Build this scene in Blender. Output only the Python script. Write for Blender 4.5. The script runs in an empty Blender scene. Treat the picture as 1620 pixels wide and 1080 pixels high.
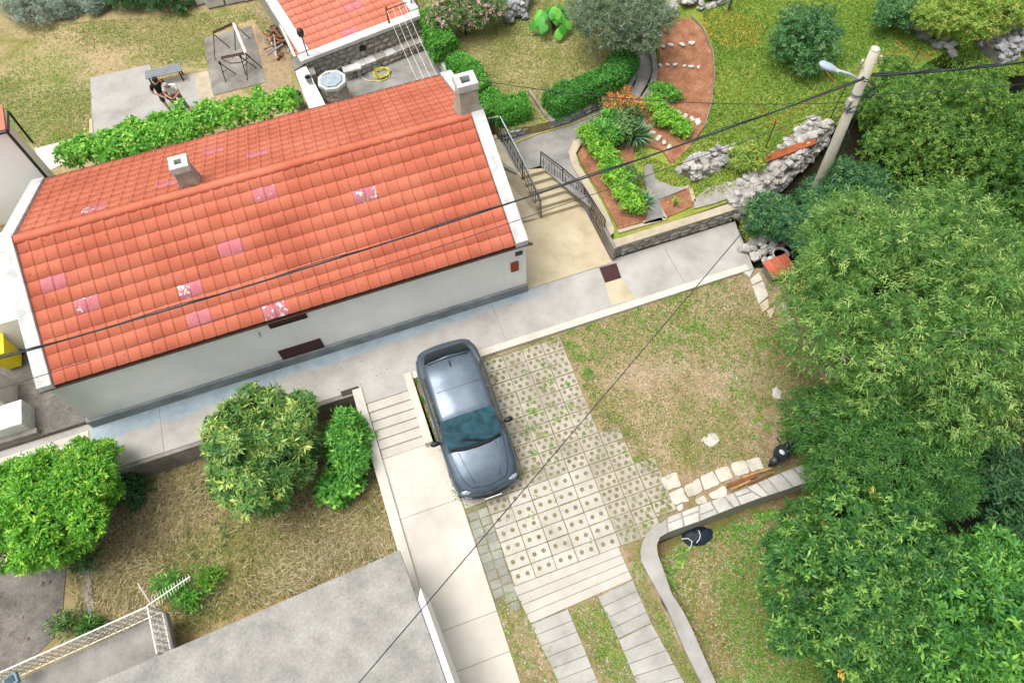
import bpy, bmesh, math, random
import numpy as np
from mathutils import Vector, Matrix, noise as mnoise
R = random.Random(11); NR = np.random.default_rng(11)
sc = bpy.context.scene
C = sc.collection
# ------------------------------------------------------------------ camera
FPX, NAD = 1123.0, (845.0, 1165.0)
CAM = np.array([-3.9766, -11.3275, 18.3])
YAW = math.radians(16.6955)
dn = np.array([NAD[0]-810, -(NAD[1]-540), -FPX]); dn /= np.linalg.norm(dn)
up_ = -dn; fw_ = np.array([0, 0, -1.0]); yw_ = fw_-up_*np.dot(fw_, up_); yw_ /= np.linalg.norm(yw_)
xw_ = np.cross(yw_, up_)
RC = np.array([xw_, yw_, up_])
cz, sz = math.cos(-YAW), math.sin(-YAW)
RC = np.array([[cz, -sz, 0], [sz, cz, 0], [0, 0, 1]]) @ RC
cd = bpy.data.cameras.new('camera'); cam = bpy.data.objects.new('camera', cd); C.objects.link(cam)
cd.sensor_width = 36; cd.lens = 36*FPX/1620; cd.clip_end = 2000; cd.clip_start = .1
cam.matrix_world = Matrix([[*RC[0], CAM[0]], [*RC[1], CAM[1]], [*RC[2], CAM[2]], [0, 0, 0, 1]])
sc.camera = cam
# ------------------------------------------------------------------ light
SUN_EL, SUN_AZ = math.radians(73), math.radians(176)     # azimuth measured from +x towards +y
w = bpy.data.worlds.new('World'); sc.world = w; w.use_nodes = True
nt = w.node_tree; bg = nt.nodes['Background']
sky = nt.nodes.new('ShaderNodeTexSky'); sky.sky_type = 'NISHITA'; sky.sun_disc = False
sky.sun_elevation = SUN_EL; sky.sun_rotation = math.radians(90)-SUN_AZ
sky.dust_density = 6; sky.air_density = 1.0; sky.ozone_density = 1.0
hs = nt.nodes.new('ShaderNodeHueSaturation'); hs.inputs['Saturation'].default_value = .3
nt.links.new(sky.outputs[0], hs.inputs['Color']); nt.links.new(hs.outputs[0], bg.inputs[0])
bg.inputs[1].default_value = 0.15
sd = bpy.data.lights.new('sun', 'SUN'); sd.energy = 1.2; sd.angle = math.radians(32); sd.color = (1, .965, .91)
sun = bpy.data.objects.new('sun', sd); C.objects.link(sun)
sdir = Vector((math.cos(SUN_EL)*math.cos(SUN_AZ), math.cos(SUN_EL)*math.sin(SUN_AZ), math.sin(SUN_EL)))
sun.rotation_euler = sdir.to_track_quat('Z', 'Y').to_euler(); sun.location = (0, 0, 30)
vs = sc.view_settings; vs.view_transform = 'Standard'; vs.look = 'None'; vs.gamma = 1; vs.exposure = 0.6

# ------------------------------------------------------------------ helpers
def ray(px, py):
    return RC @ np.array([px-810, -(py-540), -FPX])
def Wp(px, py, z=0.0):
    """point of the ground plane z (number or (a,b,c): z=a+bx+cy) seen at photo pixel px,py"""
    a, b, c = z if isinstance(z, tuple) else (z, 0, 0)
    d = ray(px, py); t = (a+b*CAM[0]+c*CAM[1]-CAM[2])/(d[2]-b*d[0]-c*d[1])
    return Vector(CAM+d*t)
def pz(pl, x, y):
    a, b, c = pl if isinstance(pl, tuple) else (pl, 0, 0)
    return a+b*x+c*y
PK = (.138, 0, .14)       # sloping parking court
ZU = .9                   # upper terrace behind the house
PM = (.57, 0, .055)       # garden and meadow on the right
ZL = 1.25                 # raised lawn
ZG = -.95                 # lower left garden

class MB:
    def __init__(s): s.v = []; s.f = []
    def add(s, vs_, fs):
        n = len(s.v); s.v += [tuple(p) for p in vs_]; s.f += [tuple(i+n for i in f) for f in fs]; return s
    def box(s, c, sz_, rot=None, taper=1.0):
        x, y, z = sz_[0]/2, sz_[1]/2, sz_[2]/2
        P = [Vector((i*x*(taper if k > 0 else 1), j*y*(taper if k > 0 else 1), k*z)) for k in (-1, 1) for j in (-1, 1) for i in (-1, 1)]
        if rot is not None:
            m = rot if isinstance(rot, Matrix) else Matrix.Rotation(rot, 3, 'Z')
            P = [m @ p for p in P]
        P = [p+Vector(c) for p in P]
        return s.add(P, [(0, 2, 3, 1), (4, 5, 7, 6), (0, 1, 5, 4), (2, 6, 7, 3), (0, 4, 6, 2), (1, 3, 7, 5)])
    def b2(s, x0, x1, y0, y1, z0, z1): return s.box(((x0+x1)/2, (y0+y1)/2, (z0+z1)/2), (x1-x0, y1-y0, z1-z0))
    def prism(s, top, depth=None, zb=None):
        """top: list of 3D points; sides drop by depth or down to zb"""
        n = len(top); top = [Vector(p) for p in top]
        ar = sum(top[i].x*top[(i+1) % n].y-top[(i+1) % n].x*top[i].y for i in range(n))
        if ar < 0: top = top[::-1]
        bot = [Vector((p.x, p.y, zb if zb is not None else p.z-depth)) for p in top]
        return s.add(top+bot, [tuple(range(n))]+[(i, i+n, (i+1) % n+n, (i+1) % n) for i in range(n)]+[tuple(range(2*n-1, n-1, -1))])
    def tube(s, pts, r, n=8, cap=True):
        pts = [Vector(p) for p in pts]; rs = r if isinstance(r, (list, tuple)) else [r]*len(pts)
        vs_ = []; fs = []; prev = None
        for i, p in enumerate(pts):
            d = (pts[min(i+1, len(pts)-1)]-pts[max(i-1, 0)])
            d = d.normalized() if d.length > 1e-9 else Vector((0, 0, 1))
            if prev is None:
                a = d.orthogonal().normalized()
            else:
                a = prev-d*prev.dot(d); a = a.normalized() if a.length > 1e-6 else d.orthogonal().normalized()
            prev = a; b = d.cross(a)
            for k in range(n):
                t = 2*math.pi*k/n; vs_.append(p+(a*math.cos(t)+b*math.sin(t))*rs[i])
        for i in range(len(pts)-1):
            for k in range(n):
                fs.append((i*n+k, i*n+(k+1) % n, (i+1)*n+(k+1) % n, (i+1)*n+k))
        if cap: fs.append(tuple(range(n-1, -1, -1))); fs.append(tuple(range((len(pts)-1)*n, len(pts)*n)))
        return s.add(vs_, fs)
    def lathe(s, prof, c=(0, 0, 0), n=16, sq=1.0):
        vs_ = []; fs = []
        for r, z in prof:
            for k in range(n):
                t = 2*math.pi*k/n; vs_.append((c[0]+r*math.cos(t), c[1]+r*math.sin(t)*sq, c[2]+z))
        m = len(prof)
        for i in range(m-1):
            for k in range(n): fs.append((i*n+k, i*n+(k+1) % n, (i+1)*n+(k+1) % n, (i+1)*n+k))
        fs.append(tuple(range(n-1, -1, -1))); fs.append(tuple(range((m-1)*n, m*n)))
        return s.add(vs_, fs)
    def ball(s, c, r, n=10, m=6):
        r = r if isinstance(r, (tuple, list)) else (r, r, r)
        prof = [(math.sin(math.pi*i/m), -math.cos(math.pi*i/m)) for i in range(m+1)]
        vs_ = []; fs = []
        for a, z in prof:
            for k in range(n):
                t = 2*math.pi*k/n; vs_.append((c[0]+r[0]*a*math.cos(t), c[1]+r[1]*a*math.sin(t), c[2]+r[2]*z))
        for i in range(m):
            for k in range(n): fs.append((i*n+k, i*n+(k+1) % n, (i+1)*n+(k+1) % n, (i+1)*n+k))
        return s.add(vs_, fs)
    def mesh(s, name, smooth=False):
        me = bpy.data.meshes.new(name); me.from_pydata(s.v, [], s.f); me.update()
        if smooth: me.polygons.foreach_set('use_smooth', [True]*len(me.polygons))
        return me
    def build(s, name, mat, parent=None, smooth=False, bevel=0):
        me = s.mesh(name, smooth); me.materials.append(mat)
        o = bpy.data.objects.new(name, me); C.objects.link(o)
        if parent is not None: o.parent = parent
        if bevel:
            b = o.modifiers.new('bevel', 'BEVEL'); b.width = bevel; b.segments = 2; b.limit_method = 'ANGLE'
        return o

def tag(o, label=None, cat=None, group=None, kind=None):
    if label: o['label'] = label
    if cat: o['category'] = cat
    if group: o['group'] = group
    if kind: o['kind'] = kind
    return o
def empty(name, loc=(0, 0, 0), label=None, cat=None, group=None, rz=0):
    o = bpy.data.objects.new(name, None); C.objects.link(o); o.location = loc; o.rotation_euler = (0, 0, rz); o.empty_display_size = .1
    return tag(o, label, cat, group)
def inst(name, me, parent=None, loc=(0, 0, 0), rot=(0, 0, 0), scale=(1, 1, 1), mat=None):
    o = bpy.data.objects.new(name, me); C.objects.link(o); o.location = loc
    if isinstance(rot, Matrix): o.rotation_euler = rot.to_euler()
    else: o.rotation_euler = rot
    o.scale = scale if hasattr(scale, '__len__') else (scale,)*3
    if parent is not None: o.parent = parent
    return o
def structure(o, label=None, cat=None):
    o['kind'] = 'structure'
    if label: o['label'] = label
    if cat: o['category'] = cat
    return o

# ------------------------------------------------------------------ materials
def hexc(h):
    h = h.lstrip('#'); v = [int(h[i:i+2], 16)/255 for i in (0, 2, 4)]
    return tuple(((c+.055)/1.055)**2.4 if c > .04045 else c/12.92 for c in v)
def c4(c): return (*(hexc(c) if isinstance(c, str) else c), 1)
class NT:
    def __init__(s, name):
        s.m = bpy.data.materials.new(name); s.m.use_nodes = True; s.t = s.m.node_tree; s.n = s.t.nodes; s.b = s.n['Principled BSDF']
        s.geo = s.n.new('ShaderNodeNewGeometry')
    def link(s, a, b): s.t.links.new(a, b)
    def noise(s, scale, detail=4, rough=.6, vec=None, dist=0):
        n = s.n.new('ShaderNodeTexNoise'); n.inputs['Scale'].default_value = scale; n.inputs['Detail'].default_value = detail
        n.inputs['Roughness'].default_value = rough; n.inputs['Distortion'].default_value = dist
        s.link(vec if vec is not None else s.geo.outputs['Position'], n.inputs['Vector']); return n.outputs['Fac']
    def ramp(s, fac, stops):
        r = s.n.new('ShaderNodeValToRGB'); el = r.color_ramp.elements
        while len(el) < len(stops): el.new(.5)
        for e, (p, c) in zip(el, stops): e.position = p; e.color = c4(c)
        s.link(fac, r.inputs[0]); return r.outputs[0]
    def mix(s, fac, a, b, mode='MIX'):
        m = s.n.new('ShaderNodeMix'); m.data_type = 'RGBA'; m.blend_type = mode
        for val, sock in ((fac, m.inputs[0]), (a, m.inputs[6]), (b, m.inputs[7])):
            if hasattr(val, 'is_linked') or hasattr(val, 'links'): s.link(val, sock)
            elif isinstance(val, (int, float)): sock.default_value = val if sock.type == 'VALUE' else (val,)*3+(1,)
            else: sock.default_value = c4(val)
        return m.outputs[2]
    def math(s, op, a, b=0.0, clamp=False):
        m = s.n.new('ShaderNodeMath'); m.operation = op; m.use_clamp = clamp
        for v, sk in ((a, m.inputs[0]), (b, m.inputs[1])):
            if isinstance(v, (int, float)): sk.default_value = v
            else: s.link(v, sk)
        return m.outputs[0]
    def sepxyz(s):
        n = s.n.new('ShaderNodeSeparateXYZ'); s.link(s.geo.outputs['Position'], n.inputs[0]); return n.outputs
    def bump(s, h, strength=.3, dist=.02):
        b = s.n.new('ShaderNodeBump'); b.inputs['Strength'].default_value = strength; b.inputs['Distance'].default_value = dist
        s.link(h, b.inputs['Height']); s.link(b.outputs[0], s.b.inputs['Normal'])
    def done(s, col=None, rough=.8, metal=0, spec=.3):
        if col is not None:
            if isinstance(col, (str, tuple)): s.b.inputs['Base Color'].default_value = c4(col)
            else: s.link(col, s.b.inputs['Base Color'])
        if isinstance(rough, (int, float)): s.b.inputs['Roughness'].default_value = rough
        else: s.link(rough, s.b.inputs['Roughness'])
        s.b.inputs['Metallic'].default_value = metal; s.b.inputs['Specular IOR Level'].default_value = spec
        return s.m

def M(name, stops, scale=2, rough=.8, bump=.2, fine=35, fstr=.25, rnd=0, metal=0, spec=.3, detail=5, speck=None, dist=0):
    """stops: list of colours over a patch noise; fine noise darkens/lightens; rnd = per-object brightness spread"""
    t = NT(name); k = len(stops)
    col = t.ramp(t.noise(scale, detail, .62, dist=dist), [(.3+.4*i/max(k-1, 1), c) for i, c in enumerate(stops)]) if k > 1 else None
    f = t.noise(fine, 5, .7)
    fr = t.ramp(f, [(.25, (1-fstr,)*3), (.75, (1+fstr*.6,)*3)])
    col = t.mix(1.0, col if col is not None else stops[0], fr, 'MULTIPLY')
    if speck:
        sc_, thr, cc = speck
        sp = t.ramp(t.noise(sc_, 2, .5), [(thr, (0, 0, 0)), (thr+.05, (1, 1, 1))])
        col = t.mix(sp, col, cc)
    if rnd:
        oi = t.n.new('ShaderNodeObjectInfo'); h = t.n.new('ShaderNodeHueSaturation')
        v = t.math('MULTIPLY_ADD', oi.outputs['Random'], 2*rnd); v.node.inputs[2].default_value = 1-rnd
        t.link(v, h.inputs['Value']); t.link(col, h.inputs['Color']); col = h.outputs[0]
    if bump: t.bump(f, bump, .02)
    return t.done(col, rough, metal, spec)
def leafmat(name, dark, mid, bright, trans=.3, rough=.45, spec=.35):
    def lift(h):
        c = hexc(h); g = .3*c[0]+.6*c[1]+.1*c[2]; return tuple((v*.92+g*.08)*1.12+.002 for v in c)
    dark, mid, bright = lift(dark), lift(mid), lift(bright)
    t = NT(name); a = t.n.new('ShaderNodeAttribute'); a.attribute_name = 'tint'
    col = t.ramp(a.outputs['Fac'], [(0, dark), (.5, mid), (1, bright)])
    t.done(col, rough, 0, spec)
    tr = t.n.new('ShaderNodeBsdfTranslucent'); t.link(t.mix(1.0, col, (1.15, 1.1, .6), 'MULTIPLY'), tr.inputs['Color'])
    mx = t.n.new('ShaderNodeMixShader'); mx.inputs[0].default_value = trans
    t.link(t.b.outputs[0], mx.inputs[1]); t.link(tr.outputs[0], mx.inputs[2])
    t.link(mx.outputs[0], t.n['Material Output'].inputs['Surface']); return t.m

MT = {}
MT['concrete'] = M('concrete', ['#a9a49a', '#c4bfb4', '#d0cbc0'], 1.3, .85, .25, 45, .16, speck=(9, .71, '#8d887d'))
MT['concrete_white'] = M('concrete_white', ['#b2aca0', '#c2bdb1', '#cac5ba'], .9, .85, .15, 40, .09, speck=(5, .74, '#b6ae9e'))
MT['concrete_dark'] = M('concrete_dark', ['#6f6d69', '#8b8984', '#9d9a94'], 1.1, .9, .3, 30, .22, speck=(14, .7, '#55534f'))
MT['concrete_old'] = M('concrete_old', ['#696560', '#837e76', '#97928a'], 1.6, .92, .4, 28, .3, speck=(8, .68, '#5e5a52'))
MT['concrete_mid'] = M('concrete_mid', ['#8e8b86', '#a09d97', '#aca9a3'], 1.2, .88, .2, 45, .14, speck=(7, .72, '#7b7872'))
MT['chimney'] = M('chimney_render', ['#8d8272', '#a39a8c', '#b2aca2'], 3.5, .92, .4, 26, .3)
MT['bed_gravel'] = M('bed_gravel', ['#77704f', '#8a8266', '#6b6c46'], 1.6, .95, .6, 24, .35)
MT['yard_old'] = M('yard_old', ['#57534e', '#706b65', '#867f77'], 1.8, .95, .6, 16, .42, detail=9, speck=(5, .66, '#4a463f'))
MT['roof_slab'] = M('roof_slab', ['#7f7e79', '#93918b', '#a3a19a'], 1.6, .9, .4, 15, .30, detail=10, speck=(3.2, .72, '#b0aeaa'))
MT['verge'] = M('verge', ['#a9aaa8', '#c2c2be', '#d4d3ce'], 3.0, .85, .3, 40, .2)
MT['tan'] = M('tan_concrete', ['#a5977a', '#b8ab8f', '#c3b89e'], 1.1, .85, .25, 40, .14, detail=8)
MT['tan_wall'] = M('tan_wall', ['#a39680', '#b8ac97'], 3, .9, .25, 40, .15)
MT['step'] = M('step_concrete', ['#b0aaa0', '#c0bbb1'], 2, .88, .2, 45, .14, rnd=.04)
def plaster_stained():
    t = NT('plaster'); mp = t.n.new('ShaderNodeMapping'); mp.inputs['Scale'].default_value = (2.4, 1, .35); t.link(t.geo.outputs['Position'], mp.inputs['Vector'])
    col = t.ramp(t.noise(.7, 6, .6), [(.3, '#dddddb'), (.55, '#e9e8e5'), (.75, '#eeede9')])
    stk = t.ramp(t.noise(1.6, 7, .7, mp.outputs[0]), [(.56, (0, 0, 0)), (.8, (1, 1, 1))]); col = t.mix(t.math('MULTIPLY', stk, .35), col, '#b3b4b0')
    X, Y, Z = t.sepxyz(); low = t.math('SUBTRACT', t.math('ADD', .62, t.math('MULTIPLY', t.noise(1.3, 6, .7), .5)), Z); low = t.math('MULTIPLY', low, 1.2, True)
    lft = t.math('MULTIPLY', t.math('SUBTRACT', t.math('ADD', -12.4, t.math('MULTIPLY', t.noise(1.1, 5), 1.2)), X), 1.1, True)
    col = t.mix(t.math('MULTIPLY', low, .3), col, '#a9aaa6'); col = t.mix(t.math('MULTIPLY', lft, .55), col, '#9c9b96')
    t.bump(t.noise(60, 4), .08, .01); return t.done(col, .92, 0, .2)
MT['plaster'] = plaster_stained()
MT['plaster_white'] = M('plaster_white', ['#eceae6', '#f4f2ee'], 1, .9, .08, 60, .04)
MT['plaster_cream'] = M('plaster_cream', ['#e3dccb', '#ece6d8'], 1, .9, .08, 60, .04)
MT['plinth'] = M('plinth', ['#6a6f72', '#7f8487', '#8d9193'], 2, .9, .2, 40, .15)
MT['tile'] = M('roof_tile', ['#b05d46', '#bd6950', '#c8765c'], .8, .8, .12, 60, .14, rnd=.045, spec=.25, speck=(7, .70, '#94503f'))
MT['tile_shed'] = M('roof_tile_shed', ['#b8684f', '#c2755c'], 1.2, .6, .12, 60, .1, rnd=.05, spec=.4)
MT['tile_pink'] = M('roof_tile_pink', ['#be6a72', '#c47379', '#c6807c'], 5, .8, .12, 50, .12, speck=(9, .68, '#cfb9b2'))
MT['tile_worn'] = M('roof_tile_worn', ['#b5656e', '#bd7c81'], 5, .7, .12, 50, .12, speck=(9, .56, '#d8ccc6'))
MT['mortar'] = M('mortar', ['#8d8880', '#a59f95'], 4, .95, .5, 30, .3)
MT['mortar_dark'] = M('mortar_dark', ['#6a6660', '#827d75'], 4, .95, .5, 30, .3)
MT['stone_white'] = M('stone_white', ['#83817e', '#a7a49f', '#bfbbb5'], 3, .9, .5, 18, .3, rnd=.14)
MT['stone_grey'] = M('stone_grey', ['#828284', '#9c9c9d', '#b4b3b1'], 3.5, .9, .5, 18, .3, rnd=.2)
MT['stone_wall'] = M('stone_wall', ['#7e7a73', '#989288', '#b0a99d'], 3.5, .9, .5, 20, .28, rnd=.16)
MT['stone_clean'] = M('stone_clean', ['#b3afa6', '#c8c4bb'], 4, .85, .3, 20, .12, rnd=.08)
MT['flag'] = M('flagstone', ['#a3a29b', '#b5b3ac', '#c2c0b8'], 2.5, .85, .35, 30, .18, rnd=.1)
MT['flag_pale'] = M('flagstone_pale', ['#a8a294', '#c1bbad', '#cdc7b9'], 3, .85, .3, 30, .18, rnd=.08)
MT['paver'] = M('paver', ['#908a7c', '#a69f91', '#b5afa1'], 1.5, .88, .3, 40, .2, rnd=.08, speck=(2.6, .64, '#86805f'))
MT['paver_white'] = M('paver_white', ['#a39e92', '#b3aea3', '#bcb8ae'], 1.5, .88, .25, 40, .15, rnd=.07)
MT['sett'] = M('sett', ['#83857b', '#9a9b90'], 3, .9, .4, 30, .2, rnd=.12)
MT['slab_white'] = M('slab_white', ['#a9a49a', '#bab6ac'], 1.5, .88, .2, 40, .12, rnd=.05)
MT['slab_grey'] = M('slab_grey', ['#8f8d87', '#a4a29b', '#b0aea7'], 1.5, .9, .3, 40, .2, rnd=.06)
MT['soil'] = M('soil', ['#7d543c', '#96684c', '#a87d5f'], 2.2, .98, .9, 16, .5, speck=(30, .72, '#c7a583'))
MT['iron'] = M('iron', ['#2b2d2f', '#3b3d3f'], 8, .5, .1, 40, .2, metal=.3, spec=.5)
MT['galv'] = M('galvanised', ['#8b939a', '#a6aeb4'], 4, .4, .05, 50, .12, metal=.6, spec=.5)
MT['rust'] = M('rust', ['#7a4028', '#95512f', '#a9623c'], 5, .85, .3, 30, .3)
MT['rust_dark'] = M('rust_dark', ['#3f2e27', '#5a4334'], 6, .8, .3, 30, .3)
MT['white_metal'] = M('white_metal', ['#d9d4c6', '#e8e4da'], 6, .5, .1, 40, .12)
MT['maroon'] = M('maroon', ['#3a2024', '#47282b'], 5, .6, .1, 40, .2)
MT['brick_red'] = M('meter_box', ['#8e3a2a', '#a04a38'], 9, .7, .2, 40, .25)
MT['rubber'] = M('rubber', ['#1a1a1b', '#262627'], 6, .8, .1, 40, .2)
MT['black'] = M('black_plastic', ['#15181c', '#20242a'], 4, .42, .1, 30, .2, spec=.5)
MT['navy'] = M('navy_cover', ['#1b2632', '#2b3846'], 4, .5, .2, 20, .25)
MT['wood'] = M('wood', ['#8f6a42', '#a87f52', '#bb9668'], 6, .8, .3, 30, .3)
MT['wood_brown'] = M('wood_brown', ['#6f4a33', '#8a5f42'], 6, .85, .3, 30, .3)
MT['bark'] = M('bark', ['#4d453b', '#6b6154'], 7, .95, .7, 20, .35)
MT['bark_pale'] = M('bark_pale', ['#8c8780', '#a5a098'], 7, .95, .6, 20, .3)
MT['yellow_plastic'] = M('yellow_plastic', ['#d9c206', '#e8d31a'], 3, .45, .02, 40, .08, spec=.5)
MT['hose'] = M('hose', ['#b3a93c', '#c8c05a'], 6, .5, .05, 40, .12)
MT['tub_green'] = M('tub_green', ['#5c6b58', '#74806d'], 5, .6, .1, 40, .2)
MT['lid_blue'] = M('lid_blue', ['#8796a0', '#9eaab2', '#adb8bf'], 4, .5, .1, 40, .12, metal=.3)
MT['pole'] = M('pole_concrete', ['#b0a99a', '#c4bdae'], 3, .85, .2, 40, .12)
MT['lamp_grey'] = M('lamp_grey', ['#93a3ae', '#a9b8c2'], 5, .4, .02, 40, .08)
MT['cable'] = M('cable', ['#2c3134', '#3c4144'], 5, .55, .05, 40, .15)
MT['blue_metal'] = M('blue_metal', ['#5d7b92', '#7d98ab'], 5, .45, .05, 40, .12)
# ground covers
def ground(name, stops, s1=.7, fine=26, fstr=.4, speck=None):
    t = NT(name); n1 = t.noise(s1, 7, .68, dist=.6); k = len(stops)
    col = t.ramp(n1, [(.28+.44*i/(k-1), c) for i, c in enumerate(stops)])
    f = t.noise(fine, 6, .75); g = t.noise(fine*.22, 5, .7)
    col = t.mix(1.0, col, t.ramp(f, [(.25, (1-fstr,)*3), (.75, (1+fstr*.7,)*3)]), 'MULTIPLY')
    col = t.mix(1.0, col, t.ramp(g, [(.3, (1-fstr*.55,)*3), (.7, (1+fstr*.4,)*3)]), 'MULTIPLY')
    if speck:
        s_, thr, cc = speck; col = t.mix(t.ramp(t.noise(s_, 2, .5), [(thr, (0, 0, 0)), (thr+.04, (1, 1, 1))]), col, cc)
    t.bump(f, .8, .03); return t.done(col, .97, 0, .1)
MT['g_lawn'] = ground('ground_parking_lawn', ['#666b3a', '#7d784a', '#9c886a', '#a8957c', '#76743f'], .75, speck=(26, .72, '#b5aa90'))
MT['g_dry'] = ground('ground_dry_garden', ['#6f6544', '#8a7a54', '#a3906a', '#6f6d40'], .8, speck=(30, .74, '#b59c6c'))
MT['g_back'] = ground('ground_back_lawn', ['#75793f', '#8b8552', '#a4946c', '#b09a78', '#7c8048'], .5)
MT['g_raised'] = ground('ground_raised_lawn', ['#6a7236', '#7f7f46', '#968b5c', '#a3946c', '#72783c'], .55)
MT['g_meadow'] = ground('ground_meadow', ['#587030', '#6d8338', '#86933f', '#9a9a4a', '#948b58'], .4)
MT['g_wood_shaded'] = ground('ground_wood_shaded', ['#1d2016', '#26281a', '#302d20', '#222617'], .8)  # deep shade under the trees is painted into this ground colour
MT['g_low'] = ground('ground_low_garden', ['#5b6a2b', '#7d6f48', '#8d7b58', '#6a7434', '#94805f'], .7, speck=(34, .72, '#b9ac98'))
MT['g_earth'] = ground('ground_earth', ['#8f7c64', '#a69274', '#94845f'], .8, speck=(30, .73, '#c5b59a'))
MT['g_under'] = ground('ground_joint_soil', ['#6f6a45', '#857a58', '#59602f', '#8a7e66'], 1.4)
MT['g_far'] = ground('ground_far', ['#4d5a2a', '#66703a', '#7d7a4a'], .1)
# leaves
LM = {}
LM['willow'] = leafmat('leaf_willow', '#35682a', '#60933c', '#aec868', .3)
LM['ash'] = leafmat('leaf_ash', '#2f5e1e', '#52842a', '#95ae40', .32)
LM['laurel'] = leafmat('leaf_laurel', '#26583a', '#417a48', '#80a65c', .28)
LM['fig'] = leafmat('leaf_walnut', '#265e22', '#45862c', '#8cc244', .3)
LM['pinnate'] = leafmat('leaf_pinnate', '#255a24', '#447c2e', '#8ab348', .3)
LM['citrus'] = leafmat('leaf_citrus', '#3a8418', '#69b022', '#b2d93f', .34)
LM['loquat'] = leafmat('leaf_loquat', '#316128', '#5f8f38', '#bccb62', .22)
LM['bush'] = leafmat('leaf_bush', '#35782a', '#57a234', '#97cc48', .32)
LM['hedge'] = leafmat('leaf_hedge', '#2f7020', '#509e2c', '#94cc48', .3)
LM['hedge_dark'] = leafmat('leaf_hedge_dark', '#266420', '#3f8a28', '#76b43a', .28)
LM['vine'] = leafmat('leaf_vine', '#438f24', '#6cb42e', '#b0da56', .38)
LM['olive'] = leafmat('leaf_olive', '#4b6446', '#718767', '#a9b598', .2)
LM['plum'] = leafmat('leaf_plum', '#2f6433', '#4b8346', '#86a66c', .28)
LM['bigleaf'] = leafmat('leaf_big', '#2f8a24', '#46a82c', '#7fd044', .35)
LM['lavender'] = leafmat('leaf_lavender', '#5d7568', '#84988a', '#b4c0b0', .2)
LM['oleander'] = leafmat('leaf_oleander', '#3a6b34', '#5b8445', '#94ac62', .25)
LM['pink'] = leafmat('petal_pink', '#c98a92', '#dcaab0', '#ecd0d2', .3)
LM['orange'] = leafmat('petal_orange', '#d0702a', '#e48a3a', '#f0a654', .3)
LM['yucca'] = leafmat('leaf_yucca', '#2f6b4a', '#5a8d68', '#b6c796', .15)
LM['grass'] = leafmat('blade_grass', '#567228', '#87934a', '#b7ae6c', .3)
LM['grass_green'] = leafmat('blade_green', '#3f7d20', '#62a02c', '#9bb93f', .35)
LM['grass_dry'] = leafmat('blade_dry', '#94845c', '#bbac82', '#dbd1ae', .2)
LM['meadow'] = leafmat('blade_meadow', '#588a2a', '#86a63a', '#bdbc55', .35)
LM['veg'] = leafmat('leaf_veg', '#4f9022', '#7ab82e', '#b5d94a', .38)
LM['yellowing'] = leafmat('leaf_yellowing', '#a98f2c', '#c9ac3a', '#d8c45c', .3)
LM['darkshrub'] = leafmat('leaf_darkshrub', '#27502c', '#3c6a3a', '#5f8a4a', .25)

# ------------------------------------------------------------------ foliage
def nrm(a): return a/np.maximum(np.linalg.norm(a, axis=1, keepdims=True), 1e-9)
def leaf_mesh(name, P, D, N, L, Wd, T, mat, parent=None, fold=.18, sag=.0):
    n = len(P); D = nrm(D); N = nrm(N-D*np.sum(N*D, 1, keepdims=True)); S = np.cross(D, N)
    L = np.broadcast_to(np.asarray(L, float), (n,))[:, None]; Wd = np.broadcast_to(np.asarray(Wd, float), (n,))[:, None]
    V = np.empty((n, 4, 3), np.float32)
    V[:, 0] = P; mid = P+D*L*.45+N*Wd*fold
    V[:, 1] = mid+S*Wd/2; V[:, 3] = mid-S*Wd/2; V[:, 2] = P+D*L; V[:, 2, 2] -= (L[:, 0]*sag)
    F = (np.arange(n)[:, None]*4+np.array([0, 3, 2, 0, 2, 1])[None]).astype(np.int32).ravel()
    me = bpy.data.meshes.new(name); me.vertices.add(4*n); me.vertices.foreach_set('co', V.ravel())
    me.loops.add(6*n); me.loops.foreach_set('vertex_index', F)
    me.polygons.add(2*n); me.polygons.foreach_set('loop_start', np.arange(0, 6*n, 3, dtype=np.int32))
    me.update(calc_edges=True)
    at = me.attributes.new('tint', 'FLOAT', 'POINT'); at.data.foreach_set('value', np.repeat(np.clip(T, 0, 1), 4).astype(np.float32))
    me.materials.append(mat)
    o = bpy.data.objects.new(name, me); C.objects.link(o)
    if parent is not None: o.parent = parent
    return o
def rand_unit(n):
    v = NR.normal(size=(n, 3)); return nrm(v)
def sprig_leaves(P, A, k, L, Wd, ang=(45, 80), twig=.12, droop=.0, Lv=.4, scat=.45):
    """k leaves round each sprig axis A at P -> arrays for leaf_mesh (without tint)"""
    n = len(P); A = nrm(A)
    ref = np.where(np.abs(A[:, 2:3]) > .9, np.array([[1., 0, 0]]), np.array([[0, 0, 1.]]))
    U = nrm(np.cross(A, ref)); V = np.cross(A, U)
    ph = NR.uniform(0, 6.28, (n, 1))+np.arange(k)[None]*2.4+NR.normal(0, .25, (n, k))
    al = np.radians(NR.uniform(ang[0], ang[1], (n, k)))
    rad = np.cos(ph)[..., None]*U[:, None]+np.sin(ph)[..., None]*V[:, None]
    D = np.cos(al)[..., None]*A[:, None]+np.sin(al)[..., None]*rad
    D[..., 2] -= droop*NR.uniform(.5, 1.2, (n, k))
    t = NR.uniform(0, 1, (n, k))*twig
    Q = P[:, None]+A[:, None]*t[..., None]+NR.normal(0, scat*L, (n, k, 3))
    Nn = A[:, None]-.25*rad+NR.normal(0, .22, (n, k, 3)); Nn = np.broadcast_to(Nn, D.shape)
    Ls = L*NR.uniform(1-Lv, 1+Lv, (n, k)); Ws = Wd*NR.uniform(1-Lv*.7, 1+Lv*.7, (n, k))
    return Q.reshape(-1, 3), D.reshape(-1, 3), Nn.reshape(-1, 3).copy(), Ls.ravel(), Ws.ravel()
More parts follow.
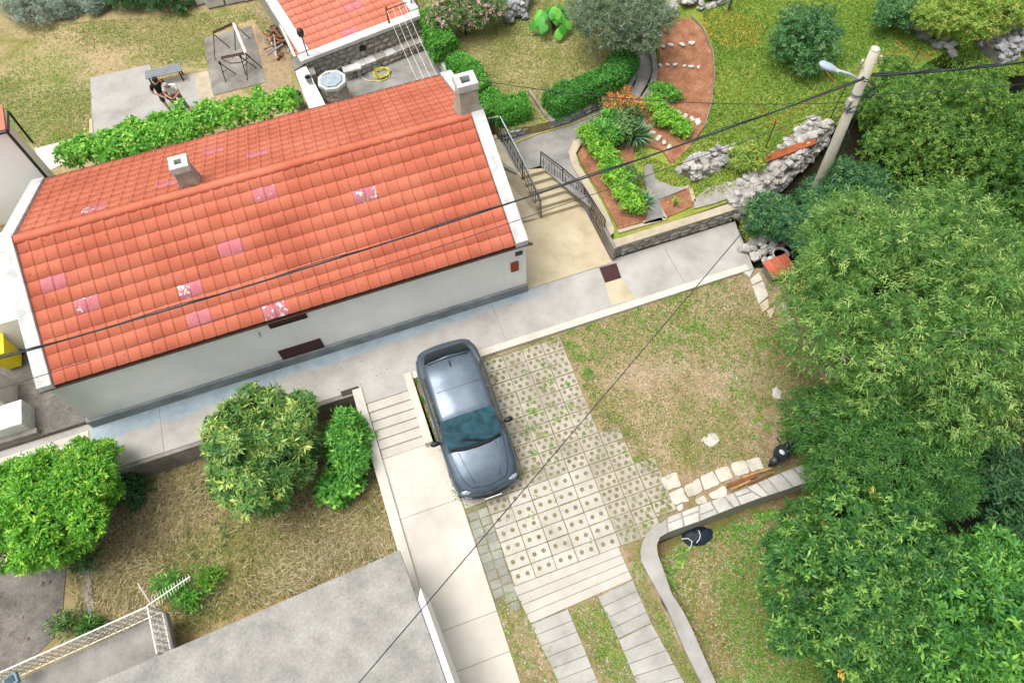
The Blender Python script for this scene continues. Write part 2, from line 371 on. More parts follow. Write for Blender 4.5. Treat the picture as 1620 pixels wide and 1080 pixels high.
def lobe_points(lobes, n, upb=.25, thick=.25):
    """n points with outward normals on the union of lobes (c, r)"""
    cs = np.array([l[0] for l in lobes], float); rs = np.array([l[1] for l in lobes], float)
    rs3 = rs if rs.ndim == 2 else np.repeat(rs[:, None], 3, 1)
    wgt = (rs3[:, 0]*rs3[:, 1]); wgt = wgt/wgt.sum()
    P = []; Nn = []; tot = 0
    while tot < n:
        m = int((n-tot)*1.6)+50
        i = NR.choice(len(cs), m, p=wgt); d = rand_unit(m); d[:, 2] += upb; d = nrm(d)
        q = cs[i]+d*rs3[i]*(1-thick*NR.random((m, 1))**1.6)
        ok = np.ones(m, bool)
        for j in range(len(cs)):
            e = (q-cs[j])/rs3[j]; ok &= ~((np.sum(e*e, 1) < .62) & (i != j))
        P.append(q[ok]); Nn.append(d[ok]); tot += ok.sum()
    return np.concatenate(P)[:n], np.concatenate(Nn)[:n]
def ell_lobes(c, r, n, lr, low=-.25, seed=0, mul=2.4, small=.56):
    """clumps of leaves spread through an uneven ellipsoidal crown, with gaps between them"""
    g = random.Random(seed); out = []; n = int(n*mul); off = Vector((seed*3.7, seed*1.3, 0))
    for i in range(n):
        z = low+(1-low)*(i+.5)/n; t = i*2.39996+g.uniform(-.3, .3); q = math.sqrt(max(0, 1-z*z))
        d = Vector((q*math.cos(t), q*math.sin(t), z)); s = g.uniform(.62, .98)*(1+.28*mnoise.noise(d*1.7+off)); k = lr*small*g.uniform(.65, 1.4)
        out.append(((c[0]+r[0]*d.x*s, c[1]+r[1]*d.y*s, c[2]+r[2]*d.z*s), (k, k, k*.8)))
    for i in range(max(3, n//11)):
        d = Vector((g.gauss(0, .3), g.gauss(0, .3), g.gauss(0, .25))); k = lr*g.uniform(.7, 1.0)
        out.append(((c[0]+r[0]*d.x, c[1]+r[1]*d.y, c[2]+r[2]*d.z), (k, k, k*.8)))
    return out
def foliage(name, lobes, n, k, L, Wd, mat, parent, ang=(45, 80), twig=.12, droop=0, up=.5, upb=.25, thick=.25, tint=.45, tv=.2, fold=.18, sag=0, jit=.35, scat=.26):
    P, A = lobe_points(lobes, n, upb, thick)
    sz_ = float(np.mean([np.mean(l[1]) for l in lobes]))
    pn = patch(P[:, 0]*2.1/sz_+P[:, 2]*.7, P[:, 1]*2.1/sz_-P[:, 2]*.5, .9, n % 50)+.6*patch(P[:, 0]*3+P[:, 2], P[:, 1]*3, 1.0, (n+7) % 50)
    out_ = np.where(NR.random(n) < .06, NR.uniform(.08, .4, n), 0)*sz_
    P = P+A*(.13*sz_*pn+out_)[:, None]
    A = A+np.array([[0, 0, up]])+NR.normal(0, jit, A.shape)
    Q, D, Nn, Ls, Ws = sprig_leaves(P, A, k, L, Wd, ang, twig, droop, scat=scat)
    T = np.repeat(NR.normal(tint, tv, n), k)+NR.normal(0, .1, n*k)
    return leaf_mesh(name, Q, D, Nn, Ls, Ws, T, mat, parent, fold, sag)
def limbs(name, base, lobes, r0, mat, parent, nl=9, seed=1, fork=.35):
    g = random.Random(seed); b = Vector(base); cen = sum((Vector(l[0]) for l in lobes), Vector())/len(lobes)
    f = b.lerp(cen, fork); f.x += g.uniform(-.1, .1); mb = MB()
    mid = b.lerp(f, .5)+Vector((g.uniform(-.06, .06), g.uniform(-.06, .06), 0))
    mb.tube([b-Vector((0, 0, .1)), b+Vector((0, 0, .15)), mid, f], [r0*1.35, r0*1.08, r0*.92, r0*.8], 9)
    for l in g.sample(lobes, min(nl, len(lobes))):
        e = Vector(l[0]); m = f.lerp(e, .5)+Vector((g.uniform(-.2, .2), g.uniform(-.2, .2), g.uniform(0, .25)))
        mb.tube([f, f.lerp(m, .5), m, e, e+(e-m)*.12], [r0*.62, r0*.48, r0*.38, r0*.22, r0*.06], 6)
        for q in range(3):
            d = Vector((g.uniform(-1, 1), g.uniform(-1, 1), g.uniform(0, 1))).normalized()*g.uniform(.4, .7)*l[1][0]
            mb.tube([e, e+d*.5+Vector((0, 0, .05)), e+d], [r0*.2, r0*.12, r0*.04], 5)
    return mb.build(name, mat, parent, smooth=True)
def inpoly(P, poly):
    x, y = P[:, 0], P[:, 1]; ok = np.zeros(len(P), bool); n = len(poly)
    for i in range(n):
        x1, y1 = poly[i][0], poly[i][1]; x2, y2 = poly[(i+1) % n][0], poly[(i+1) % n][1]
        if y1 == y2: continue
        ok ^= ((y1 > y) != (y2 > y)) & (x < (x2-x1)*(y-y1)/(y2-y1)+x1)
    return ok
def in_poly_pts(poly, n):
    a = np.array([(p[0], p[1]) for p in poly]); lo, hi = a.min(0), a.max(0); out = []; t = 0
    while t < n:
        q = NR.uniform(lo, hi, (max(n*2, 200), 2)); q = q[inpoly(q, a)]; out.append(q); t += len(q)
        if t == 0 and len(out) > 50: break
    return np.concatenate(out)[:n]
_ph = NR.uniform(0, 6.28, 60); _kd = NR.uniform(0, 6.28, 60)
def patch(x, y, f=1.0, o=0):
    s = 0; a = 0
    for i in range(9):
        k = f*1.55**(i % 5)*(1+.2*math.sin(i*7.1)); t = _kd[(i+o) % 60]; w_ = 1/1.35**(i % 5)
        s = s+w_*np.sin(k*(x*math.cos(t)+y*math.sin(t))+_ph[(i*3+o) % 60]); a += w_
    return s/a*1.8
def grass(name, poly, pl, n, L, Wd, mat, label=None, cat='grass', tilt=(25, 75), thr=None, pf=1.2, po=0, parent=None, tint=.45, tv=.25, pt=.25, avoid=(), clump=0, zoff=0.0, flow=0):
    q = in_poly_pts(poly, n)
    if clump:
        cidx = NR.choice(len(q), max(1, len(q)//clump)); q = q[cidx][NR.integers(0, len(cidx), len(q))]+NR.normal(0, .06, q.shape)
    pv = patch(q[:, 0], q[:, 1], pf, po)
    if thr is not None: k = pv+NR.normal(0, .25, len(q)) > thr; q = q[k]; pv = pv[k]
    for a in avoid: k = ~inpoly(q, [(p[0], p[1]) for p in a]); q = q[k]; pv = pv[k]
    m = len(q); a, b, c = pl if isinstance(pl, tuple) else (pl, 0, 0)
    P = np.column_stack([q, a+b*q[:, 0]+c*q[:, 1]+zoff])
    th = np.radians(NR.uniform(tilt[0], tilt[1], m)); ph = NR.uniform(0, 6.28, m)
    if flow: ph = np.where(NR.random(m) < .45, 3.2*patch(q[:, 0], q[:, 1], flow, po+11)+NR.normal(0, .4, m), ph)
    D = np.column_stack([np.sin(th)*np.cos(ph), np.sin(th)*np.sin(ph), np.cos(th)])
    N = np.column_stack([-np.cos(th)*np.cos(ph), -np.cos(th)*np.sin(ph), np.sin(th)])+NR.normal(0, .3, (m, 3))
    o = leaf_mesh(name, P, D, N, L*NR.uniform(.6, 1.4, m), Wd*NR.uniform(.7, 1.3, m), tint+pt*pv+NR.normal(0, tv, m), mat, parent, .1, .15)
    o['kind'] = 'stuff'
    if label: o['label'] = label; o['category'] = cat
    return o
# rocks
def rock_mesh(i, flat=.75, mat=None):
    g = random.Random(100+i); bm = bmesh.new(); bmesh.ops.create_icosphere(bm, subdivisions=1, radius=.5)
    off = Vector((g.uniform(0, 50),)*3)
    for v in bm.verts:
        p = v.co.copy(); q = Vector([max(-.36, min(.36, c)) for c in p]); p = p.lerp(q, .7)*1.25
        p += mnoise.noise_vector(p*2.2+off)*.13; p.z *= flat; v.co = p
    me = bpy.data.meshes.new('stone'); bm.to_mesh(me); bm.free()
    if mat: me.materials.append(mat)
    return me
def rocks(mat, n=7, flat=.75): return [rock_mesh(i, flat, mat) for i in range(n)]
RK = {k: rocks(MT[k]) for k in ('stone_white', 'stone_grey', 'stone_wall', 'stone_clean')}

# ================================================================== GROUND
def sheet(name, pts, mat, zb=-2.2, label=None):
    return structure(MB().prism(pts, zb=zb).build(name, mat), label)
structure(MB().add([(-400, -400, -2.6), (400, -400, -2.6), (400, 400, -2.6), (-400, 400, -2.6)], [(0, 1, 2, 3)]).build('ground', MT['g_far']))
def XY(x, y, pl=0.0): return Vector((x, y, pz(pl, x, y)))
# front path along the house
tR, tR2 = Wp(1192, 424, 0), Wp(1163, 350, 0)
path_pts = [XY(-22, -1.5), XY(-5.85, -1.5), XY(-5.85, -2.02), XY(-4.36, -2.02), XY(-4.36, -1.70), XY(6.72, -1.70), tR, tR2, XY(7.2, .2), XY(7.2, .12), XY(-22, .12)]
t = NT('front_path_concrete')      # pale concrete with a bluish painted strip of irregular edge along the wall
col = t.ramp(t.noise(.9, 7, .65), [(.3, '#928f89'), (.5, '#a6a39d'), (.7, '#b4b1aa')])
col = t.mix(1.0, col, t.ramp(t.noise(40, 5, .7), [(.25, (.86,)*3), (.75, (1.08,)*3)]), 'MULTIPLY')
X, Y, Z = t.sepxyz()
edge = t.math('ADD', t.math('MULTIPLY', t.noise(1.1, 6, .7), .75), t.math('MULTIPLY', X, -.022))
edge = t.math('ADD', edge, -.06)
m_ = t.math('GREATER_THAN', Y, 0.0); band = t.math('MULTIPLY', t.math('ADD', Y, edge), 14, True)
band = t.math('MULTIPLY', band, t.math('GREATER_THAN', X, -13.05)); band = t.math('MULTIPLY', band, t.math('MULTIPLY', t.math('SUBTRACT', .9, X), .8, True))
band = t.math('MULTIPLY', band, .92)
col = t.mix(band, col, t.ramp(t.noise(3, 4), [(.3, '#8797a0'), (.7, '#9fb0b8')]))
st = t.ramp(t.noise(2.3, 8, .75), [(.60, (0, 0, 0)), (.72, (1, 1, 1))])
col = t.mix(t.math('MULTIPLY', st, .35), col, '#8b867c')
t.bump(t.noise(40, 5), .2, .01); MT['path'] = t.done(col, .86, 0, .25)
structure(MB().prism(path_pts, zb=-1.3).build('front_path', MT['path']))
structure(MB().b2(-4.1, 6.7, -1.722, -1.50, -.4, .014).build('path_kerb', MT['concrete_white']))
o = structure(MB().prism([Wp(957, 448), Wp(983, 440), Wp(1005, 471), Wp(967, 484)], zb=-.02).build('path_patch', MT['tan'])); o.location.z = .006
for i, x in enumerate((-11.2, -7.9, -1.2, 4.6)):     # expansion joints
    structure(MB().b2(x-.008, x+.008, -1.48 if i > 1 else -1.5, -.06, -.05, .0035).build('path_joint', MT['concrete_dark']))
# pale slab at the far left end of the path
structure(MB().prism([XY(-13.15, -1.46, .02), XY(-13.15, -.12, .02), XY(-22, -.12, .02), XY(-22, -1.46, .02)], zb=-.05).build('path_end_slab', MT['concrete_white']))
# passage between the two houses
structure(MB().prism([XY(-13.1, .1, .16), XY(-22, .1, .16), XY(-22, 9, .16), XY(-13.1, 9, .16)], zb=-1).build('passage', MT['yard_old']))
# tan landing beside the house
structure(MB().prism([XY(.03, 0, .03), XY(2.84, 0, .03), XY(2.84, 2.43, .03), XY(.03, 2.43, .03)], zb=-.5).build('landing', MT['tan']))
# parking court: soil base
pk_out = [Wp(x, y, PK) for x, y in ((760, 570), (1195, 430), (1262, 560), (1290, 745), (1045, 850), (1020, 880))]
lawn_poly = [XY(-4.1, -1.70, PK), XY(7.0, -1.70, PK), XY(9.6, -2.6, PK), XY(9.6, -7.7, PK), XY(1.2, -8.0, PK), XY(.3, -8.2, PK), XY(.2, -9.6, PK), XY(.75, -12.2, PK), XY(.75, -14, PK), XY(-4.05, -14, PK), XY(-4.05, -3.6, PK)]
structure(MB().prism(lawn_poly, zb=-3).build('parking_ground', MT['g_lawn']))
# low garden to the right of the curved wall, wood floor
low_poly = [XY(.5, -8.1, -1.75), XY(5.7, -7.95, -1.75), XY(5.7, -15, -1.75), XY(.9, -15, -1.75), XY(.4, -9.6, -1.75)]
structure(MB().prism(low_poly, zb=-3).build('low_garden_ground', MT['g_low']))
structure(MB().prism([XY(5.6, -15, -1.7), XY(22, -15, -1.7), XY(22, -2, -.6), XY(9.5, -2, -.6), XY(9.5, -7.7, -1.2), XY(5.6, -7.7, -1.2)], zb=-3).build('wood_ground', MT['g_wood_shaded']))
structure(MB().prism([XY(7.1, -1.75, -.3), XY(22, -2.1, -.5), XY(22, 5.6, -.1), XY(11.4, 2.9, -.1), XY(10.1, 2.2, -.1), XY(9.0, 1.6, -.1), XY(8.0, 1.2, -.1), XY(7.1, .6, -.1)], zb=-3).build('slope_ground', MT['g_wood_shaded']))
# lower left garden
gard_poly = [XY(-22, -1.5, ZG), XY(-5.85, -1.5, ZG), XY(-5.6, -8, ZG), XY(-22, -8, ZG)]
structure(MB().prism(gard_poly, zb=-3).build('garden_ground', MT['g_dry']))
yard = [Wp(0, 875, ZG), Wp(55, 862, ZG), Wp(105, 900, ZG), Wp(100, 960, ZG), Wp(85, 1010, ZG), Wp(40, 1050, ZG), Wp(-80, 1090, ZG), Wp(-120, 900, ZG)]
o = structure(MB().prism(yard, depth=.05).build('yard_paving', MT['yard_old'])); o.location.z = .02
# upper terrace, lawn, meadow
back_poly = [XY(-26, 6.7, ZU), XY(-4.0, 6.7, ZU), XY(-4.0, 24, ZU), XY(-26, 24, ZU)]
structure(MB().prism(back_poly, zb=-1).build('back_lawn_ground', MT['g_back']))
structure(MB().prism([XY(-4.0, 6.7, ZU), XY(.3, 6.7, ZU), XY(.3, 24, ZU), XY(-4.0, 24, ZU)], zb=-1).build('shed_yard', MT['concrete_dark']))
hl = [XY(.32, 15, ZL), XY(.28, 10.3, ZL), XY(.75, 7.0, ZL), XY(1.1, 5.35, ZL), XY(2.4, 5.2, ZL), XY(2.75, 5.2, ZL), Wp(870, 186, ZL), Wp(980, 139, ZL), Wp(998, 106, ZL), Wp(1000, 70, ZL), Wp(1003, 40, ZL), Wp(1030, 10, ZL), XY(7.5, 15, ZL)]
structure(MB().prism(hl, zb=-1).build('raised_lawn_ground', MT['g_raised']))
mead_poly = [XY(2.95, .35, PM), XY(7.0, .5, PM), XY(8.0, .8, PM), XY(9.0, 1.15, PM), XY(10.1, 1.7, PM), XY(11.4, 2.35, PM), XY(24, 5.4, PM), XY(24, 26, PM), XY(7.6, 26, PM), XY(7.6, 12, PM)]+[Wp(*p, PM) for p in ((1041, 50), (1038, 64), (1040, 88), (1041, 114), (1035, 138), (1022, 157), (1007, 172), (992, 186), (952, 212), (920, 226), (911, 242), (917, 262), (937, 293), (960, 335), (972, 360))]
structure(MB().prism(mead_poly, zb=-1).build('meadow_ground', MT['g_meadow']))
structure(MB().prism([XY(-30, 24, .8), XY(30, 24, .8), XY(30, 60, 3), XY(-30, 60, 3)], zb=-1).build('hill_ground', MT['g_meadow']))
# upper path
pa = [(795, 205), (845, 203), (868, 206), (905, 192), (985, 158), (1003, 138), (1012, 105), (1000, 70), (1018, 62), (1033, 88), (1030, 120), (1012, 152), (985, 178), (930, 205), (908, 222), (903, 245), (858, 266), (838, 268), (800, 262)]
structure(MB().prism([Wp(x, y, ZU) for x, y in pa], zb=-.5).build('upper_path', MT['concrete_dark']))
structure(MB().prism([XY(1.0, 3.79, ZU-.004), XY(1.9, 3.79, ZU-.004), XY(2.6, 5.3, ZU-.004), XY(.3, 5.4, ZU-.004), XY(.3, 6.8, ZU-.004), XY(.02, 6.8, ZU-.004), XY(.02, 5.3, ZU-.004)], zb=-.6).build('side_terrace', MT['concrete_dark']))
structure(MB().prism([Wp(858, 266, .9), Wp(902, 246, .9), Wp(915, 272, .82), Wp(935, 303, .62), Wp(955, 345, .42), Wp(932, 338, .08), Wp(923, 327, .1)], zb=-.4).build('path_wedge', MT['concrete_dark']))

# ================================================================== HOUSE
HX0, HX1, HY1, EZ, RZ = -12.95, -.02, 6.9, 2.56, 4.10
RY = HY1/2
house = empty('house', (-6.5, 3.4, 0), 'long low house with orange tiled gable roof and grey-white wall', 'house')
house.location = (0, 0, 0)
prof = [(0, 0), (HY1, 0), (HY1, EZ), (RY, RZ-.1), (0, EZ)]
mb = MB(); n = len(prof)
V = [(HX0, y, z) for y, z in prof]+[(HX1, y, z) for y, z in prof]
mb.add(V, [tuple(range(n)), tuple(range(2*n-1, n-1, -1))]+[(i, i+n, (i+1) % n+n, (i+1) % n) for i in range(n)])
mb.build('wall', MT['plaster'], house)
mb = MB(); mb.prism([(HX0-.08, -.07, .34), (HX1+.02, -.07, .34), (HX1+.02, -.005, .37), (HX0-.08, -.005, .37)], zb=-.02)
mb.b2(HX0-.08, HX0-.003, -.005, 6.0, -.02, .36); mb.build('plinth', MT['plinth'], house)
# worn lower left corner of the plaster
SL = math.atan2(RZ-EZ-.04, RY+.14); SLEN = math.hypot(RY+.14, RZ-EZ-.04)
EV = Vector((0, -.14, EZ+.04))
deck = MB()
for s in (0, 1):
    y0, y1 = (-.14, RY) if s == 0 else (HY1+.14, RY)
    deck.add([(HX0, y0, EZ+.03), (HX1, y0, EZ+.03), (HX1, y1, RZ-.01), (HX0, y1, RZ-.01), (HX0, y0, EZ-.05), (HX1, y0, EZ-.05), (HX1, y1, RZ-.09), (HX0, y1, RZ-.09)],
             [(0, 1, 2, 3), (7, 6, 5, 4), (0, 4, 5, 1), (1, 5, 6, 2), (2, 6, 7, 3), (3, 7, 4, 0)])
roof = deck.build('roof', MT['rust_dark'], house)
VW = .36; NCOL, NROW = 39, 10
TW = (HX1-HX0-2*VW)/NCOL; TL = SLEN/NROW
def tile_mesh(mat, Lx=TW, Ly=TL, roll=.026):
    ns = 10; prof = []
    for s in (0, .18, .36, .54, .68, .74, .80, .86, .92, .97, 1.0):
        z = roll*math.sin(math.pi*(s-.72)/.28) if .72 < s < 1 else 0
        z += .005*(abs(s-.36)/.36)**2 if s <= .72 else .005
        prof.append((s*(Lx+.012)-.006, z))
    V = []; 
    for (x, z) in prof: V.append((x, -.012, z+.025))          # lower, butt end raised
    for (x, z) in prof: V.append((x, Ly+.03, z+.008))
    for (x, z) in prof: V.append((x, -.012, z+.004))
    for (x, z) in prof: V.append((x, -.004, z-.006))
    k = ns+1; F = []
    for i in range(ns):
        F.append((i, i+1, k+i+1, k+i)); F.append((2*k+i, 2*k+i+1, i+1, i))
    F.append((0, k, 2*k)); F.append((k-1, 3*k-1, 2*k-1))
    mb = MB(); mb.add(V[:3*k], F); me = mb.mesh('tile'); me.materials.append(mat)
    for p in me.polygons: p.use_smooth = (p.normal.z > .5)
    return me
tm, tpink, tworn = tile_mesh(MT['tile']), tile_mesh(MT['tile_pink']), tile_mesh(MT['tile_worn'])
RF = Matrix.Rotation(SL, 3, 'X'); RB = Matrix.Rotation(math.pi, 3, 'Z') @ Matrix.Rotation(SL, 3, 'X')
def slope_cell(px, py, back=False):
    # ray hits the slope plane
    m = math.tan(SL); zz = (EZ+.06+.14*m, 0, m) if not back else (EZ+.06+(HY1+.14)*m, 0, -m)
    p = Wp(px, py, zz); s = ((p.y+.14) if not back else (HY1+.14-p.y))/math.cos(SL)
    col = int((p.x-HX0-VW)/TW); return col, int(s/TL)
special = {}
for px, py, wmat in ((404, 318, 0), (569, 320, 1), (350, 406, 0), (73, 461, 0), (119, 474, 1), (281, 452, 1), (296, 496, 0), (415, 487, 1)):
    cc, rr = slope_cell(px, py); special[(cc, rr, 0)] = wmat; special[(cc+1, rr, 0)] = 0 if wmat == 0 else (1 if R.random() < .5 else 0)
for px, py, wmat in ((255, 297, 0), (332, 237, 0), (402, 243, 0), (132, 338, 1)):
    cc, rr = slope_cell(px, py, True); special[(cc, rr, 1)] = wmat; special[(cc+1, rr, 1)] = 0
cnt = 0; rest = MB(); tv = [v.co.copy() for v in tm.vertices]; tf = [tuple(p.vertices) for p in tm.polygons]
for back in (0, 1):
    for r_ in range(NROW):
        for c_ in range(NCOL):
            x = HX0+VW+c_*TW; s = r_*TL
            if not back: loc = Vector((x, -.14+s*math.cos(SL), EZ+.045+s*math.sin(SL))); mrot = RF
            else: loc = Vector((x+TW, HY1+.14-s*math.cos(SL), EZ+.045+s*math.sin(SL))); mrot = RB
            sp = special.get((c_, r_, back))
            jr = Matrix.Rotation(R.gauss(0, .006), 3, 'Z') @ Matrix.Rotation(R.gauss(0, .008), 3, 'X')
            loc.z += R.uniform(-.003, .003)
            if (not back and cnt < 284) or sp is not None:
                inst('tile', tm if sp is None else (tpink, tworn)[sp], roof, loc, mrot @ jr); cnt += 1
            else:
                rest.add([mrot @ (jr @ v)+loc for v in tv], tf)
o = rest.build('tile_courses', MT['tile'], roof, smooth=False); o['kind'] = 'stuff'
for p in o.data.polygons: p.use_smooth = p.area > .004
# ridge tiles
mb = MB(); k = 9
for (x, r) in ((0, .135), (.40, .115)):
    for i in range(k):
        t_ = math.pi*(-.08+1.16*i/(k-1)); mb.v.append((x, -math.cos(t_)*r, math.sin(t_)*r*.82))
mb.f += [(i, i+k, i+k+1, i+1) for i in range(k-1)]
rm = mb.mesh('ridge_tile', True); rm.materials.append(MT['tile'])
NRG = 34; st_ = (HX1-HX0-2*VW)/NRG
for i in range(NRG):
    inst('ridge_tile', rm, roof, (HX0+VW+i*st_, RY, RZ+.0+R.uniform(-.004, .004)), (0, R.uniform(-.012, .012), 0), (1, 1, 1))
# concrete verges on both gables
for x0, x1 in ((HX0-.02, HX0+VW-.02), (HX1-VW+.02, HX1+.02)):
    v = MB()
    for s in (0, 1):
        y0, y1 = (-.17, RY) if s == 0 else (HY1+.17, RY)
        zt0, zt1, zb0, zb1 = EZ+.15, RZ+.13, EZ-.08, RZ-.10
        v.add([(x0, y0, zt0), (x1, y0, zt0), (x1, y1, zt1), (x0, y1, zt1), (x0, y0, zb0), (x1, y0, zb0), (x1, y1, zb1), (x0, y1, zb1)],
              [(0, 1, 2, 3), (7, 6, 5, 4), (0, 4, 5, 1), (1, 5, 6, 2), (3, 7, 4, 0)])
    v.build('verge', MT['verge'], house, bevel=.012)
# eave board, gutter
MB().b2(HX0, HX1, -.125, -.004, EZ-.17, EZ-.055).build('eave_board', MT['tan_wall'], house)
g = MB(); pr = [(-.17+.055*math.cos(t_), EZ-.015+.055*math.sin(t_)) for t_ in [math.pi+math.pi*i/8 for i in range(9)]]
pr2 = [(-.17+.049*math.cos(t_), EZ-.015+.049*math.sin(t_)) for t_ in [math.pi+math.pi*i/8 for i in range(9)]][::-1]
pp = pr+pr2; n = len(pp); xs = (HX0-.05, HX1+.06)
g.add([(xs[0], y, z) for y, z in pp]+[(xs[1], y, z) for y, z in pp], [(i, i+n, (i+1) % n+n, (i+1) % n) for i in range(n)]+[(i, i+1, n-2-i, n-1-i) for i in range(8)]+[(i+n, n-1-i+n, n-2-i+n, i+1+n) for i in range(8)])
g.build('gutter', MT['rust_dark'], house)
MB().tube([(HX0, HY1+.2, EZ+.0), (HX1, HY1+.2, EZ+.0)], .045, 8).build('gutter', MT['rust_dark'], house)
MB().tube([(HX1+.09, -.17, EZ-.03), (HX1+.12, -.16, EZ-.1), (HX1+.07, -.08, EZ-.2)], .035, 8).build('downspout', MT['iron'], house)
# shutters
for x0, x1, z0, z1 in ((-7.26, -6.34, 2.08, 2.44), (-7.44, -6.32, .38, .80)):
    f = MB(); f.b2(x0-.05, x1+.05, -.035, -.002, z0-.05, z0); f.b2(x0-.05, x1+.05, -.035, -.002, z1, z1+.05); f.b2(x0-.05, x0, -.035, -.002, z0, z1); f.b2(x1, x1+.05, -.035, -.002, z0, z1)
    sh = f.build('window', MT['maroon'], house)
    for i in range(2):
        a = x0+(x1-x0)*i/2; MB().b2(a+.001, a+(x1-x0)/2-.003, -.028, -.004, z0+.01, z1-.01).build('shutter', MT['maroon'], sh, bevel=.006)
MB().b2(-.50, -.26, -.05, -.002, 1.22, 1.66).build('meter_box', MT['brick_red'], house, bevel=.012)
MB().b2(-.34, -.13, -.03, -.002, 1.92, 2.08).build('vent_grille', MT['iron'], house)
MB().tube([(-7.62, -.0, 2.0), (-7.62, -.08, 2.04), (-7.62, -.1, 1.9)], .012, 6).build('wall_hook', MT['iron'], house)
# chimneys
def chimney(cx, cy, wx, wy, zb, zt, flare, mats, hole):
    prof = [(1+flare, zb-.35), (1+flare, zb), (1+flare*.7, zb+.14), (1.04, zb+.42), (1, zb+.6), (1, zt-.22)]
    v = MB(); V = []; F = []
    for s, z in prof:
        for a, b in ((-1, -1), (1, -1), (1, 1), (-1, 1)): V.append((cx+a*wx/2*s, cy+b*wy/2*s, z))
    for i in range(len(prof)-1):
        for k in range(4): F.append((i*4+k, i*4+(k+1) % 4, (i+1)*4+(k+1) % 4, (i+1)*4+k))
    v.add(V, F)
    ch = v.build('chimney', mats[0], house, bevel=.02)
    v = MB(); e = 1.12; hx, hy = wx/2*e, wy/2*e; h = hole
    v.b2(cx-hx, cx+hx, cy-hy, cy-h, zt-.22, zt); v.b2(cx-hx, cx+hx, cy+h, cy+hy, zt-.22, zt); v.b2(cx-hx, cx-h, cy-h, cy+h, zt-.22, zt); v.b2(cx+h, cx+hx, cy-h, cy+h, zt-.22, zt)
    v.build('chimney_cap', mats[1], ch, bevel=.015)
    MB().b2(cx-h-.01, cx+h+.01, cy-h-.01, cy+h+.01, zt-.3, zt-.2).build('flue', MT['rubber'], ch)
chimney(-.36, 3.72, .53, .48, 4.05, 5.14, .34, (MT['chimney'], MT['verge']), .13)
chimney(-8.16, 3.98, .44, .42, 3.86, 4.72, .28, (MT['chimney'], MT['verge']), .09)

# ================================================================== STEPS, WALKWAY, WALLS (front)
steps = empty('steps', (-5, -2, 0), 'short flight of pale concrete steps going down beside the parked car', 'steps'); steps.location = (0, 0, 0)
NS = 6
for i in range(NS):
    y1 = -2.02-i*.27; z = -.035-i*.06
    MB().b2(-5.59, -4.36, y1-.27, y1, -1.5, z).build('step', MT['step'], steps, bevel=.008)
yb = -2.02-NS*.27
walk = structure(MB().prism([XY(-5.62, yb, PK), XY(-3.9, yb, PK), XY(-3.9, -12.5, PK), XY(-5.62, -12.5, PK)], zb=-3).build('walkway', MT['concrete_dark']))
wy = [yb, -5.35, -8.35, -9.35, -10.4, -12.5]
for i in range(5):
    a, b = wy[i]-.006, wy[i+1]+.006; xr = -3.9
    xl = -4.10 if i == 0 and False else -3.895
    MB().prism([XY(-5.61, a, PK)+Vector((0, 0, .03)), XY(xl, a, PK)+Vector((0, 0, .03)), XY(xl, b, PK)+Vector((0, 0, .03)), XY(-5.61, b, PK)+Vector((0, 0, .03))], depth=.06).build('walkway_slab', MT['concrete_white'], walk)
par = MB(); 
for (ya, za), (yb_, zb_) in (((-1.5, .06), (-2.1, .05)), ((-2.1, .05), (-3.65, -.26)), ((-3.65, -.26), (-8.0, pz(PK, 0, -8.0)+.12))):
    par.prism([(-5.87, ya, za), (-5.60, ya, za), (-5.60, yb_, zb_), (-5.87, yb_, zb_)], zb=-2.5)
tag(par.build('parapet', MT['concrete_white']), 'long pale concrete parapet between the walkway and the dry garden', 'wall')
lw = MB(); lw.prism([(-4.36, -1.5, .05), (-4.13, -1.5, .05), (-4.13, -3.72, -.06), (-4.36, -3.72, -.06)], zb=-1.2)
tag(lw.build('low_wall', MT['concrete_white'], bevel=.012), 'low pale kerb wall between the steps and the parked car', 'wall')
rw = MB(); rw.b2(-22, -5.87, -1.62, -1.505, -2, -.02)
tag(rw.build('retaining_wall', MT['concrete_old']), 'rough dark retaining wall holding the path above the dry garden', 'wall')
# step drain grate in front of the steps
dr = empty('drain_grate', Wp(556, 618, 0), 'dark rusty drain grate set in the path by the parapet', 'grate')
p = Wp(556, 618, 0)
MB().b2(-.30, .22, -.08, .08, .001, .012).build('frame', MT['rust_dark'], dr)
for i in range(9): MB().b2(-.28+i*.055, -.25+i*.055, -.065, .065, .012, .018).build('bar', MT['iron'], dr)
# manhole
mh = empty('manhole_cover', (Wp(948, 424)+Wp(983, 439.5))/2, 'square maroon metal manhole cover in the pale path', 'manhole')
mc = mh.location
for nm, e, z0, z1, mt in (('frame', 1.0, .001, .012, 'rust_dark'), ('cover', .93, .012, .02, 'maroon')):
    pts = [Wp(x, y) for x, y in ((948, 423.6), (975, 416.4), (983, 439.4), (957.3, 447.4))]
    cc_ = sum(pts, Vector())/4; pts = [(q-cc_)*e+Vector((0, 0, z1)) for q in pts]
    MB().prism(pts, depth=z1-z0).build(nm, MT[mt], mh)
mh.location = sum([Wp(x, y) for x, y in ((948, 423.6), (975, 416.4), (983, 439.4), (957.3, 447.4))], Vector())/4

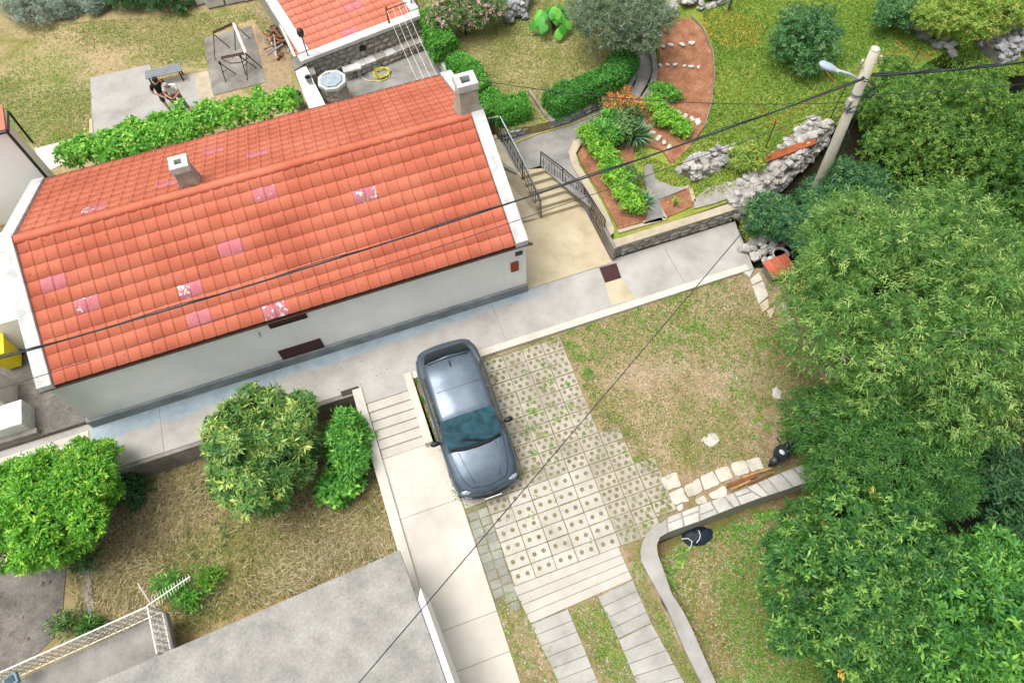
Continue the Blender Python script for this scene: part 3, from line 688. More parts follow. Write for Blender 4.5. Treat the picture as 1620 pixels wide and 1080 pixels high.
# ------------------------------------------------------------------ paving of the parking court
def slopeM(): return Matrix.Rotation(math.atan(.14), 3, 'X')
def paver_mesh(holes, r, w_, d_, h, mat):
    bm = bmesh.new(); E = []
    def loop(pts):
        vs_ = [bm.verts.new(p) for p in pts]; E.extend(bm.edges.new((vs_[i], vs_[(i+1) % len(vs_)])) for i in range(len(vs_))); return vs_
    o = loop([(-w_/2, -d_/2, 0), (w_/2, -d_/2, 0), (w_/2, d_/2, 0), (-w_/2, d_/2, 0)])
    hs_ = [loop([(x+r*math.cos(2*math.pi*k/10), y+r*math.sin(2*math.pi*k/10), 0) for k in range(10)]) for x, y in holes]
    bmesh.ops.triangle_fill(bm, use_beauty=True, use_dissolve=False, edges=E)
    for f in list(bm.faces):
        if f.normal.z < 0: f.normal_flip()
    for L_ in [o]+hs_:
        lo = [bm.verts.new((v.co.x, v.co.y, -h)) for v in L_]
        for i in range(len(L_)):
            j = (i+1) % len(L_); bm.faces.new((L_[j], L_[i], lo[i], lo[j]) if L_ is not o else (L_[i], lo[i], lo[j], L_[j]))
    me = bpy.data.meshes.new('paver'); bm.to_mesh(me); bm.free(); me.materials.append(mat); return me
PW, PD = .578, .355
h5 = [(-.18, .09), (0.02, .1), (.2, .07), (-.1, -.08), (.12, -.09)]
h2 = [(-.13, 0), (.13, .01)]
pm5 = [paver_mesh([(x*s, y*q) for x, y in h5], .056, PW, PD, .05, MT['paver']) for s, q in ((1, 1), (-1, 1), (1, -1))]
pm2 = [paver_mesh([(x*s, y) for x, y in h2], .06, PW, PD, .05, MT['paver_white']) for s in (1, -1)]
pm0 = paver_mesh([], .05, PW, PD, .05, MT['paver_white'])
pav = empty('paving', (0, 0, 0), 'grid of pale perforated grass pavers on the sloping parking court', 'paving'); pav['kind'] = 'structure'; del pav['category']
SM = slopeM()
structure(MB().prism([XY(-3.88, -1.80, PK)+Vector((0, 0, .006)), XY(.36, -1.80, PK)+Vector((0, 0, .006)), XY(.36, -4.9, PK)+Vector((0, 0, .006)), XY(.98, -4.9, PK)+Vector((0, 0, .006)), XY(.98, -6.05, PK)+Vector((0, 0, .006)), XY(1.58, -6.05, PK)+Vector((0, 0, .006)), XY(1.58, -7.55, PK)+Vector((0, 0, .006)), XY(.98, -7.95, PK)+Vector((0, 0, .006)), XY(-3.3, -7.95, PK)+Vector((0, 0, .006)), XY(-3.88, -8.4, PK)+Vector((0, 0, .006))], depth=.05).build('paving_bed', MT['bed_gravel']))
cells = [(c_, r_) for c_ in range(7) for r_ in range(16)]+[(7, r_) for r_ in range(8, 16)]+[(8, r_) for r_ in range(11, 15)]
for c_, r_ in cells:
    x = -3.87+.603*(c_+.5)+(.008 if c_ > 6 else 0); y = -1.86-.38*(r_+.5)
    if c_ == 0 and r_ >= 10: continue
    two = 1 <= c_ <= 5 and r_ >= (10 if c_ > 1 else 11)
    if c_ == 0 and r_ == 9: me = pm0
    else: me = R.choice(pm2) if two else R.choice(pm5)
    inst('paver', me, pav, (x+R.gauss(0, .004), y+R.gauss(0, .004), pz(PK, x, y)+.022+R.uniform(-.006, .006)), Matrix.Rotation(R.gauss(0, .008), 3, 'Z') @ SM @ Matrix.Rotation(R.gauss(0, .012), 3, 'Y'))
# grey setts along the walkway
sm = MB().box((0, 0, -.03), (.27, .21, .06)).mesh('sett'); sm.materials.append(MT['sett'])
for i in range(2):
    for j in range(12):
        x = -3.87+.15+i*.295; y = -5.82-j*.225-.1
        if j > 9 and i == 0: continue
        inst('sett', sm, pav, (x+R.gauss(0, .008), y+R.gauss(0, .008), pz(PK, x, y)+.02+R.uniform(-.006, .006)), Matrix.Rotation(R.gauss(0, .05), 3, 'Z') @ SM, (R.uniform(.9, 1.02), R.uniform(.9, 1.02), 1))
# smooth ramp slabs
ramp = empty('ramp', (0, 0, 0), 'ramp of long ribbed concrete slabs splitting into two wheel tracks', 'ramp'); ramp['kind'] = 'structure'; del ramp['category']
def quad_row(A, B, Cc, D, n, name, mat, parent, gap=.012):
    """A,B top edge; D,Cc bottom edge"""
    for i in range(n):
        t0, t1 = i/n, (i+1)/n; dv = (D-A).length; e = gap/dv/2
        q = [A.lerp(D, t0+e), B.lerp(Cc, t0+e), B.lerp(Cc, t1-e), A.lerp(D, t1-e)]
        dz = .03+R.uniform(-.004, .004); MB().prism([p+Vector((0, 0, dz)) for p in q], depth=.09).build(name, mat, parent, bevel=.006)
K = lambda x, y: Wp(x, y, PK)
quad_row(K(812, 928), K(978, 865), K(1000, 916), K(840, 986), 4, 'ramp_slab', MT['slab_white'], ramp)
quad_row(K(840, 987), K(898, 963), K(960, 1112), K(909, 1130), 8, 'track_slab', MT['slab_grey'], ramp)
quad_row(K(946, 943), K(1001, 918), K(1030, 985), K(978, 1010), 4, 'track_slab', MT['slab_grey'], ramp)
quad_row(K(978.5, 1011), K(1030.5, 986), K(1102, 1115), K(1028, 1130), 6, 'track_slab', MT['slab_grey'], ramp)
# flat stones along the lawn edge
edge_st = empty('stone_edging', (0, 0, 0), 'irregular row of pale flat stones between the lawn and the crazy-paved wall', 'stones')
fl = [((1046, 757), (1068, 745), (1078, 770), (1055, 776)), ((1057, 780), (1080, 771), (1091, 793), (1068, 799)), ((1081, 769), (1104, 755), (1112, 776), (1089, 787)), ((1106, 755), (1129, 744), (1138, 766), (1115, 776)), ((1129, 744), (1152, 736), (1161, 757), (1139, 765)),
      ((1154, 735), (1177, 728), (1186, 748), (1166, 756)), ((1178, 729), (1200, 722), (1208, 741), (1190, 748)), ((1099, 790), (1113, 783), (1118, 797), (1105, 800)), ((1120, 781), (1146, 768), (1150, 783), (1130, 792)), ((1068, 802), (1078, 797), (1082, 807), (1072, 810))]
for q in fl:
    pts = [K(*p)+Vector((R.gauss(0, .015), R.gauss(0, .015), .045+R.uniform(-.008, .008))) for p in q]
    m8 = []
    for i in range(4):
        a, b = pts[i], pts[(i+1) % 4]; m8 += [a.lerp(b, .1), a.lerp(b, .5)+Vector((R.gauss(0, .015), R.gauss(0, .015), 0)), a.lerp(b, .9)]
    MB().prism(m8, depth=.1).build('flagstone', MT['flag_pale'], edge_st, bevel=.01)
# crazy paved wall top and curved concrete wall
cw = empty('garden_wall', (0, 0, 0), 'low garden wall with crazy-paved top curving into a bare concrete kerb', 'wall')
K2 = lambda x, y: Wp(x, y, (.248, 0, .14))
top = [K2(*p) for p in ((1055, 819), (1104, 800), (1141, 787), (1185, 770), (1225, 752), (1270, 735))]; bot = [K2(*p) for p in ((1056, 842), (1104, 825), (1154, 805), (1204, 787), (1242, 775), (1290, 758))]
mb = MB()
for i in range(5): mb.prism([top[i], top[i+1], bot[i+1], bot[i]], zb=-2.2)
mb.build('wall_core', MT['mortar'], cw)
def along(L_, t):
    f = t*(len(L_)-1); i = min(int(f), len(L_)-2); return L_[i].lerp(L_[i+1], f-i)
ts = [0]; 
while ts[-1] < 1: ts.append(ts[-1]+R.uniform(.07, .12))
ts[-1] = 1
for i in range(len(ts)-1):
    a, b = ts[i], ts[i+1]; sk = [R.uniform(-.025, .025) for _ in range(2)]
    ra, rb = (a+(.0 if i == 0 else sk0)), b+(0 if i == len(ts)-2 else sk[0]); sk0 = sk[0]
    e = .006; up3 = Vector((0, 0, .035+R.uniform(-.006, .006)))
    if R.random() < .55:
        m = R.uniform(.35, .65)
        for (u0, u1) in ((0, m-.03), (m+.03, 1)):
            def P(t, uu): return along(top, min(1, max(0, t))).lerp(along(bot, min(1, max(0, t))), uu)
            MB().prism([P(a+e+(ra-a)*u0, u0)+up3, P(b-e+(rb-b)*u0, u0+R.uniform(-.06, .06) if u0 else 0)+up3, P(b-e+(rb-b)*u1, u1)+up3, P(a+e+(ra-a)*u1, u1)+up3], depth=.035).build('flagstone', MT['flag'], cw, bevel=.006)
    else:
        def P(t, uu): return along(top, min(1, max(0, t))).lerp(along(bot, min(1, max(0, t))), uu)
        MB().prism([P(a+e, 0)+up3, P(b-e, 0)+up3, P(rb-e, 1)+up3, P(ra+e, 1)+up3], depth=.035).build('flagstone', MT['flag'], cw, bevel=.006)
inn = [(1055.5, 842), (1044, 849), (1039, 862), (1041, 878), (1047, 893), (1054, 914), (1063, 939), (1082, 968), (1096, 997), (1116, 1043), (1133, 1080), (1150, 1120)]
out = [(1054.5, 821), (1028, 838), (1017, 856), (1013, 872), (1015, 887), (1024, 905), (1035, 925), (1053, 956), (1067, 988), (1084, 1028), (1110, 1080), (1128, 1120)]
mb = MB(); I = [K2(*p) for p in inn]; O = [K2(*p) for p in out]
for i in range(len(I)-1): mb.prism([O[i], I[i], I[i+1], O[i+1]], zb=-2.2)
mb.build('curved_kerb', MT['concrete_mid'], cw)

# ================================================================== SIDE STAIRS AND RAILINGS
ss = empty('side_stairs', (0, 0, 0), 'flight of beige concrete stairs climbing beside the house gable', 'stairs')
NS2 = 6; Ya, Yb = 2.43, 3.80
for i in range(NS2):
    t0, t1 = i/NS2, (i+1)/NS2; ya, yb2 = Ya+(Yb-Ya)*t0, Ya+(Yb-Ya)*t1; z = .03+(ZU-.03)*(i+1)/NS2
    xl0, xl1 = 1.36-.3*t0, 1.36-.3*t1; xr0, xr1 = 2.84-1.0*t0, 2.84-1.0*t1
    MB().prism([(xl0, ya, z), (xr0, ya, z), (xr1, yb2, z), (xl1, yb2, z)], zb=-.3).build('step', MT['tan'], ss, bevel=.008)
sw = MB(); sw.prism([(.06, 2.43, .35), (1.34, 2.43, .05), (1.06, 3.8, ZU+.02), (.95, 5.6, ZU+.03), (.06, 5.6, ZU+.05)], zb=-.3)
tag(sw.build('ledge', MT['tan_wall']), 'beige plastered ledge between the house gable and the stair railing', 'wall')
def railing(name, label, top, bot, nb, mats, parentgroup=None, orn=True, rr=.022):
    """top, bot polylines of equal length"""
    o = empty(name, (0, 0, 0), label, 'railing')
    top = [Vector(p) for p in top]; bot = [Vector(p) for p in bot]
    MB().tube(top, rr, 8).build('top_rail', mats[0], o, smooth=True)
    low = [b.lerp(t_, .12) for t_, b in zip(top, bot)]; hi = [b.lerp(t_, .86) for t_, b in zip(top, bot)]
    MB().tube(low, .012, 6).build('rail', mats[1], o); MB().tube(hi, .012, 6).build('rail', mats[1], o)
    for t_, b in zip(top, bot): MB().tube([b, t_], .02, 6).build('post', mats[1], o)
    tot = sum((top[i+1]-top[i]).length for i in range(len(top)-1))
    for i in range(len(top)-1):
        k = max(2, round(nb*(top[i+1]-top[i]).length/tot))
        for j in range(1, k):
            f = j/k; a = low[i].lerp(low[i+1], f); b = hi[i].lerp(hi[i+1], f)
            mb = MB().tube([a, b], .008, 5)
            if orn and j % 2:
                m = a.lerp(b, .5); d = (top[i+1]-top[i]).normalized()*.035
                mb.tube([m+Vector((0, 0, .14)), m+d+Vector((0, 0, .07)), m+d*1.2, m+d-Vector((0, 0, .07)), m-Vector((0, 0, .14)), m-d-Vector((0, 0, .07)), m-d*1.2, m-d+Vector((0, 0, .07)), m+Vector((0, 0, .14))], .006, 4)
            mb.build('baluster', mats[1], o)
    return o
railing('stair_railing', 'black iron railing with grey handrail next to the house gable', [(1.33, 2.38, .98), (1.15, 3.55, 1.72), (1.02, 5.25, 2.0), (.62, 5.3, 2.0)], [(1.38, 2.44, .03), (1.15, 3.55, .80), (1.02, 5.25, .93), (.62, 5.3, .93)], 26, (MT['galv'], MT['iron']))
railing('stair_railing', 'black ornamental iron railing between the stairs and the planted bed', [(1.80, 3.62, 1.72), (2.30, 3.0, 1.42), (2.80, 2.38, 1.0), (2.92, .95, .95)], [(1.84, 3.75, .86), (2.36, 3.05, .45), (2.88, 2.42, .06), (2.92, .95, .06)], 30, (MT['iron'], MT['iron']))
# curved kerb of the planted bed
ck_o = [(935, 210), (908, 222), (899, 240), (905, 262), (925, 295), (948, 338), (966, 372)]
ck_i = [(952, 212), (920, 226), (911, 242), (917, 262), (937, 293), (960, 335), (974, 366)]
zc = [.98, .98, .95, .9, .8, .66, .58]
A_ = [Wp(*p, z) for p, z in zip(ck_o, zc)]; B_ = [Wp(*p, z) for p, z in zip(ck_i, zc)]
mb = MB()
for i in range(len(A_)-1): mb.prism([A_[i], A_[i+1], B_[i+1], B_[i]], zb=-.3)
tag(mb.build('bed_kerb', MT['tan_wall']), 'curved beige concrete kerb round the planted bed at the stairs', 'kerb')
# second curved kerb along the soil plot
k1 = [(1008, 55), (1022, 68), (1031, 90), (1033, 112), (1027, 135), (1015, 152), (1000, 167), (985, 180)]; k2 = [(1018, 52), (1030, 64), (1039, 88), (1041, 114), (1035, 138), (1022, 157), (1007, 172), (992, 186)]
mb = MB(); A_ = [Wp(*p, 1.12) for p in k1]; B_ = [Wp(*p, 1.12) for p in k2]
for i in range(len(A_)-1): mb.prism([A_[i], A_[i+1], B_[i+1], B_[i]], zb=.3)
tag(mb.build('path_side_kerb', MT['concrete_old']), 'curved grey kerb between the upper path and the bare soil plot', 'kerb')

# ------------------------------------------------------------------ stone walls
def stone_face(parent, A, B, z0, z1, nrm_, cw_, ch_, kind='stone_wall', depth=.12, jit=.25, holes=()):
    """stones set into a vertical face from A to B (xy), z0..z1"""
    A = Vector((A[0], A[1], 0)); B = Vector((B[0], B[1], 0)); Ln = (B-A).length; d = (B-A).normalized(); ang = math.atan2(d.y, d.x)
    nr = max(1, round((z1-z0)/ch_)); h = (z1-z0)/nr
    for r_ in range(nr):
        x = -R.random()*cw_*.5
        while x < Ln-.02:
            w_ = cw_*R.uniform(.6, 1.45); xa, xb = max(0, x), min(Ln, x+w_); x += w_
            if xb-xa < .06: continue
            hz = h*R.uniform(.82, 1.12); p = A+d*(xa+xb)/2; cz_ = z0+h*(r_+.5)+R.uniform(-.015, .015)
            if any(abs((xa+xb)/2-hx) < .14 and abs(cz_-hz_) < .12 for hx, hz_ in holes): continue
            inst('stone', R.choice(RK[kind]), parent, (p.x+nrm_[0]*R.uniform(-.02, .02), p.y+nrm_[1]*R.uniform(-.02, .02), cz_),
                 (R.uniform(-.1, .1), R.uniform(-.12, .12), ang+R.choice((0, math.pi))), ((xb-xa)*1.0, depth*1.5, hz*1.28))
def stone_heap(parent, pts, width, z0, top, size, kind, seed=0, dens=1.0):
    """dry stone wall along a polyline: stones on faces and top"""
    g = random.Random(seed)
    for i in range(len(pts)-1):
        a, b = Vector(pts[i]), Vector(pts[i+1]); L_ = (b-a).length; d = (b-a).normalized(); nn = Vector((-d.y, d.x, 0))
        n = int(L_/size*dens*1.9*(width/size+1.2)*max(1.2, (top-z0)/size*.75))
        for _ in range(n):
            s = g.random()*L_; q = g.uniform(-1, 1); lv = g.random()
            wdt = width/2*(1-.25*lv); z = a.z+(b.z-a.z)*s/L_+z0+(top-z0)*lv
            if lv < .7 and abs(q) < .6: q = math.copysign(g.uniform(.75, 1), q)
            k = size*g.uniform(.65, 1.35); p = a+d*s+nn*q*wdt
            inst('stone', g.choice(RK[kind]), parent, (p.x, p.y, z), (g.uniform(-.5, .5), g.uniform(-.5, .5), g.uniform(0, 6.28)), (k*g.uniform(.9, 1.35), k, k*g.uniform(.7, 1)))
def core(parent, pts, width, zb, zt, mat):
    mb = MB()
    for i in range(len(pts)-1):
        a, b = Vector(pts[i]), Vector(pts[i+1]); d = (b-a).normalized(); nn = Vector((-d.y, d.x, 0))*width/2
        mb.prism([a+nn+Vector((0, 0, zt)), b+nn+Vector((0, 0, zt)), b-nn+Vector((0, 0, zt)), a-nn+Vector((0, 0, zt))], zb=zb)
    return mb.build('wall_core', mat, parent)
# mortared retaining wall along the path
gw = empty('stone_retaining_wall', (0, 0, 0), 'mortared stone retaining wall with concrete coping beside the pale path', 'wall')
MB().b2(2.97, 7.05, .20, .5, -.2, .53).build('wall_core', MT['mortar'], gw)
stone_face(gw, (3.0, .20), (7.05, .20), .0, .53, (0, -1), .3, .185, 'stone_wall', .09)
MB().prism([(2.95, .13, .60), (7.1, .15, .62), (7.1, .42, .62), (2.95, .42, .60)], depth=.075).build('coping', MT['tan_wall'], gw, bevel=.012)
MB().b2(2.86, 2.965, .06, 1.0, 0.02, .64).build('end_pier', MT['concrete_old'], gw, bevel=.012)
# dry stone walls on the right
dw = empty('dry_stone_wall', (0, 0, 0), 'white dry-stone wall running from the garden bed towards the utility pole', 'wall')
dpts = [(6.95, .62, 0), (8.0, .85, .05), (9.0, 1.2, .1), (10.1, 1.75, .15), (11.4, 2.4, .2)]
core(dw, dpts, .62, -.4, .62, MT['mortar'])
stone_heap(dw, dpts, .98, -.05, .74, .23, 'stone_white', 3, 1.1)
sp = MB(); sp.prism([Wp(1098, 330, .66), Wp(1128, 322, .66), Wp(1170, 308, .68), Wp(1165, 285, .7), Wp(1120, 296, .68), Wp(1098, 315, .66)], zb=.2)
sp.build('mortar_cap', MT['mortar'], dw)
hp = empty('stone_heap', (0, 0, 0), 'curved heap of grey field stones behind the white dry-stone wall', 'stones')
p0 = [Wp(*p, PM) for p in ((1086, 282), (1100, 268), (1122, 258), (1145, 252), (1165, 250))]
core(hp, [Vector((p.x, p.y, p.z)) for p in p0], .5, .2, .28, MT['mortar_dark'])
stone_heap(hp, p0, .75, 0, .42, .21, 'stone_white', 5, 1.0)
h2_ = empty('stone_heap', (0, 0, 0), 'rounded pile of grey stones behind the raised lawn beside the oleander', 'stones')
p0 = [Wp(*p, ZL+.1) for p in ((786, 28), (800, 16), (822, 10), (838, 12))]
core(h2_, p0, .9, .5, .35, MT['mortar_dark']); stone_heap(h2_, p0, 1.15, 0, .5, .2, 'stone_grey', 7, .9)
h3 = empty('stone_heap', (0, 0, 0), 'broken line of grey stones across the meadow at the top right', 'stones')
stone_heap(h3, [Wp(*p, PM) for p in ((1400, 8), (1425, 28), (1455, 50), (1490, 70), (1512, 84))], .55, 0, .22, .3, 'stone_grey', 9, .5)
h4 = empty('dry_stone_wall', (0, 0, 0), 'grey dry-stone wall at the far right edge of the meadow', 'wall')
p0 = [Wp(*p, PM) for p in ((1560, 92), (1590, 78), (1625, 58), (1660, 40))]
core(h4, p0, .8, .2, .4, MT['mortar_dark']); stone_heap(h4, p0, 1.05, 0, .55, .24, 'stone_grey', 11, .9)
h5_ = empty('dry_stone_wall', (0, 0, 0), 'pale dry-stone wall behind the olive tree at the top', 'wall')
stone_heap(h5_, [Wp(*p, PM) for p in ((1040, 28), (1075, 16), (1105, 8), (1140, -2))], .6, 0, .35, .26, 'stone_white', 12, .7)
# rubble and flags at the end of the path
rb = empty('rubble', (0, 0, 0), 'rubble stones and broken flags heaped at the end of the path', 'stones')
stone_heap(rb, [Wp(*p, 0) for p in ((1180, 405), (1200, 392), (1215, 380), (1228, 366))], .6, 0, .18, .24, 'stone_white', 13, .7)
stone_heap(rb, [Wp(*p, -.1) for p in ((1200, 412), (1225, 405), (1250, 395))], .5, 0, .2, .22, 'stone_white', 14, .6)
fs_ = empty('flag_edging', (0, 0, 0), 'broken triangular flagstones edging the right side of the lawn', 'stones')
for q in (((1175, 432), (1193, 424), (1186, 440)), ((1186, 443), (1200, 432), (1206, 444), (1190, 452)), ((1190, 453), (1206, 446), (1215, 470), (1200, 482)), ((1201, 483), (1214, 473), (1216, 488), (1206, 496)), ((1212, 492), (1226, 488), (1219, 506)), ((1232, 476), (1244, 482), (1248, 498), (1240, 496)), ((1242, 498), (1256, 506), (1262, 530), (1252, 524))):
    pts = [K(*p)+Vector((0, 0, .05+R.uniform(0, .03))) for p in q]; MB().prism(pts, depth=.08).build('flagstone', MT['flag_pale'] if R.random() < .7 else MT['tan'], fs_, bevel=.008)
wp_ = Wp(1126, 693, PK); tag(inst('field_stone', RK['stone_clean'][1], None, wp_+Vector((0, 0, -.01)), (0, 0, .4), (.5, .42, .12)), 'flat pale stone lying alone in the middle of the parking lawn', 'stone')
wp_ = Wp(1228, 622, PK); tag(inst('field_stone', RK['stone_clean'][3], None, wp_+Vector((0, 0, 0)), (0, 0, 1), (.42, .3, .2)), 'pale stone at the lawn edge under the willow', 'stone')

# ------------------------------------------------------------------ plot, beds, edging
def soil(name, px, pl, dz, label):
    pts = [Wp(*p, pl)+Vector((0, 0, dz)) for p in px]
    o = MB().prism(pts, depth=.3).build(name, MT['soil']); return structure(o, label)
soil('soil_plot', [(1037, 45), (1060, 34), (1092, 30), (1112, 50), (1126, 85), (1129, 120), (1124, 165), (1112, 205), (1090, 235), (1062, 262), (1048, 240), (1000, 225), (990, 188), (1010, 172), (1028, 150), (1040, 120), (1043, 90)], PM, .06, None)
soil('soil_bed', [(914, 244), (925, 228), (950, 215), (985, 192), (1005, 225), (1000, 262), (1010, 295), (1028, 330), (1032, 348), (978, 364), (962, 332), (940, 292), (920, 262)], PM, .05, None)
soil('soil_bed', [(1040, 320), (1090, 297), (1098, 312), (1096, 326), (1050, 346)], .65, 0, None)
structure(MB().prism([Wp(*p, PM)+Vector((0, 0, .07)) for p in ((1020, 262), (1032, 262), (1036, 285), (1062, 296), (1085, 300), (1042, 318), (1050, 345), (1020, 352), (1030, 318), (1018, 290))], depth=.2).build('garden_paving', MT['concrete_dark']))
bw = MB()
for a, b in (((1042, 316), (1092, 293)), ((1038, 318), (1053, 345)), ((1092, 295), (1098, 318)), ((1053, 345), (1018, 352)), ((978, 366), (1048, 346))):
    A, B = Wp(*a, .66), Wp(*b, .66); d = (B-A).normalized(); q = Vector((-d.y, d.x, 0))*.06
    bw.prism([A+q, B+q, B-q, A-q], zb=.2)
tag(bw.build('bed_edging', MT['tan_wall']), 'thin concrete edging round the small bare bed by the stone wall', 'kerb')
pe = MB(); pl_ = [Wp(*p, PM)+Vector((0, 0, .1)) for p in ((1092, 28), (1112, 48), (1127, 85), (1130, 120), (1125, 165), (1113, 205))]
pe.tube(pl_, .022, 6); tag(pe.build('plot_edging', MT['concrete_old']), 'thin curved edging between the bare soil plot and the meadow', 'kerb')
def stone_row(label, px, size, n=None):
    o = empty('stone_row', (0, 0, 0), label, 'stones')
    for p in px:
        q = Wp(*p, PM); k = size*R.uniform(.8, 1.2); inst('stone', R.choice(RK['stone_clean']), o, (q.x, q.y, q.z+.1), (R.uniform(-.2, .2), R.uniform(-.2, .2), R.uniform(0, 6)), (k*1.2, k*.8, k*.6))
stone_row('topmost row of white stones across the bare soil plot', [(1034, 79), (1048, 77), (1061, 75), (1078, 74), (1093, 72)], .2)
stone_row('thin second row of white stones across the bare soil plot', [(1044, 107), (1055, 106), (1067, 106), (1082, 108), (1092, 109), (1104, 110)], .15)
stone_row('slanting row of rounded white stones below the bare soil plot', [(1021, 160), (1029, 165), (1037, 168), (1045, 173), (1058, 177), (1072, 181), (1083, 188), (1094, 192), (1103, 197)], .21)
stone_row('short row of pale stones between the yucca and the bean plants', [(1022, 205), (1032, 213), (1041, 222), (1050, 229), (1058, 236)], .2)

# ------------------------------------------------------------------ low walls under the hedge
hw = empty('hedge_wall', (0, 0, 0), 'low grey stone wall under the long clipped hedge', 'wall')
a0, a1, a2 = Wp(868, 190, ZL), Wp(985, 140, ZL), Wp(1003, 108, ZL)
core(hw, [Vector((a0.x, a0.y, 0)), Vector((a1.x, a1.y, 0)), Vector((a2.x, a2.y, 0))], .2, .4, ZL-.02, MT['mortar'])
for p, q in ((a0, a1), (a1, a2)):
    d = (q-p).normalized(); nn = Vector((d.y, -d.x, 0)); stone_face(hw, p+nn*.1, q+nn*.1, ZU, ZL-.02, nn, .27, .17, 'stone_grey', .08)
mb = MB()
for p, q in ((a0, a1), (a1, a2)):
    d = (q-p).normalized(); nn = Vector((d.y, -d.x, 0))*.15; mb.prism([p+nn+Vector((0, 0, .04)), q+nn+Vector((0, 0, .04)), q-nn+Vector((0, 0, .04)), p-nn+Vector((0, 0, .04))], depth=.055)
mb.build('coping', MT['concrete_old'], hw)
hw2 = empty('hedge_wall', (0, 0, 0), 'short low stone wall under the hedge nearest the house chimney', 'wall')
a0, a1 = Wp(792, 207, ZL), Wp(842, 192, ZL)
core(hw2, [Vector((a0.x, a0.y, 0)), Vector((a1.x, a1.y, 0))], .2, .4, ZL-.02, MT['mortar']); d = (a1-a0).normalized(); nn = Vector((d.y, -d.x, 0))
stone_face(hw2, a0+nn*.1, a1+nn*.1, ZU, ZL-.02, nn, .27, .17, 'stone_grey', .08)
ls = empty('lawn_steps', (0, 0, 0), 'two narrow grey steps through the gap in the hedge', 'steps')
g0, g1 = Wp(846, 188, ZL), Wp(862, 188, ZL)
for i in range(2):
    y0 = g0.y+i*.28; MB().b2(g0.x, g1.x+.02, y0, y0+.3+(.5 if i else 0), .5, ZU+.12*(i+1)).build('step', MT['concrete_dark'], ls)
tag(MB().prism([(g1.x+.02, g0.y-.1, ZL+.08), (g1.x+.1, g0.y-.1, ZL+.08), (g1.x-.02, g0.y+1.2, ZL+.14), (g1.x-.1, g0.y+1.2, ZL+.14)], zb=.6).build('step_side_wall', MT['concrete_old']), 'thin concrete side wall of the narrow steps in the hedge gap', 'wall')

# ================================================================== SHED WITH STONE WALL
SZ = 1.98; SX0, SX1, SY = -4.45, -.02, 0.0; SHR = math.radians(10.3); SHO = Vector((.0, 10.98, 0))
shed = empty('shed', SHO, 'stone outbuilding with orange tiled roof behind the house', 'shed', rz=SHR)
SHM = Matrix.Translation(SHO) @ Matrix.Rotation(SHR, 4, 'Z')
MB().b2(SX0+.02, SX1-.02, SY, 6, ZU-.3, SZ-.05).build('wall', MT['mortar'], shed)
stone_face(shed, (SX0+.02, SY), (SX1-.02, SY), ZU+.02, SZ-.08, (0, -1), .27, .2, 'stone_wall', .1, holes=((2.0, 1.62),))
MB().b2(-2.45, -2.22, SY-.03, SY+.01, 1.52, 1.72).build('vent_hole', MT['rubber'], shed)
MB().b2(SX0-.12, SX1+.08, SY-.1, SY+.26, SZ-.04, SZ+.10).build('coping', MT['verge'], shed, bevel=.012)
MB().b2(SX1-.22, SX1+.1, SY+.262, 6, SZ+.0, SZ+.16).build('verge', MT['verge'], shed, bevel=.012)
MB().b2(SX0-.02, SX0+.34, SY+.262, 6, SZ+.0, SZ+.16).build('verge', MT['verge'], shed, bevel=.012)
rs = MB().b2(SX0+.34, SX1-.23, SY+.265, 6, SZ-.06, SZ+.02).build('roof', MT['rust_dark'], shed)
stw = (SX1-.23-SX0-.34)/12; tsh = tile_mesh(MT['tile_shed'], stw, .4); tshp = tile_mesh(MT['tile_pink'], stw, .4)
pink_s = []
for px, py in ((552, 14), (552, 51)):
    q = SHM.inverted() @ Wp(px, py, SZ+.05); pink_s.append((int((q.x-SX0-.34)/stw), int((q.y-SY-.27)/.4)))
for c_ in range(12):
    for r_ in range(11):
        hit = any(r_ == b and c_ in (a, a+1) for a, b in pink_s)
        inst('tile', tshp if hit else tsh, rs, (SX0+.34+c_*stw, SY+.27+r_*.4, SZ+.02+r_*.012), (.03, 0, R.gauss(0, .004)))
sb = empty('stone_ledge', SHO, 'low stone ledge running along the foot of the outbuilding wall', 'ledge', rz=SHR)
MB().b2(-3.2, -.1, SY-.36, SY-.08, ZU-.1, ZU+.30).build('ledge_core', MT['mortar'], sb)
stone_face(sb, (-3.2, SY-.36), (-.1, SY-.36), ZU+.01, ZU+.32, (0, -1), .25, .16, 'stone_wall', .08)
for i in range(8): MB().b2(-3.22+i*.392, -2.838+i*.392, SY-.40, SY-.07, ZU+.305, ZU+.36+R.uniform(-.01, .01)).build('cap_stone', R.choice([MT['concrete_old'], MT['stone_wall'], MT['verge']]), sb, bevel=.012)
# boundary wall between yard and lawn
yard_wall = MB().prism([Wp(*p, ZU+.9) for p in ((467, 113), (484, 104), (518, 172), (492, 180))], zb=ZU-.3).build('yard_wall', MT['plaster_white'], bevel=.012); tag(yard_wall, 'short whitewashed yard wall between the house and the stone outbuilding', 'wall')
tag(MB().prism([Wp(*p, SZ-.15) for p in ((459, 95), (474, 88), (481, 102), (466, 111))], zb=ZU-.2).build('gate_pier', MT['concrete_old']), 'grey pier at the corner of the stone outbuilding', 'pier')
tag(MB().prism([(.06, 10.6, ZL+.05), (.22, 10.6, ZL+.05), (.42, 7.0, ZL+.05), (.26, 7.0, ZL+.05)], zb=.4).build('side_wall', MT['verge']), 'thin pale concrete wall between the hose yard and the hedge', 'wall')
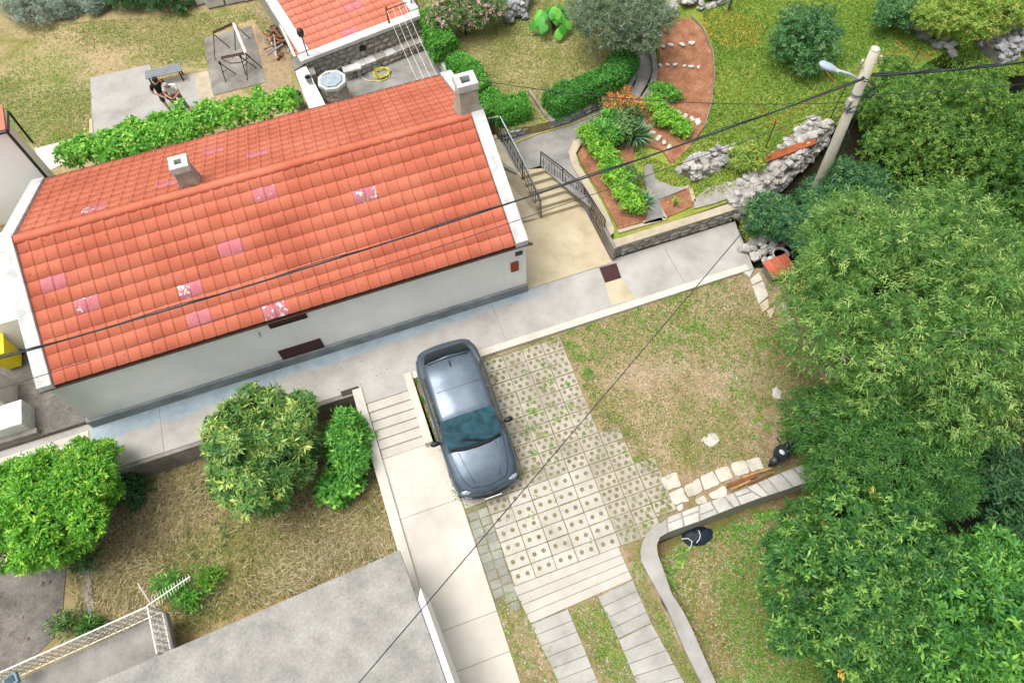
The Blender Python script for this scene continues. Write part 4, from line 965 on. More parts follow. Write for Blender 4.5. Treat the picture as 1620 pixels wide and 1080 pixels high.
# lean-to to the left of the shed
lt = empty('lean_to', (0, 0, 0), 'narrow lean-to tiled roof over the woodpile beside the outbuilding', 'shed')
l0, l1, l2, l3 = Wp(447, 42, 1.8), Wp(463, 38, 1.9), Wp(487, 82, 1.9), Wp(470, 92, 1.8)
lr = MB().prism([l0, l1, l2, l3], depth=.05).build('roof', MT['rust_dark'], lt)
ltm = tile_mesh(MT['tile_shed'], .26, .4)
dl = (l3-l0); nl_ = int(dl.length/.27); ang = math.atan2(dl.y, dl.x)
for i in range(nl_):
    p = l0.lerp(l3, i/nl_); inst('tile', ltm, lr, p+Vector((0, 0, .02)), (.1, 0, ang))
MB().tube([l0+Vector((-.05, 0, .06)), l3+Vector((-.05, 0, .06))], .05, 6).build('edge_board', MT['white_metal'], lt)
for p in (l0, l3): MB().b2(p.x-.04, p.x+.04, p.y-.04, p.y+.04, ZU-.05, 1.76).build('post', MT['wood_brown'], lt)
MB().b2(l3.x-.05, l3.x+.45, l3.y-.9, l3.y-.05, ZU-.1, ZU+.8).build('side_wall', MT['concrete_old'], lt)
wpile = empty('woodpile', (0, 0, 0), 'pile of logs, planks and junk under the lean-to', 'woodpile')
for i in range(26):
    q = Wp(R.uniform(432, 462), R.uniform(45, 92), ZU); a = R.uniform(0, 3); l_ = R.uniform(.2, .55); z = ZU+.05+R.random()*.3
    MB().tube([(q.x-l_*math.cos(a), q.y-l_*math.sin(a), z), (q.x+l_*math.cos(a), q.y+l_*math.sin(a), z+R.uniform(-.1, .1))], R.uniform(.02, .05), 6).build('log', R.choice([MT['wood_brown'], MT['rust_dark'], MT['concrete_dark'], MT['bark'], MT['bark_pale'], MT['rust']]), wpile)
tag(MB().tube([Wp(427, 62, ZU)+Vector((0, 0, .08)), Wp(440, 95, ZU)+Vector((0, 0, .06))], .04, 6).build('timber_pole', MT['stone_clean']), 'pale timber pole lying beside the woodpile', 'pole')
# well head (octagonal cistern) with metal lid
well = empty('well', Wp(535, 160, ZU), 'octagonal stone cistern head with blue-grey metal lid', 'well')
MB().lathe([(.44, -.1), (.44, .78)], n=8).build('body', MT['tan_wall'], well, bevel=.01)
for k in range(8):
    t_ = math.pi/8*(2*k+1)
    for r_ in range(3):
        for q in (-.5, .5):
            tt = t_+q*.32; inst('stone', R.choice(RK['stone_wall']), well, (.425*math.cos(tt), .425*math.sin(tt), .13+r_*.25), (0, 0, t_+math.pi/2), (.17, .06, .29))
MB().lathe([(.43, .78), (.50, .80), (.50, .93), (.40, .93), (.40, .9)], n=8).build('rim', MT['verge'], well, bevel=.015)
lid = MB().lathe([(.37, .905), (.37, .955), (.35, .965)], n=8).build('lid', MT['lid_blue'], well, bevel=.01)
mb = MB()
for i in range(3): mb.tube([(-.2+.1*i, .28, .96), (-.17+.1*i, .30, 1.0), (-.14+.1*i, .28, .96)], .012, 5)
mb.build('hinge', MT['iron'], lid)
well.rotation_euler.z = .2
# hose coil
hz = empty('hose_coil', Wp(605, 117, ZU), 'coiled yellow garden hose on the grey yard', 'hose')
mb = MB(); pts = []
for i in range(200):
    t_ = i/200*2*math.pi*6; r_ = .25+.05*math.sin(i*.31)+.03*math.cos(i*.13); pts.append((r_*math.cos(t_)+.03*math.sin(i*.05), r_*math.sin(t_)*.95, .03+.06*(i/200)+.015*math.sin(i*.7)))
pts += [(.2, -.33, .05), (-.1, -.38, .03), (-.35, -.3, .02), (-.62, -.12, .02)]
mb.tube(pts, .016, 6); mb.build('coil', MT['hose'], hz, smooth=True)
tag(MB().tube([Wp(560, 115, ZU)+Vector((0, 0, .02)), Wp(580, 128, ZU)+Vector((0, 0, .02)), Wp(600, 130, ZU)+Vector((0, 0, .02)), Wp(625, 122, ZU)+Vector((0, 0, .02))], .013, 6).build('garden_hose', MT['white_metal'], smooth=True), 'thin pale hose end lying round the yellow coil', 'hose')
tag(MB().tube([Wp(*p, ZU)+Vector((0, 0, .03)) for p in ((812, 228), (850, 213), (905, 197), (960, 176), (990, 152), (1000, 135))], .018, 6).build('garden_hose', MT['hose'], smooth=True), 'long yellow hose laid along the upper path under the hedge', 'hose')
bt = empty('garden_stool', Wp(560, 122, ZU), 'small pale stone seat against the outbuilding wall', 'seat')
MB().b2(-.32, .32, -.16, .16, .34, .42).build('seat', MT['verge'], bt, bevel=.012)
for s in (-1, 1): MB().b2(s*.2-.06, s*.2+.06, -.12, .12, -.02, .34).build('leg', MT['mortar'], bt)
# clothes line
cl = empty('clothes_line', (0, 0, 0), 'rusty clothes post with four white lines over the grey yard', 'clothes line')
p0 = Wp(622, 68, ZU+.36); p0.z = ZU+.36; pt = p0+Vector((0, 0, 1.45))
MB().tube([p0, pt], .035, 8).build('post', MT['rust'], cl)
MB().tube([pt+Vector((-.05, .0, -.12)), pt+Vector((.75, .12, -.12))], .02, 6).build('cross_arm', MT['rust_dark'], cl)
for i in range(4):
    a = pt+Vector((.0+.22*i, .03*i, -.12)); e = Vector((a.x+.1, 6.95, 2.35))
    MB().tube([a.lerp(e, j/8)-Vector((0, 0, .12*4*(j/8)*(1-j/8))) for j in range(9)], .007, 4).build('line', MT['white_metal'], cl)
# lantern on the wall corner
ln = empty('garden_lamp', SHM @ Vector((SX0+.2, SY+.02, SZ+.1)), 'black globe lantern on a thin post at the outbuilding corner', 'lamp')
MB().tube([(0, 0, 0), (0, 0, .75)], .02, 8).build('post', MT['iron'], ln)
MB().lathe([(.04, .75), (.09, .80), (.12, .92), (.10, 1.02), (.04, 1.08)], n=10).build('lantern', MT['iron'], ln, smooth=True)
ln2 = empty('garden_lamp', SHM @ Vector((SX1-.02, SY+.6, SZ+.16)), 'thin dark lamp post at the right verge of the outbuilding', 'lamp')
MB().tube([(0, 0, 0), (0, 0, .8)], .02, 8).build('post', MT['iron'], ln2); MB().lathe([(.04, .8), (.1, .86), (.11, .96), (.04, 1.05)], n=10).build('lantern', MT['iron'], ln2, smooth=True)
# bucket on the white wall, tub behind the house
def pot(name, loc, r0, r1, h, mat, label, cat='pot', inner='soil'):
    o = empty(name, loc, label, cat)
    MB().lathe([(r0*.9, 0), (r0, .01), (r1, h), (r1*1.05, h), (r1*1.05, h+.02), (r1*.92, h+.02), (r1*.9, h-.03), (r1*.88, h-.05)], n=18).build('shell', mat, o, smooth=False)
    MB().lathe([(r1*.87, h-.055), (r1*.87, h-.05)], n=16).build('fill', MT[inner], o)
    return o
pot('bucket', Wp(490, 130, ZU+.97), .09, .12, .2, MT['plinth'], 'small grey bucket standing on the whitewashed yard wall', 'bucket', 'rubber')
pot('planter_tub', Wp(475, 170, ZU), .17, .22, .55, MT['tub_green'], 'tall grey-green tub beside the whitewashed yard wall', 'tub', 'rubber')
pot('flower_pot', Wp(1230, 412, -.1), .17, .24, .34, MT['stone_clean'], 'white round pot beside the red tile cover at the path end', 'pot', 'soil')

# ================================================================== BACK TERRACE: patio, bench, frames
def tpad(name, px, mat, dz=.02, label=None, mt=None):
    return structure(MB().prism([Wp(*p, ZU)+Vector((0, 0, dz)) for p in px], depth=.15).build(name, MT[mat]))
tpad('patio', [(143, 124), (238, 103), (243, 130), (330, 113), (340, 150), (338, 190), (148, 216)], 'concrete_mid', .02)
tpad('patio_step', [(143, 190), (147, 190), (148, 212), (142, 212)], 'tan', .05)
tpad('patio_strip', [(308, 118), (330, 113), (342, 175), (318, 180)], 'tan_wall', .03)
tpad('back_path', [(55, 235), (128, 217), (148, 216), (148, 235), (70, 275)], 'concrete', .015)
tpad('wash_slab', [(322, 62), (398, 42), (421, 131), (338, 152)], 'concrete_old', .025)
tpad('earth_path', [(402, 0), (445, 0), (470, 180), (425, 180), (405, 100)], 'g_earth', .008)
bench = empty('bench', Wp(267, 129, ZU), 'dark grey slatted bench behind the two standing people', 'bench')
ang = math.atan2(*(lambda d: (d.y, d.x))(Wp(290, 117, ZU)-Wp(243, 128, ZU))); bench.rotation_euler.z = ang
for i in range(4): MB().b2(-.62, .62, -.2+i*.115, -.1+i*.115, .42, .45).build('seat_slat', MT['plinth'], bench)
for s in (-1, 1):
    for q in (-.17, .22): MB().b2(s*.52-.025, s*.52+.025, q-.025, q+.025, -.01, .42).build('leg', MT['iron'], bench)
# metal frame on trestles
fr = empty('metal_frame', (0, 0, 0), 'pale metal pipe frame with a curved bar on the old slab', 'frame')
F1, F2, F3, F4 = Wp(370, 38, ZU+.8), Wp(389, 85, ZU+.8), Wp(337, 53, ZU+.8), Wp(350, 93, ZU+.8)
MB().tube([F1, F2], .055, 8).build('pipe', MT['white_metal'], fr)
for a, b in ((F1, F3), (F2, F4)):
    for k in (0, .08): MB().tube([a+Vector((0, k, 0)), b+Vector((0, k, 0))], .022, 6).build('bar', MT['rust_dark'], fr)
MB().tube([F4, F4.lerp(F2, .25)+Vector((.05, -.35, 0)), F4.lerp(F2, .6)+Vector((.12, -.42, 0)), F2+Vector((.12, -.2, 0)), F2], .018, 6).build('curved_bar', MT['rust_dark'], fr, smooth=True)
for P_ in (F1, F2, F3):
    for dx in (-.22, .25): MB().tube([P_-Vector((0, 0, .04)), (P_.x+dx*1.3, P_.y-.15+dx, ZU+.03)], .018, 5).build('leg', MT['rust_dark'], fr)
def trestle(px, label):
    p = Wp(*px, ZU); o = empty('trestle', p, label, 'trestle', 'loose iron trestles on the old slab')
    for dx, dy in ((-.05, -.28), (.36, -.02)): MB().tube([(0, 0, .6), (dx, dy, .02)], .018, 5).build('leg', MT['iron'], o)
    MB().tube([(-.02, -.14, .32), (.18, -.01, .32)], .014, 5).build('brace', MT['iron'], o)
    MB().b2(-.04, .04, -.04, .04, .58, .66).build('head', MT['iron'], o)
trestle((358, 122), 'iron trestle at the lower left of the pipe frame'); trestle((390, 112), 'iron trestle at the lower right of the pipe frame')
for i, (px, py, a, l_) in enumerate(((318, 4, .1, 'short tilted'), (342, 8, .0, 'middle squared'), (372, 2, .0, 'right-hand squared'), (398, -3, .05, 'last half-hidden squared'))):
    q = Wp(px, py, ZU); tag(MB().box((q.x, q.y, q.z+.24), ((.36, .66, .66, .6)[i], .42, .40), a-.05).build('stone_block', MT['verge'], bevel=.03), l_+' pale stone block at the top edge of the back lawn', 'stone')
# timber plank and trellis by the pole
q0, q1 = Wp(1208, 252, .95), Wp(1290, 222, .95)
d = (q1-q0).normalized(); nn = Vector((-d.y, d.x, 0))*.13
tag(MB().prism([q0+nn, q1+nn, q1-nn, q0-nn], depth=.07).build('timber_plank', MT['rust']), 'reddish plank lying along the white dry-stone wall below the pole', 'plank')
tr = empty('trellis', (0, 0, 0), 'rusty rod trellis standing in the meadow behind the pole', 'trellis')
zt = 2.2
rods = [((1190, 162), (1228, 192)), ((1228, 192), (1258, 224)), ((1225, 190), (1345, 130)), ((1306, 112), (1330, 140)), ((1345, 120), (1400, 84)), ((1400, 84), (1432, 82)), ((1417, 64), (1436, 80)), ((1452, 78), (1475, 95)), ((1400, 108), (1480, 82)), ((1208, 200), (1232, 190))]
for a, b in rods: MB().tube([Wp(*a, zt), Wp(*b, zt)], .013, 5).build('rod', MT['rust'], tr)
for a in ((1228, 191), (1340, 132), (1405, 88), (1455, 80)):
    p = Wp(*a, zt); MB().tube([p, (p.x, p.y, pz(PM, p.x, p.y)-.05)], .016, 5).build('post', MT['rust_dark'], tr)
# red tile cover
cv = empty('tile_cover', Wp(1227, 432, -.15), 'red corrugated tile cover sheltering a box at the path end', 'cover')
cv.rotation_euler.z = .08
MB().b2(-.36, .36, -.25, .25, 0, .34).build('box', MT['mortar_dark'], cv)
for i in range(3): inst('tile', tile_mesh(MT['tile'], .27, .6), cv, (-.42+i*.28, -.33, .36), (.12, 0, 0))
# planks on the edging
pk_ = empty('plank_pile', (0, 0, 0), 'pile of splintered orange planks on the flat stone edging', 'planks')
for a, b, wd in (((1148, 771), (1195, 754), .05), ((1153, 777), (1186, 762), .04), ((1170, 758), (1218, 743), .035), ((1182, 767), (1220, 750), .03), ((1146, 770), (1158, 765), .05)):
    A, B = K(*a)+Vector((0, 0, .14+R.uniform(0, .06))), K(*b)+Vector((0, 0, .14+R.uniform(0, .06))); d = (B-A).normalized(); nn = Vector((-d.y, d.x, 0))*wd
    MB().prism([A+nn, B+nn*.7, B-nn*.8, A-nn], depth=.035).build('plank', R.choice([MT['wood'], MT['wood'], MT['wood_brown']]), pk_)
# black tarpaulin with cord
tp = empty('tarpaulin', (0, 0, 0), 'dark blue-black tarpaulin sheet below the garden wall', 'tarpaulin')
bp = [Wp(*p, -1.75) for p in ((1077, 838), (1100, 832), (1126, 836), (1128, 850), (1115, 862), (1090, 865), (1080, 855))]
cen = sum(bp, Vector())/7; mb = MB(); ring = []
n = 28; V = [cen+Vector((0, 0, .2))]; F = []
for j, s in enumerate((.35, .7, 1.0)):
    for i in range(n):
        f = i/n*7; k = int(f); p = bp[k % 7].lerp(bp[(k+1) % 7], f-k); q = cen.lerp(p, s)
        V.append((q.x, q.y, -1.75+(.2, .16, .03)[j]+.05*math.sin(i*1.7+j*2)))
F += [(0, 1+i, 1+(i+1) % n) for i in range(n)]
for j in range(2): F += [(1+j*n+i, 1+(j+1)*n+i, 1+(j+1)*n+(i+1) % n, 1+j*n+(i+1) % n) for i in range(n)]
mb.add(V, F).build('sheet', MT['navy'], tp, smooth=True)
cp = [Wp(*p, -1.5) for p in ((1105, 838), (1108, 846), (1106, 853), (1102, 858))]; MB().tube(cp, .012, 5).build('cord', MT['white_metal'], tp)
cp = [Wp(*p, -1.5) for p in ((1078, 852), (1088, 851), (1095, 856), (1093, 864), (1090, 868))]; MB().tube(cp, .012, 5).build('cord', MT['white_metal'], tp)

# ================================================================== CAR
def cpaint():
    t = NT('car_paint'); c = t.ramp(t.noise(6, 3), [(.3, '#4c5a66'), (.7, '#566471')])
    t.done(c, .36, .5, .5); t.b.inputs['Coat Weight'].default_value = .55; t.b.inputs['Coat Roughness'].default_value = .1; return t.m
MT['paint'] = cpaint()
def glass(name, col, rough=.05):
    t = NT(name); c = t.ramp(t.noise(2.2, 4, .6, dist=1.2), [(.35, col[0]), (.7, col[1])]); t.done(c, rough, 0, .45); return t.m
MT['windscreen'] = glass('windscreen', ('#16303a', '#2f5964')); MT['glass_dark'] = glass('tinted_glass', ('#0d1215', '#1a2329'), .12)
MT['chrome'] = M('chrome', ['#aab0b4', '#c4c9cc'], 5, .2, 0, 40, .05, metal=.9, spec=.6)
MT['lens'] = M('headlight_lens', ['#4d5860', '#a9b4bc'], 22, .12, 0, 40, .1, spec=.8)
MT['tail'] = M('tail_lens', ['#5a0f12', '#7a171a'], 8, .2, 0, 40, .1, spec=.6)
MT['plate'] = M('plate_white', ['#dcdcd8', '#e6e6e2'], 8, .5, 0, 40, .04)
def crom(xs, Y, n):
    xs = np.array(xs, float); Y = np.array(Y, float); t = np.linspace(xs[0], xs[-1], n); out = np.empty((n, Y.shape[1]))
    m = np.gradient(Y, xs, axis=0)
    for k, tt in enumerate(t):
        i = min(max(np.searchsorted(xs, tt)-1, 0), len(xs)-2); h = xs[i+1]-xs[i]; u = (tt-xs[i])/h
        out[k] = (2*u**3-3*u**2+1)*Y[i]+(u**3-2*u**2+u)*h*m[i]+(-2*u**3+3*u**2)*Y[i+1]+(u**3-u**2)*h*m[i+1]
    return t, out
car = empty('parked_car', (-3.06, -3.42, pz(PK, 0, -3.42)+.03), 'blue-grey crossover car parked nose down on the grass pavers', 'car')
car.scale = (1.03, 1, 1)
car.rotation_euler = (SM @ Matrix.Rotation(math.pi, 3, 'Z')).to_euler()
# body shell: stations y, (wb, wm, ws, zs, wt, zt, zc)
T_ = [(-2.17, .34, .44, .42, .80, .28, .86, .88), (-2.10, .54, .66, .62, .90, .50, .97, .99), (-1.9, .74, .82, .79, .95, .68, 1.02, 1.04), (-1.5, .83, .90, .88, .96, .78, 1.03, 1.05), (-.8, .83, .89, .885, .95, .80, 1.02, 1.04), (.2, .83, .89, .885, .92, .80, .99, 1.02),
      (.85, .83, .90, .885, .89, .78, .97, 1.02), (1.3, .83, .90, .87, .83, .74, .91, .97), (1.75, .80, .87, .83, .73, .68, .81, .87), (1.98, .70, .79, .74, .65, .58, .71, .76), (2.12, .50, .62, .58, .56, .42, .60, .64), (2.17, .30, .42, .38, .5, .25, .53, .55)]
ys, V_ = crom([r_[0] for r_ in T_], [r_[1:] for r_ in T_], 52)
def shell(ys, prof, name, mat, parent, sel=None, off=0.0):
    """prof(i)-> list of (x,z) from side to centre; mirrored grid"""
    G = []
    for i, y in enumerate(ys):
        h = prof(i); G.append([(-x, y, z) for x, z in h]+[(x, y, z) for x, z in h[-2::-1]])
    G = np.array(G); ni, nj = G.shape[:2]
    if off:
        du = np.gradient(G, axis=0); dv = np.gradient(G, axis=1); N_ = np.cross(du, dv); N_ /= np.maximum(np.linalg.norm(N_, axis=2, keepdims=True), 1e-9)
        c_ = G.mean((0, 1)); s = np.sign(np.sum(N_*(G-c_), 2, keepdims=True)); G = G+N_*s*off
    mb = MB(); idx = {}
    for i in range(ni-1):
        for j in range(nj-1):
            if sel is not None and not sel(i, j, nj): continue
            f = []
            for a, b in ((i, j), (i, j+1), (i+1, j+1), (i+1, j)):
                if (a, b) not in idx: idx[(a, b)] = len(mb.v); mb.v.append(tuple(G[a, b]))
                f.append(idx[(a, b)])
            mb.f.append(tuple(f))
    return mb.build(name, mat, parent, smooth=True)
def bprof(i):
    wb, wm, ws, zs, wt, zt, zc = V_[i]
    k = [(wb*.9, .2), (wb, .24), (wm, .40), (wm+.005, .58), (ws, zs-.04), (ws-.025, zs+.005), (wt, zt), (wt*.72, zt+(zc-zt)*.62), (wt*.4, zt+(zc-zt)*.9), (0, zc)]
    return k
body = shell(ys, bprof, 'body', MT['paint'], car)
sk = MB().b2(-.84, .84, -2.02, 2.0, .17, .3); sk.build('sill', MT['rubber'], car, bevel=.06)
# cabin
T2 = [(-2.02, .56, .42, 1.03), (-1.93, .66, .50, 1.12), (-1.62, .79, .62, 1.38), (-1.4, .82, .66, 1.455), (-.8, .83, .69, 1.505), (-.2, .83, .695, 1.505), (.12, .83, .695, 1.465), (.5, .83, .71, 1.27), (.8, .81, .73, 1.08), (.95, .78, .74, .985)]
yc, V2 = crom([r_[0] for r_ in T2], [r_[1:] for r_ in T2], 60)
def cprof(i):
    wb, wt, zt = V2[i]; zb = .955; P = []
    for s in np.linspace(0, 1, 9): P.append((wb+(wt-wb)*s+.035*math.sin(math.pi*s), zb+(zt-.035-zb)*s))
    for s in np.linspace(0, 1, 8)[1:]: P.append((wt*(1-s)-0, zt-.035+.05*math.sin(math.pi/2*min(1, s*1.4))*(1 if True else 0)))
    return P
NJ = 9+7
def side(j, nj): jj = j if j < (nj-1)/2 else nj-2-j; return jj
def isglass(i, j, nj):
    y = yc[i]; jj = side(j, nj)
    if 1 <= jj < 7:
        if -.42 < y < .38-.0*jj and y < .62-.075*jj: return 'side_window'
        if -1.38+.03*jj < y < -.5: return 'side_window'
    if jj >= 8:
        if .10 < y < .90: return 'windscreen'
        if -1.93 < y < -1.56: return 'rear_window'
    return None
shell(yc, cprof, 'cabin', MT['paint'], car, lambda i, j, nj: isglass(i, j, nj) is None)
shell(yc, cprof, 'windscreen', MT['windscreen'], car, lambda i, j, nj: isglass(i, j, nj) == 'windscreen')
shell(yc, cprof, 'rear_window', MT['glass_dark'], car, lambda i, j, nj: isglass(i, j, nj) == 'rear_window')
for sgn in (0, 1):
    for lo, hi in ((-.45, .7), (-1.5, -.45)):
        shell(yc, cprof, 'side_window', MT['glass_dark'], car, lambda i, j, nj: isglass(i, j, nj) == 'side_window' and (j < nj/2) == (sgn == 0) and lo < yc[i] < hi)
# cowl (black strip at windscreen foot), wipers
mb = MB(); mb.tube([(-.66, .86, 1.005), (-.33, .935, 1.03), (0, .955, 1.035), (.33, .935, 1.03), (.66, .86, 1.005)], .05, 6); mb.build('cowl', MT['rubber'], car, smooth=True)
for s in (-1, 1): MB().tube([(s*.05-.3, .93, 1.06), (s*.05+.28, .72, 1.16)], .012, 5).build('wiper', MT['rubber'], car)
MB().box((0, .1, 1.41), (.1, .12, .05)).build('inner_mirror', MT['black'], car, bevel=.01)
MB().tube([(-.56, -1.49, 1.45), (0, -1.53, 1.475), (.56, -1.49, 1.45)], .03, 6).build('roof_spoiler', MT['paint'], car, smooth=True)
MB().prism([(-.02, -1.38, 1.50), (.02, -1.38, 1.50), (.025, -1.2, 1.50), (-.025, -1.2, 1.50)], depth=.03).build('antenna_base', MT['black'], car)
mb = MB(); mb.add([(-.02, -1.2, 1.50), (.02, -1.2, 1.50), (.012, -1.4, 1.50), (-.012, -1.4, 1.50), (0, -1.38, 1.575), (0, -1.3, 1.555)], [(0, 1, 5), (1, 2, 4, 5), (2, 3, 4), (3, 0, 5, 4)]); mb.build('antenna', MT['black'], car)
for s in (-1, 1):
    m = MB().ball((s*1.0, .55, 1.0), (.13, .075, .085), 12, 8).build('wing_mirror', MT['black'], car, smooth=True)
    MB().tube([(s*.84, .6, .96), (s*.93, .57, .98)], .025, 6).build('mirror_arm', MT['black'], m)
    MB().ball((s*.60, 1.955, .672), (.17, .09, .05), 12, 6).build('headlight', MT['lens'], car, smooth=True)
    MB().ball((s*.60, -1.99, .90), (.15, .08, .05), 12, 6).build('tail_light', MT['tail'], car, smooth=True)
    MB().tube([(s*.80, 1.9, .50), (s*.72, 2.03, .46)], .035, 6).build('fog_light', MT['black'], car)
    for y in (-.1, -.95): MB().tube([(s*.895, y, .84), (s*.90, y+.2, .845)], .014, 6).build('door_handle', MT['paint'], car)
MB().tube([(-.5, 2.06, .46), (0, 2.165, .46), (.5, 2.06, .46)], .11, 8).build('grille', MT['black'], car, smooth=True)
MB().tube([(-.36, 2.07, .62), (0, 2.135, .63), (.36, 2.07, .62)], .022, 6).build('nose_trim', MT['black'], car, smooth=True)
MB().box((0, 2.275, .47), (.46, .015, .10)).build('licence_plate', MT['plate'], car)
MB().tube([(-.45, 2.07, .34), (0, 2.16, .33), (.45, 2.07, .34)], .05, 6).build('front_lip', MT['black'], car, smooth=True)
MB().tube([(-.78, -1.95, .42), (-.5, -2.12, .42), (.5, -2.12, .42), (.78, -1.95, .42)], .12, 8).build('rear_bumper', MT['black'], car, smooth=True)
def zsurf(x, y):
    i = int(np.argmin(abs(ys-y))); p = bprof(i)[5:][::-1]; return float(np.interp(abs(x), [q[0] for q in p], [q[1] for q in p]))
for s in (-1, 1):
    MB().tube([(s*x, y, zsurf(x, y)+.002) for x, y in ((.72, .80), (.71, 1.0), (.69, 1.2), (.66, 1.4), (.62, 1.6), (.56, 1.78), (.46, 1.92))], .007, 4).build('bonnet_seam', MT['rubber'], car)
    MB().tube([(s*x, y, zsurf(x, y)+.004) for x, y in ((.50, .98), (.47, 1.2), (.43, 1.45), (.38, 1.7), (.32, 1.85))], .010, 4).build('bonnet_crease', MT['paint'], car, smooth=True)
    for y in (.42, -.46, -1.3): MB().tube([(s*.90, y, .32), (s*.902, y, .6), (s*.885, y-.02, .88), (s*.815, y-.03, .985)], .006, 4).build('door_seam', MT['rubber'], car)
MB().tube([(-.46, 1.93, zsurf(.46, 1.93)+.003), (0, 2.02, zsurf(0, 2.02)+.003), (.46, 1.93, zsurf(.46, 1.93)+.003)], .007, 4).build('bonnet_seam', MT['rubber'], car)
MB().tube([(-.57, -.62, 1.508), (-.3, -.61, 1.523), (0, -.6, 1.525), (.3, -.61, 1.523), (.57, -.62, 1.508)], .006, 4).build('roof_seam', MT['rubber'], car)
for s in (-1, 1):
    for y in (1.33, -1.33):
        w_ = empty('wheel', (s*.80, y, .33)); w_.parent = car; w_.rotation_euler = (0, math.pi/2, 0)
        MB().lathe([(.20, -.105), (.31, -.105), (.335, -.06), (.335, .06), (.31, .105), (.20, .105)], n=24).build('tyre', MT['rubber'], w_, smooth=True)
        rim = MB().lathe([(.03, .09), (.06, .1), (.06, -.1), (.03, -.09)], n=12)
        for k in range(5): rim.box((.125*math.cos(k*1.2566), .125*math.sin(k*1.2566), s*.085), (.17, .05, .03), k*1.2566)
        rim.lathe([(.19, -.1), (.215, -.1), (.215, .1), (.19, .1)], n=20).build('rim', MT['chrome'], w_)

# ================================================================== PEOPLE
MT['skin'] = M('skin', ['#b98468', '#c9957a'], 9, .6, .05, 40, .06)
MT['shirt_black'] = M('shirt_black', ['#15161b', '#202128'], 12, .9, .3, 30, .2)
MT['shirt_white'] = M('shirt_white', ['#d8dae0', '#e8e9ee'], 12, .9, .3, 30, .08)
MT['shorts_teal'] = M('shorts_teal', ['#1a3a48', '#235064'], 12, .9, .3, 30, .15)
MT['trousers'] = M('trousers_grey', ['#575a4e', '#6b6e60'], 12, .9, .3, 30, .15)
MT['hair_dark'] = M('hair_dark', ['#1c1713', '#2c241d'], 20, .7, .4, 40, .3)
MT['hair_grey'] = M('hair_grey', ['#9a9088', '#b5aca4'], 20, .7, .4, 40, .2)
MT['shoe'] = M('shoe', ['#1d1d20', '#2b2b2e'], 12, .6, .1, 30, .2)
def skin_obj(name, chains, mat, parent, sub=2, root=0):
    """chains: list of lists of (point, radius or (rx,ry)); shared points are merged"""
    me = bpy.data.meshes.new(name); vs_ = []; es = []; rad = []; key = {}
    for ch in chains:
        prev = None
        for p, r_ in ch:
            k = tuple(round(c, 4) for c in p)
            if k not in key: key[k] = len(vs_); vs_.append(p); rad.append(r_ if isinstance(r_, tuple) else (r_, r_))
            i = key[k]
            if prev is not None and prev != i: es.append((prev, i))
            prev = i
    me.from_pydata(vs_, es, []); bm = bmesh.new(); bm.from_mesh(me); ly = bm.verts.layers.skin.verify(); bm.verts.ensure_lookup_table()
    for i, v in enumerate(bm.verts): v[ly].radius = rad[i]; v[ly].use_root = (i == root)
    bm.to_mesh(me); bm.free(); me.materials.append(mat)
    o = bpy.data.objects.new(name, me); C.objects.link(o); o.parent = parent
    s = o.modifiers.new('skin', 'SKIN'); s.use_smooth_shade = True; u = o.modifiers.new('sub', 'SUBSURF'); u.levels = sub; u.render_levels = sub
    return o
def hand(base, d, side_):
    """palm and five fingers as chains rooted at the wrist point"""
    d = Vector(d).normalized(); s = Vector(side_).normalized(); b = Vector(base); palm = b+d*.07; out = [[(tuple(b), .028), (tuple(palm), (.02, .038))]]
    for k, l_ in zip((-1.5, -.5, .5, 1.5), (.055, .072, .078, .068)):
        r_ = palm+s*k*.02+d*.02; out.append([(tuple(palm), (.02, .038)), (tuple(r_), .011), (tuple(r_+d*l_*.5-Vector((0, 0, .006))), .009), (tuple(r_+d*l_-Vector((0, 0, .025))), .007)])
    t_ = b+d*.03+s*.035; out.append([(tuple(b), .028), (tuple(t_), .012), (tuple(t_+d*.03+s*.02), .009)]); return out
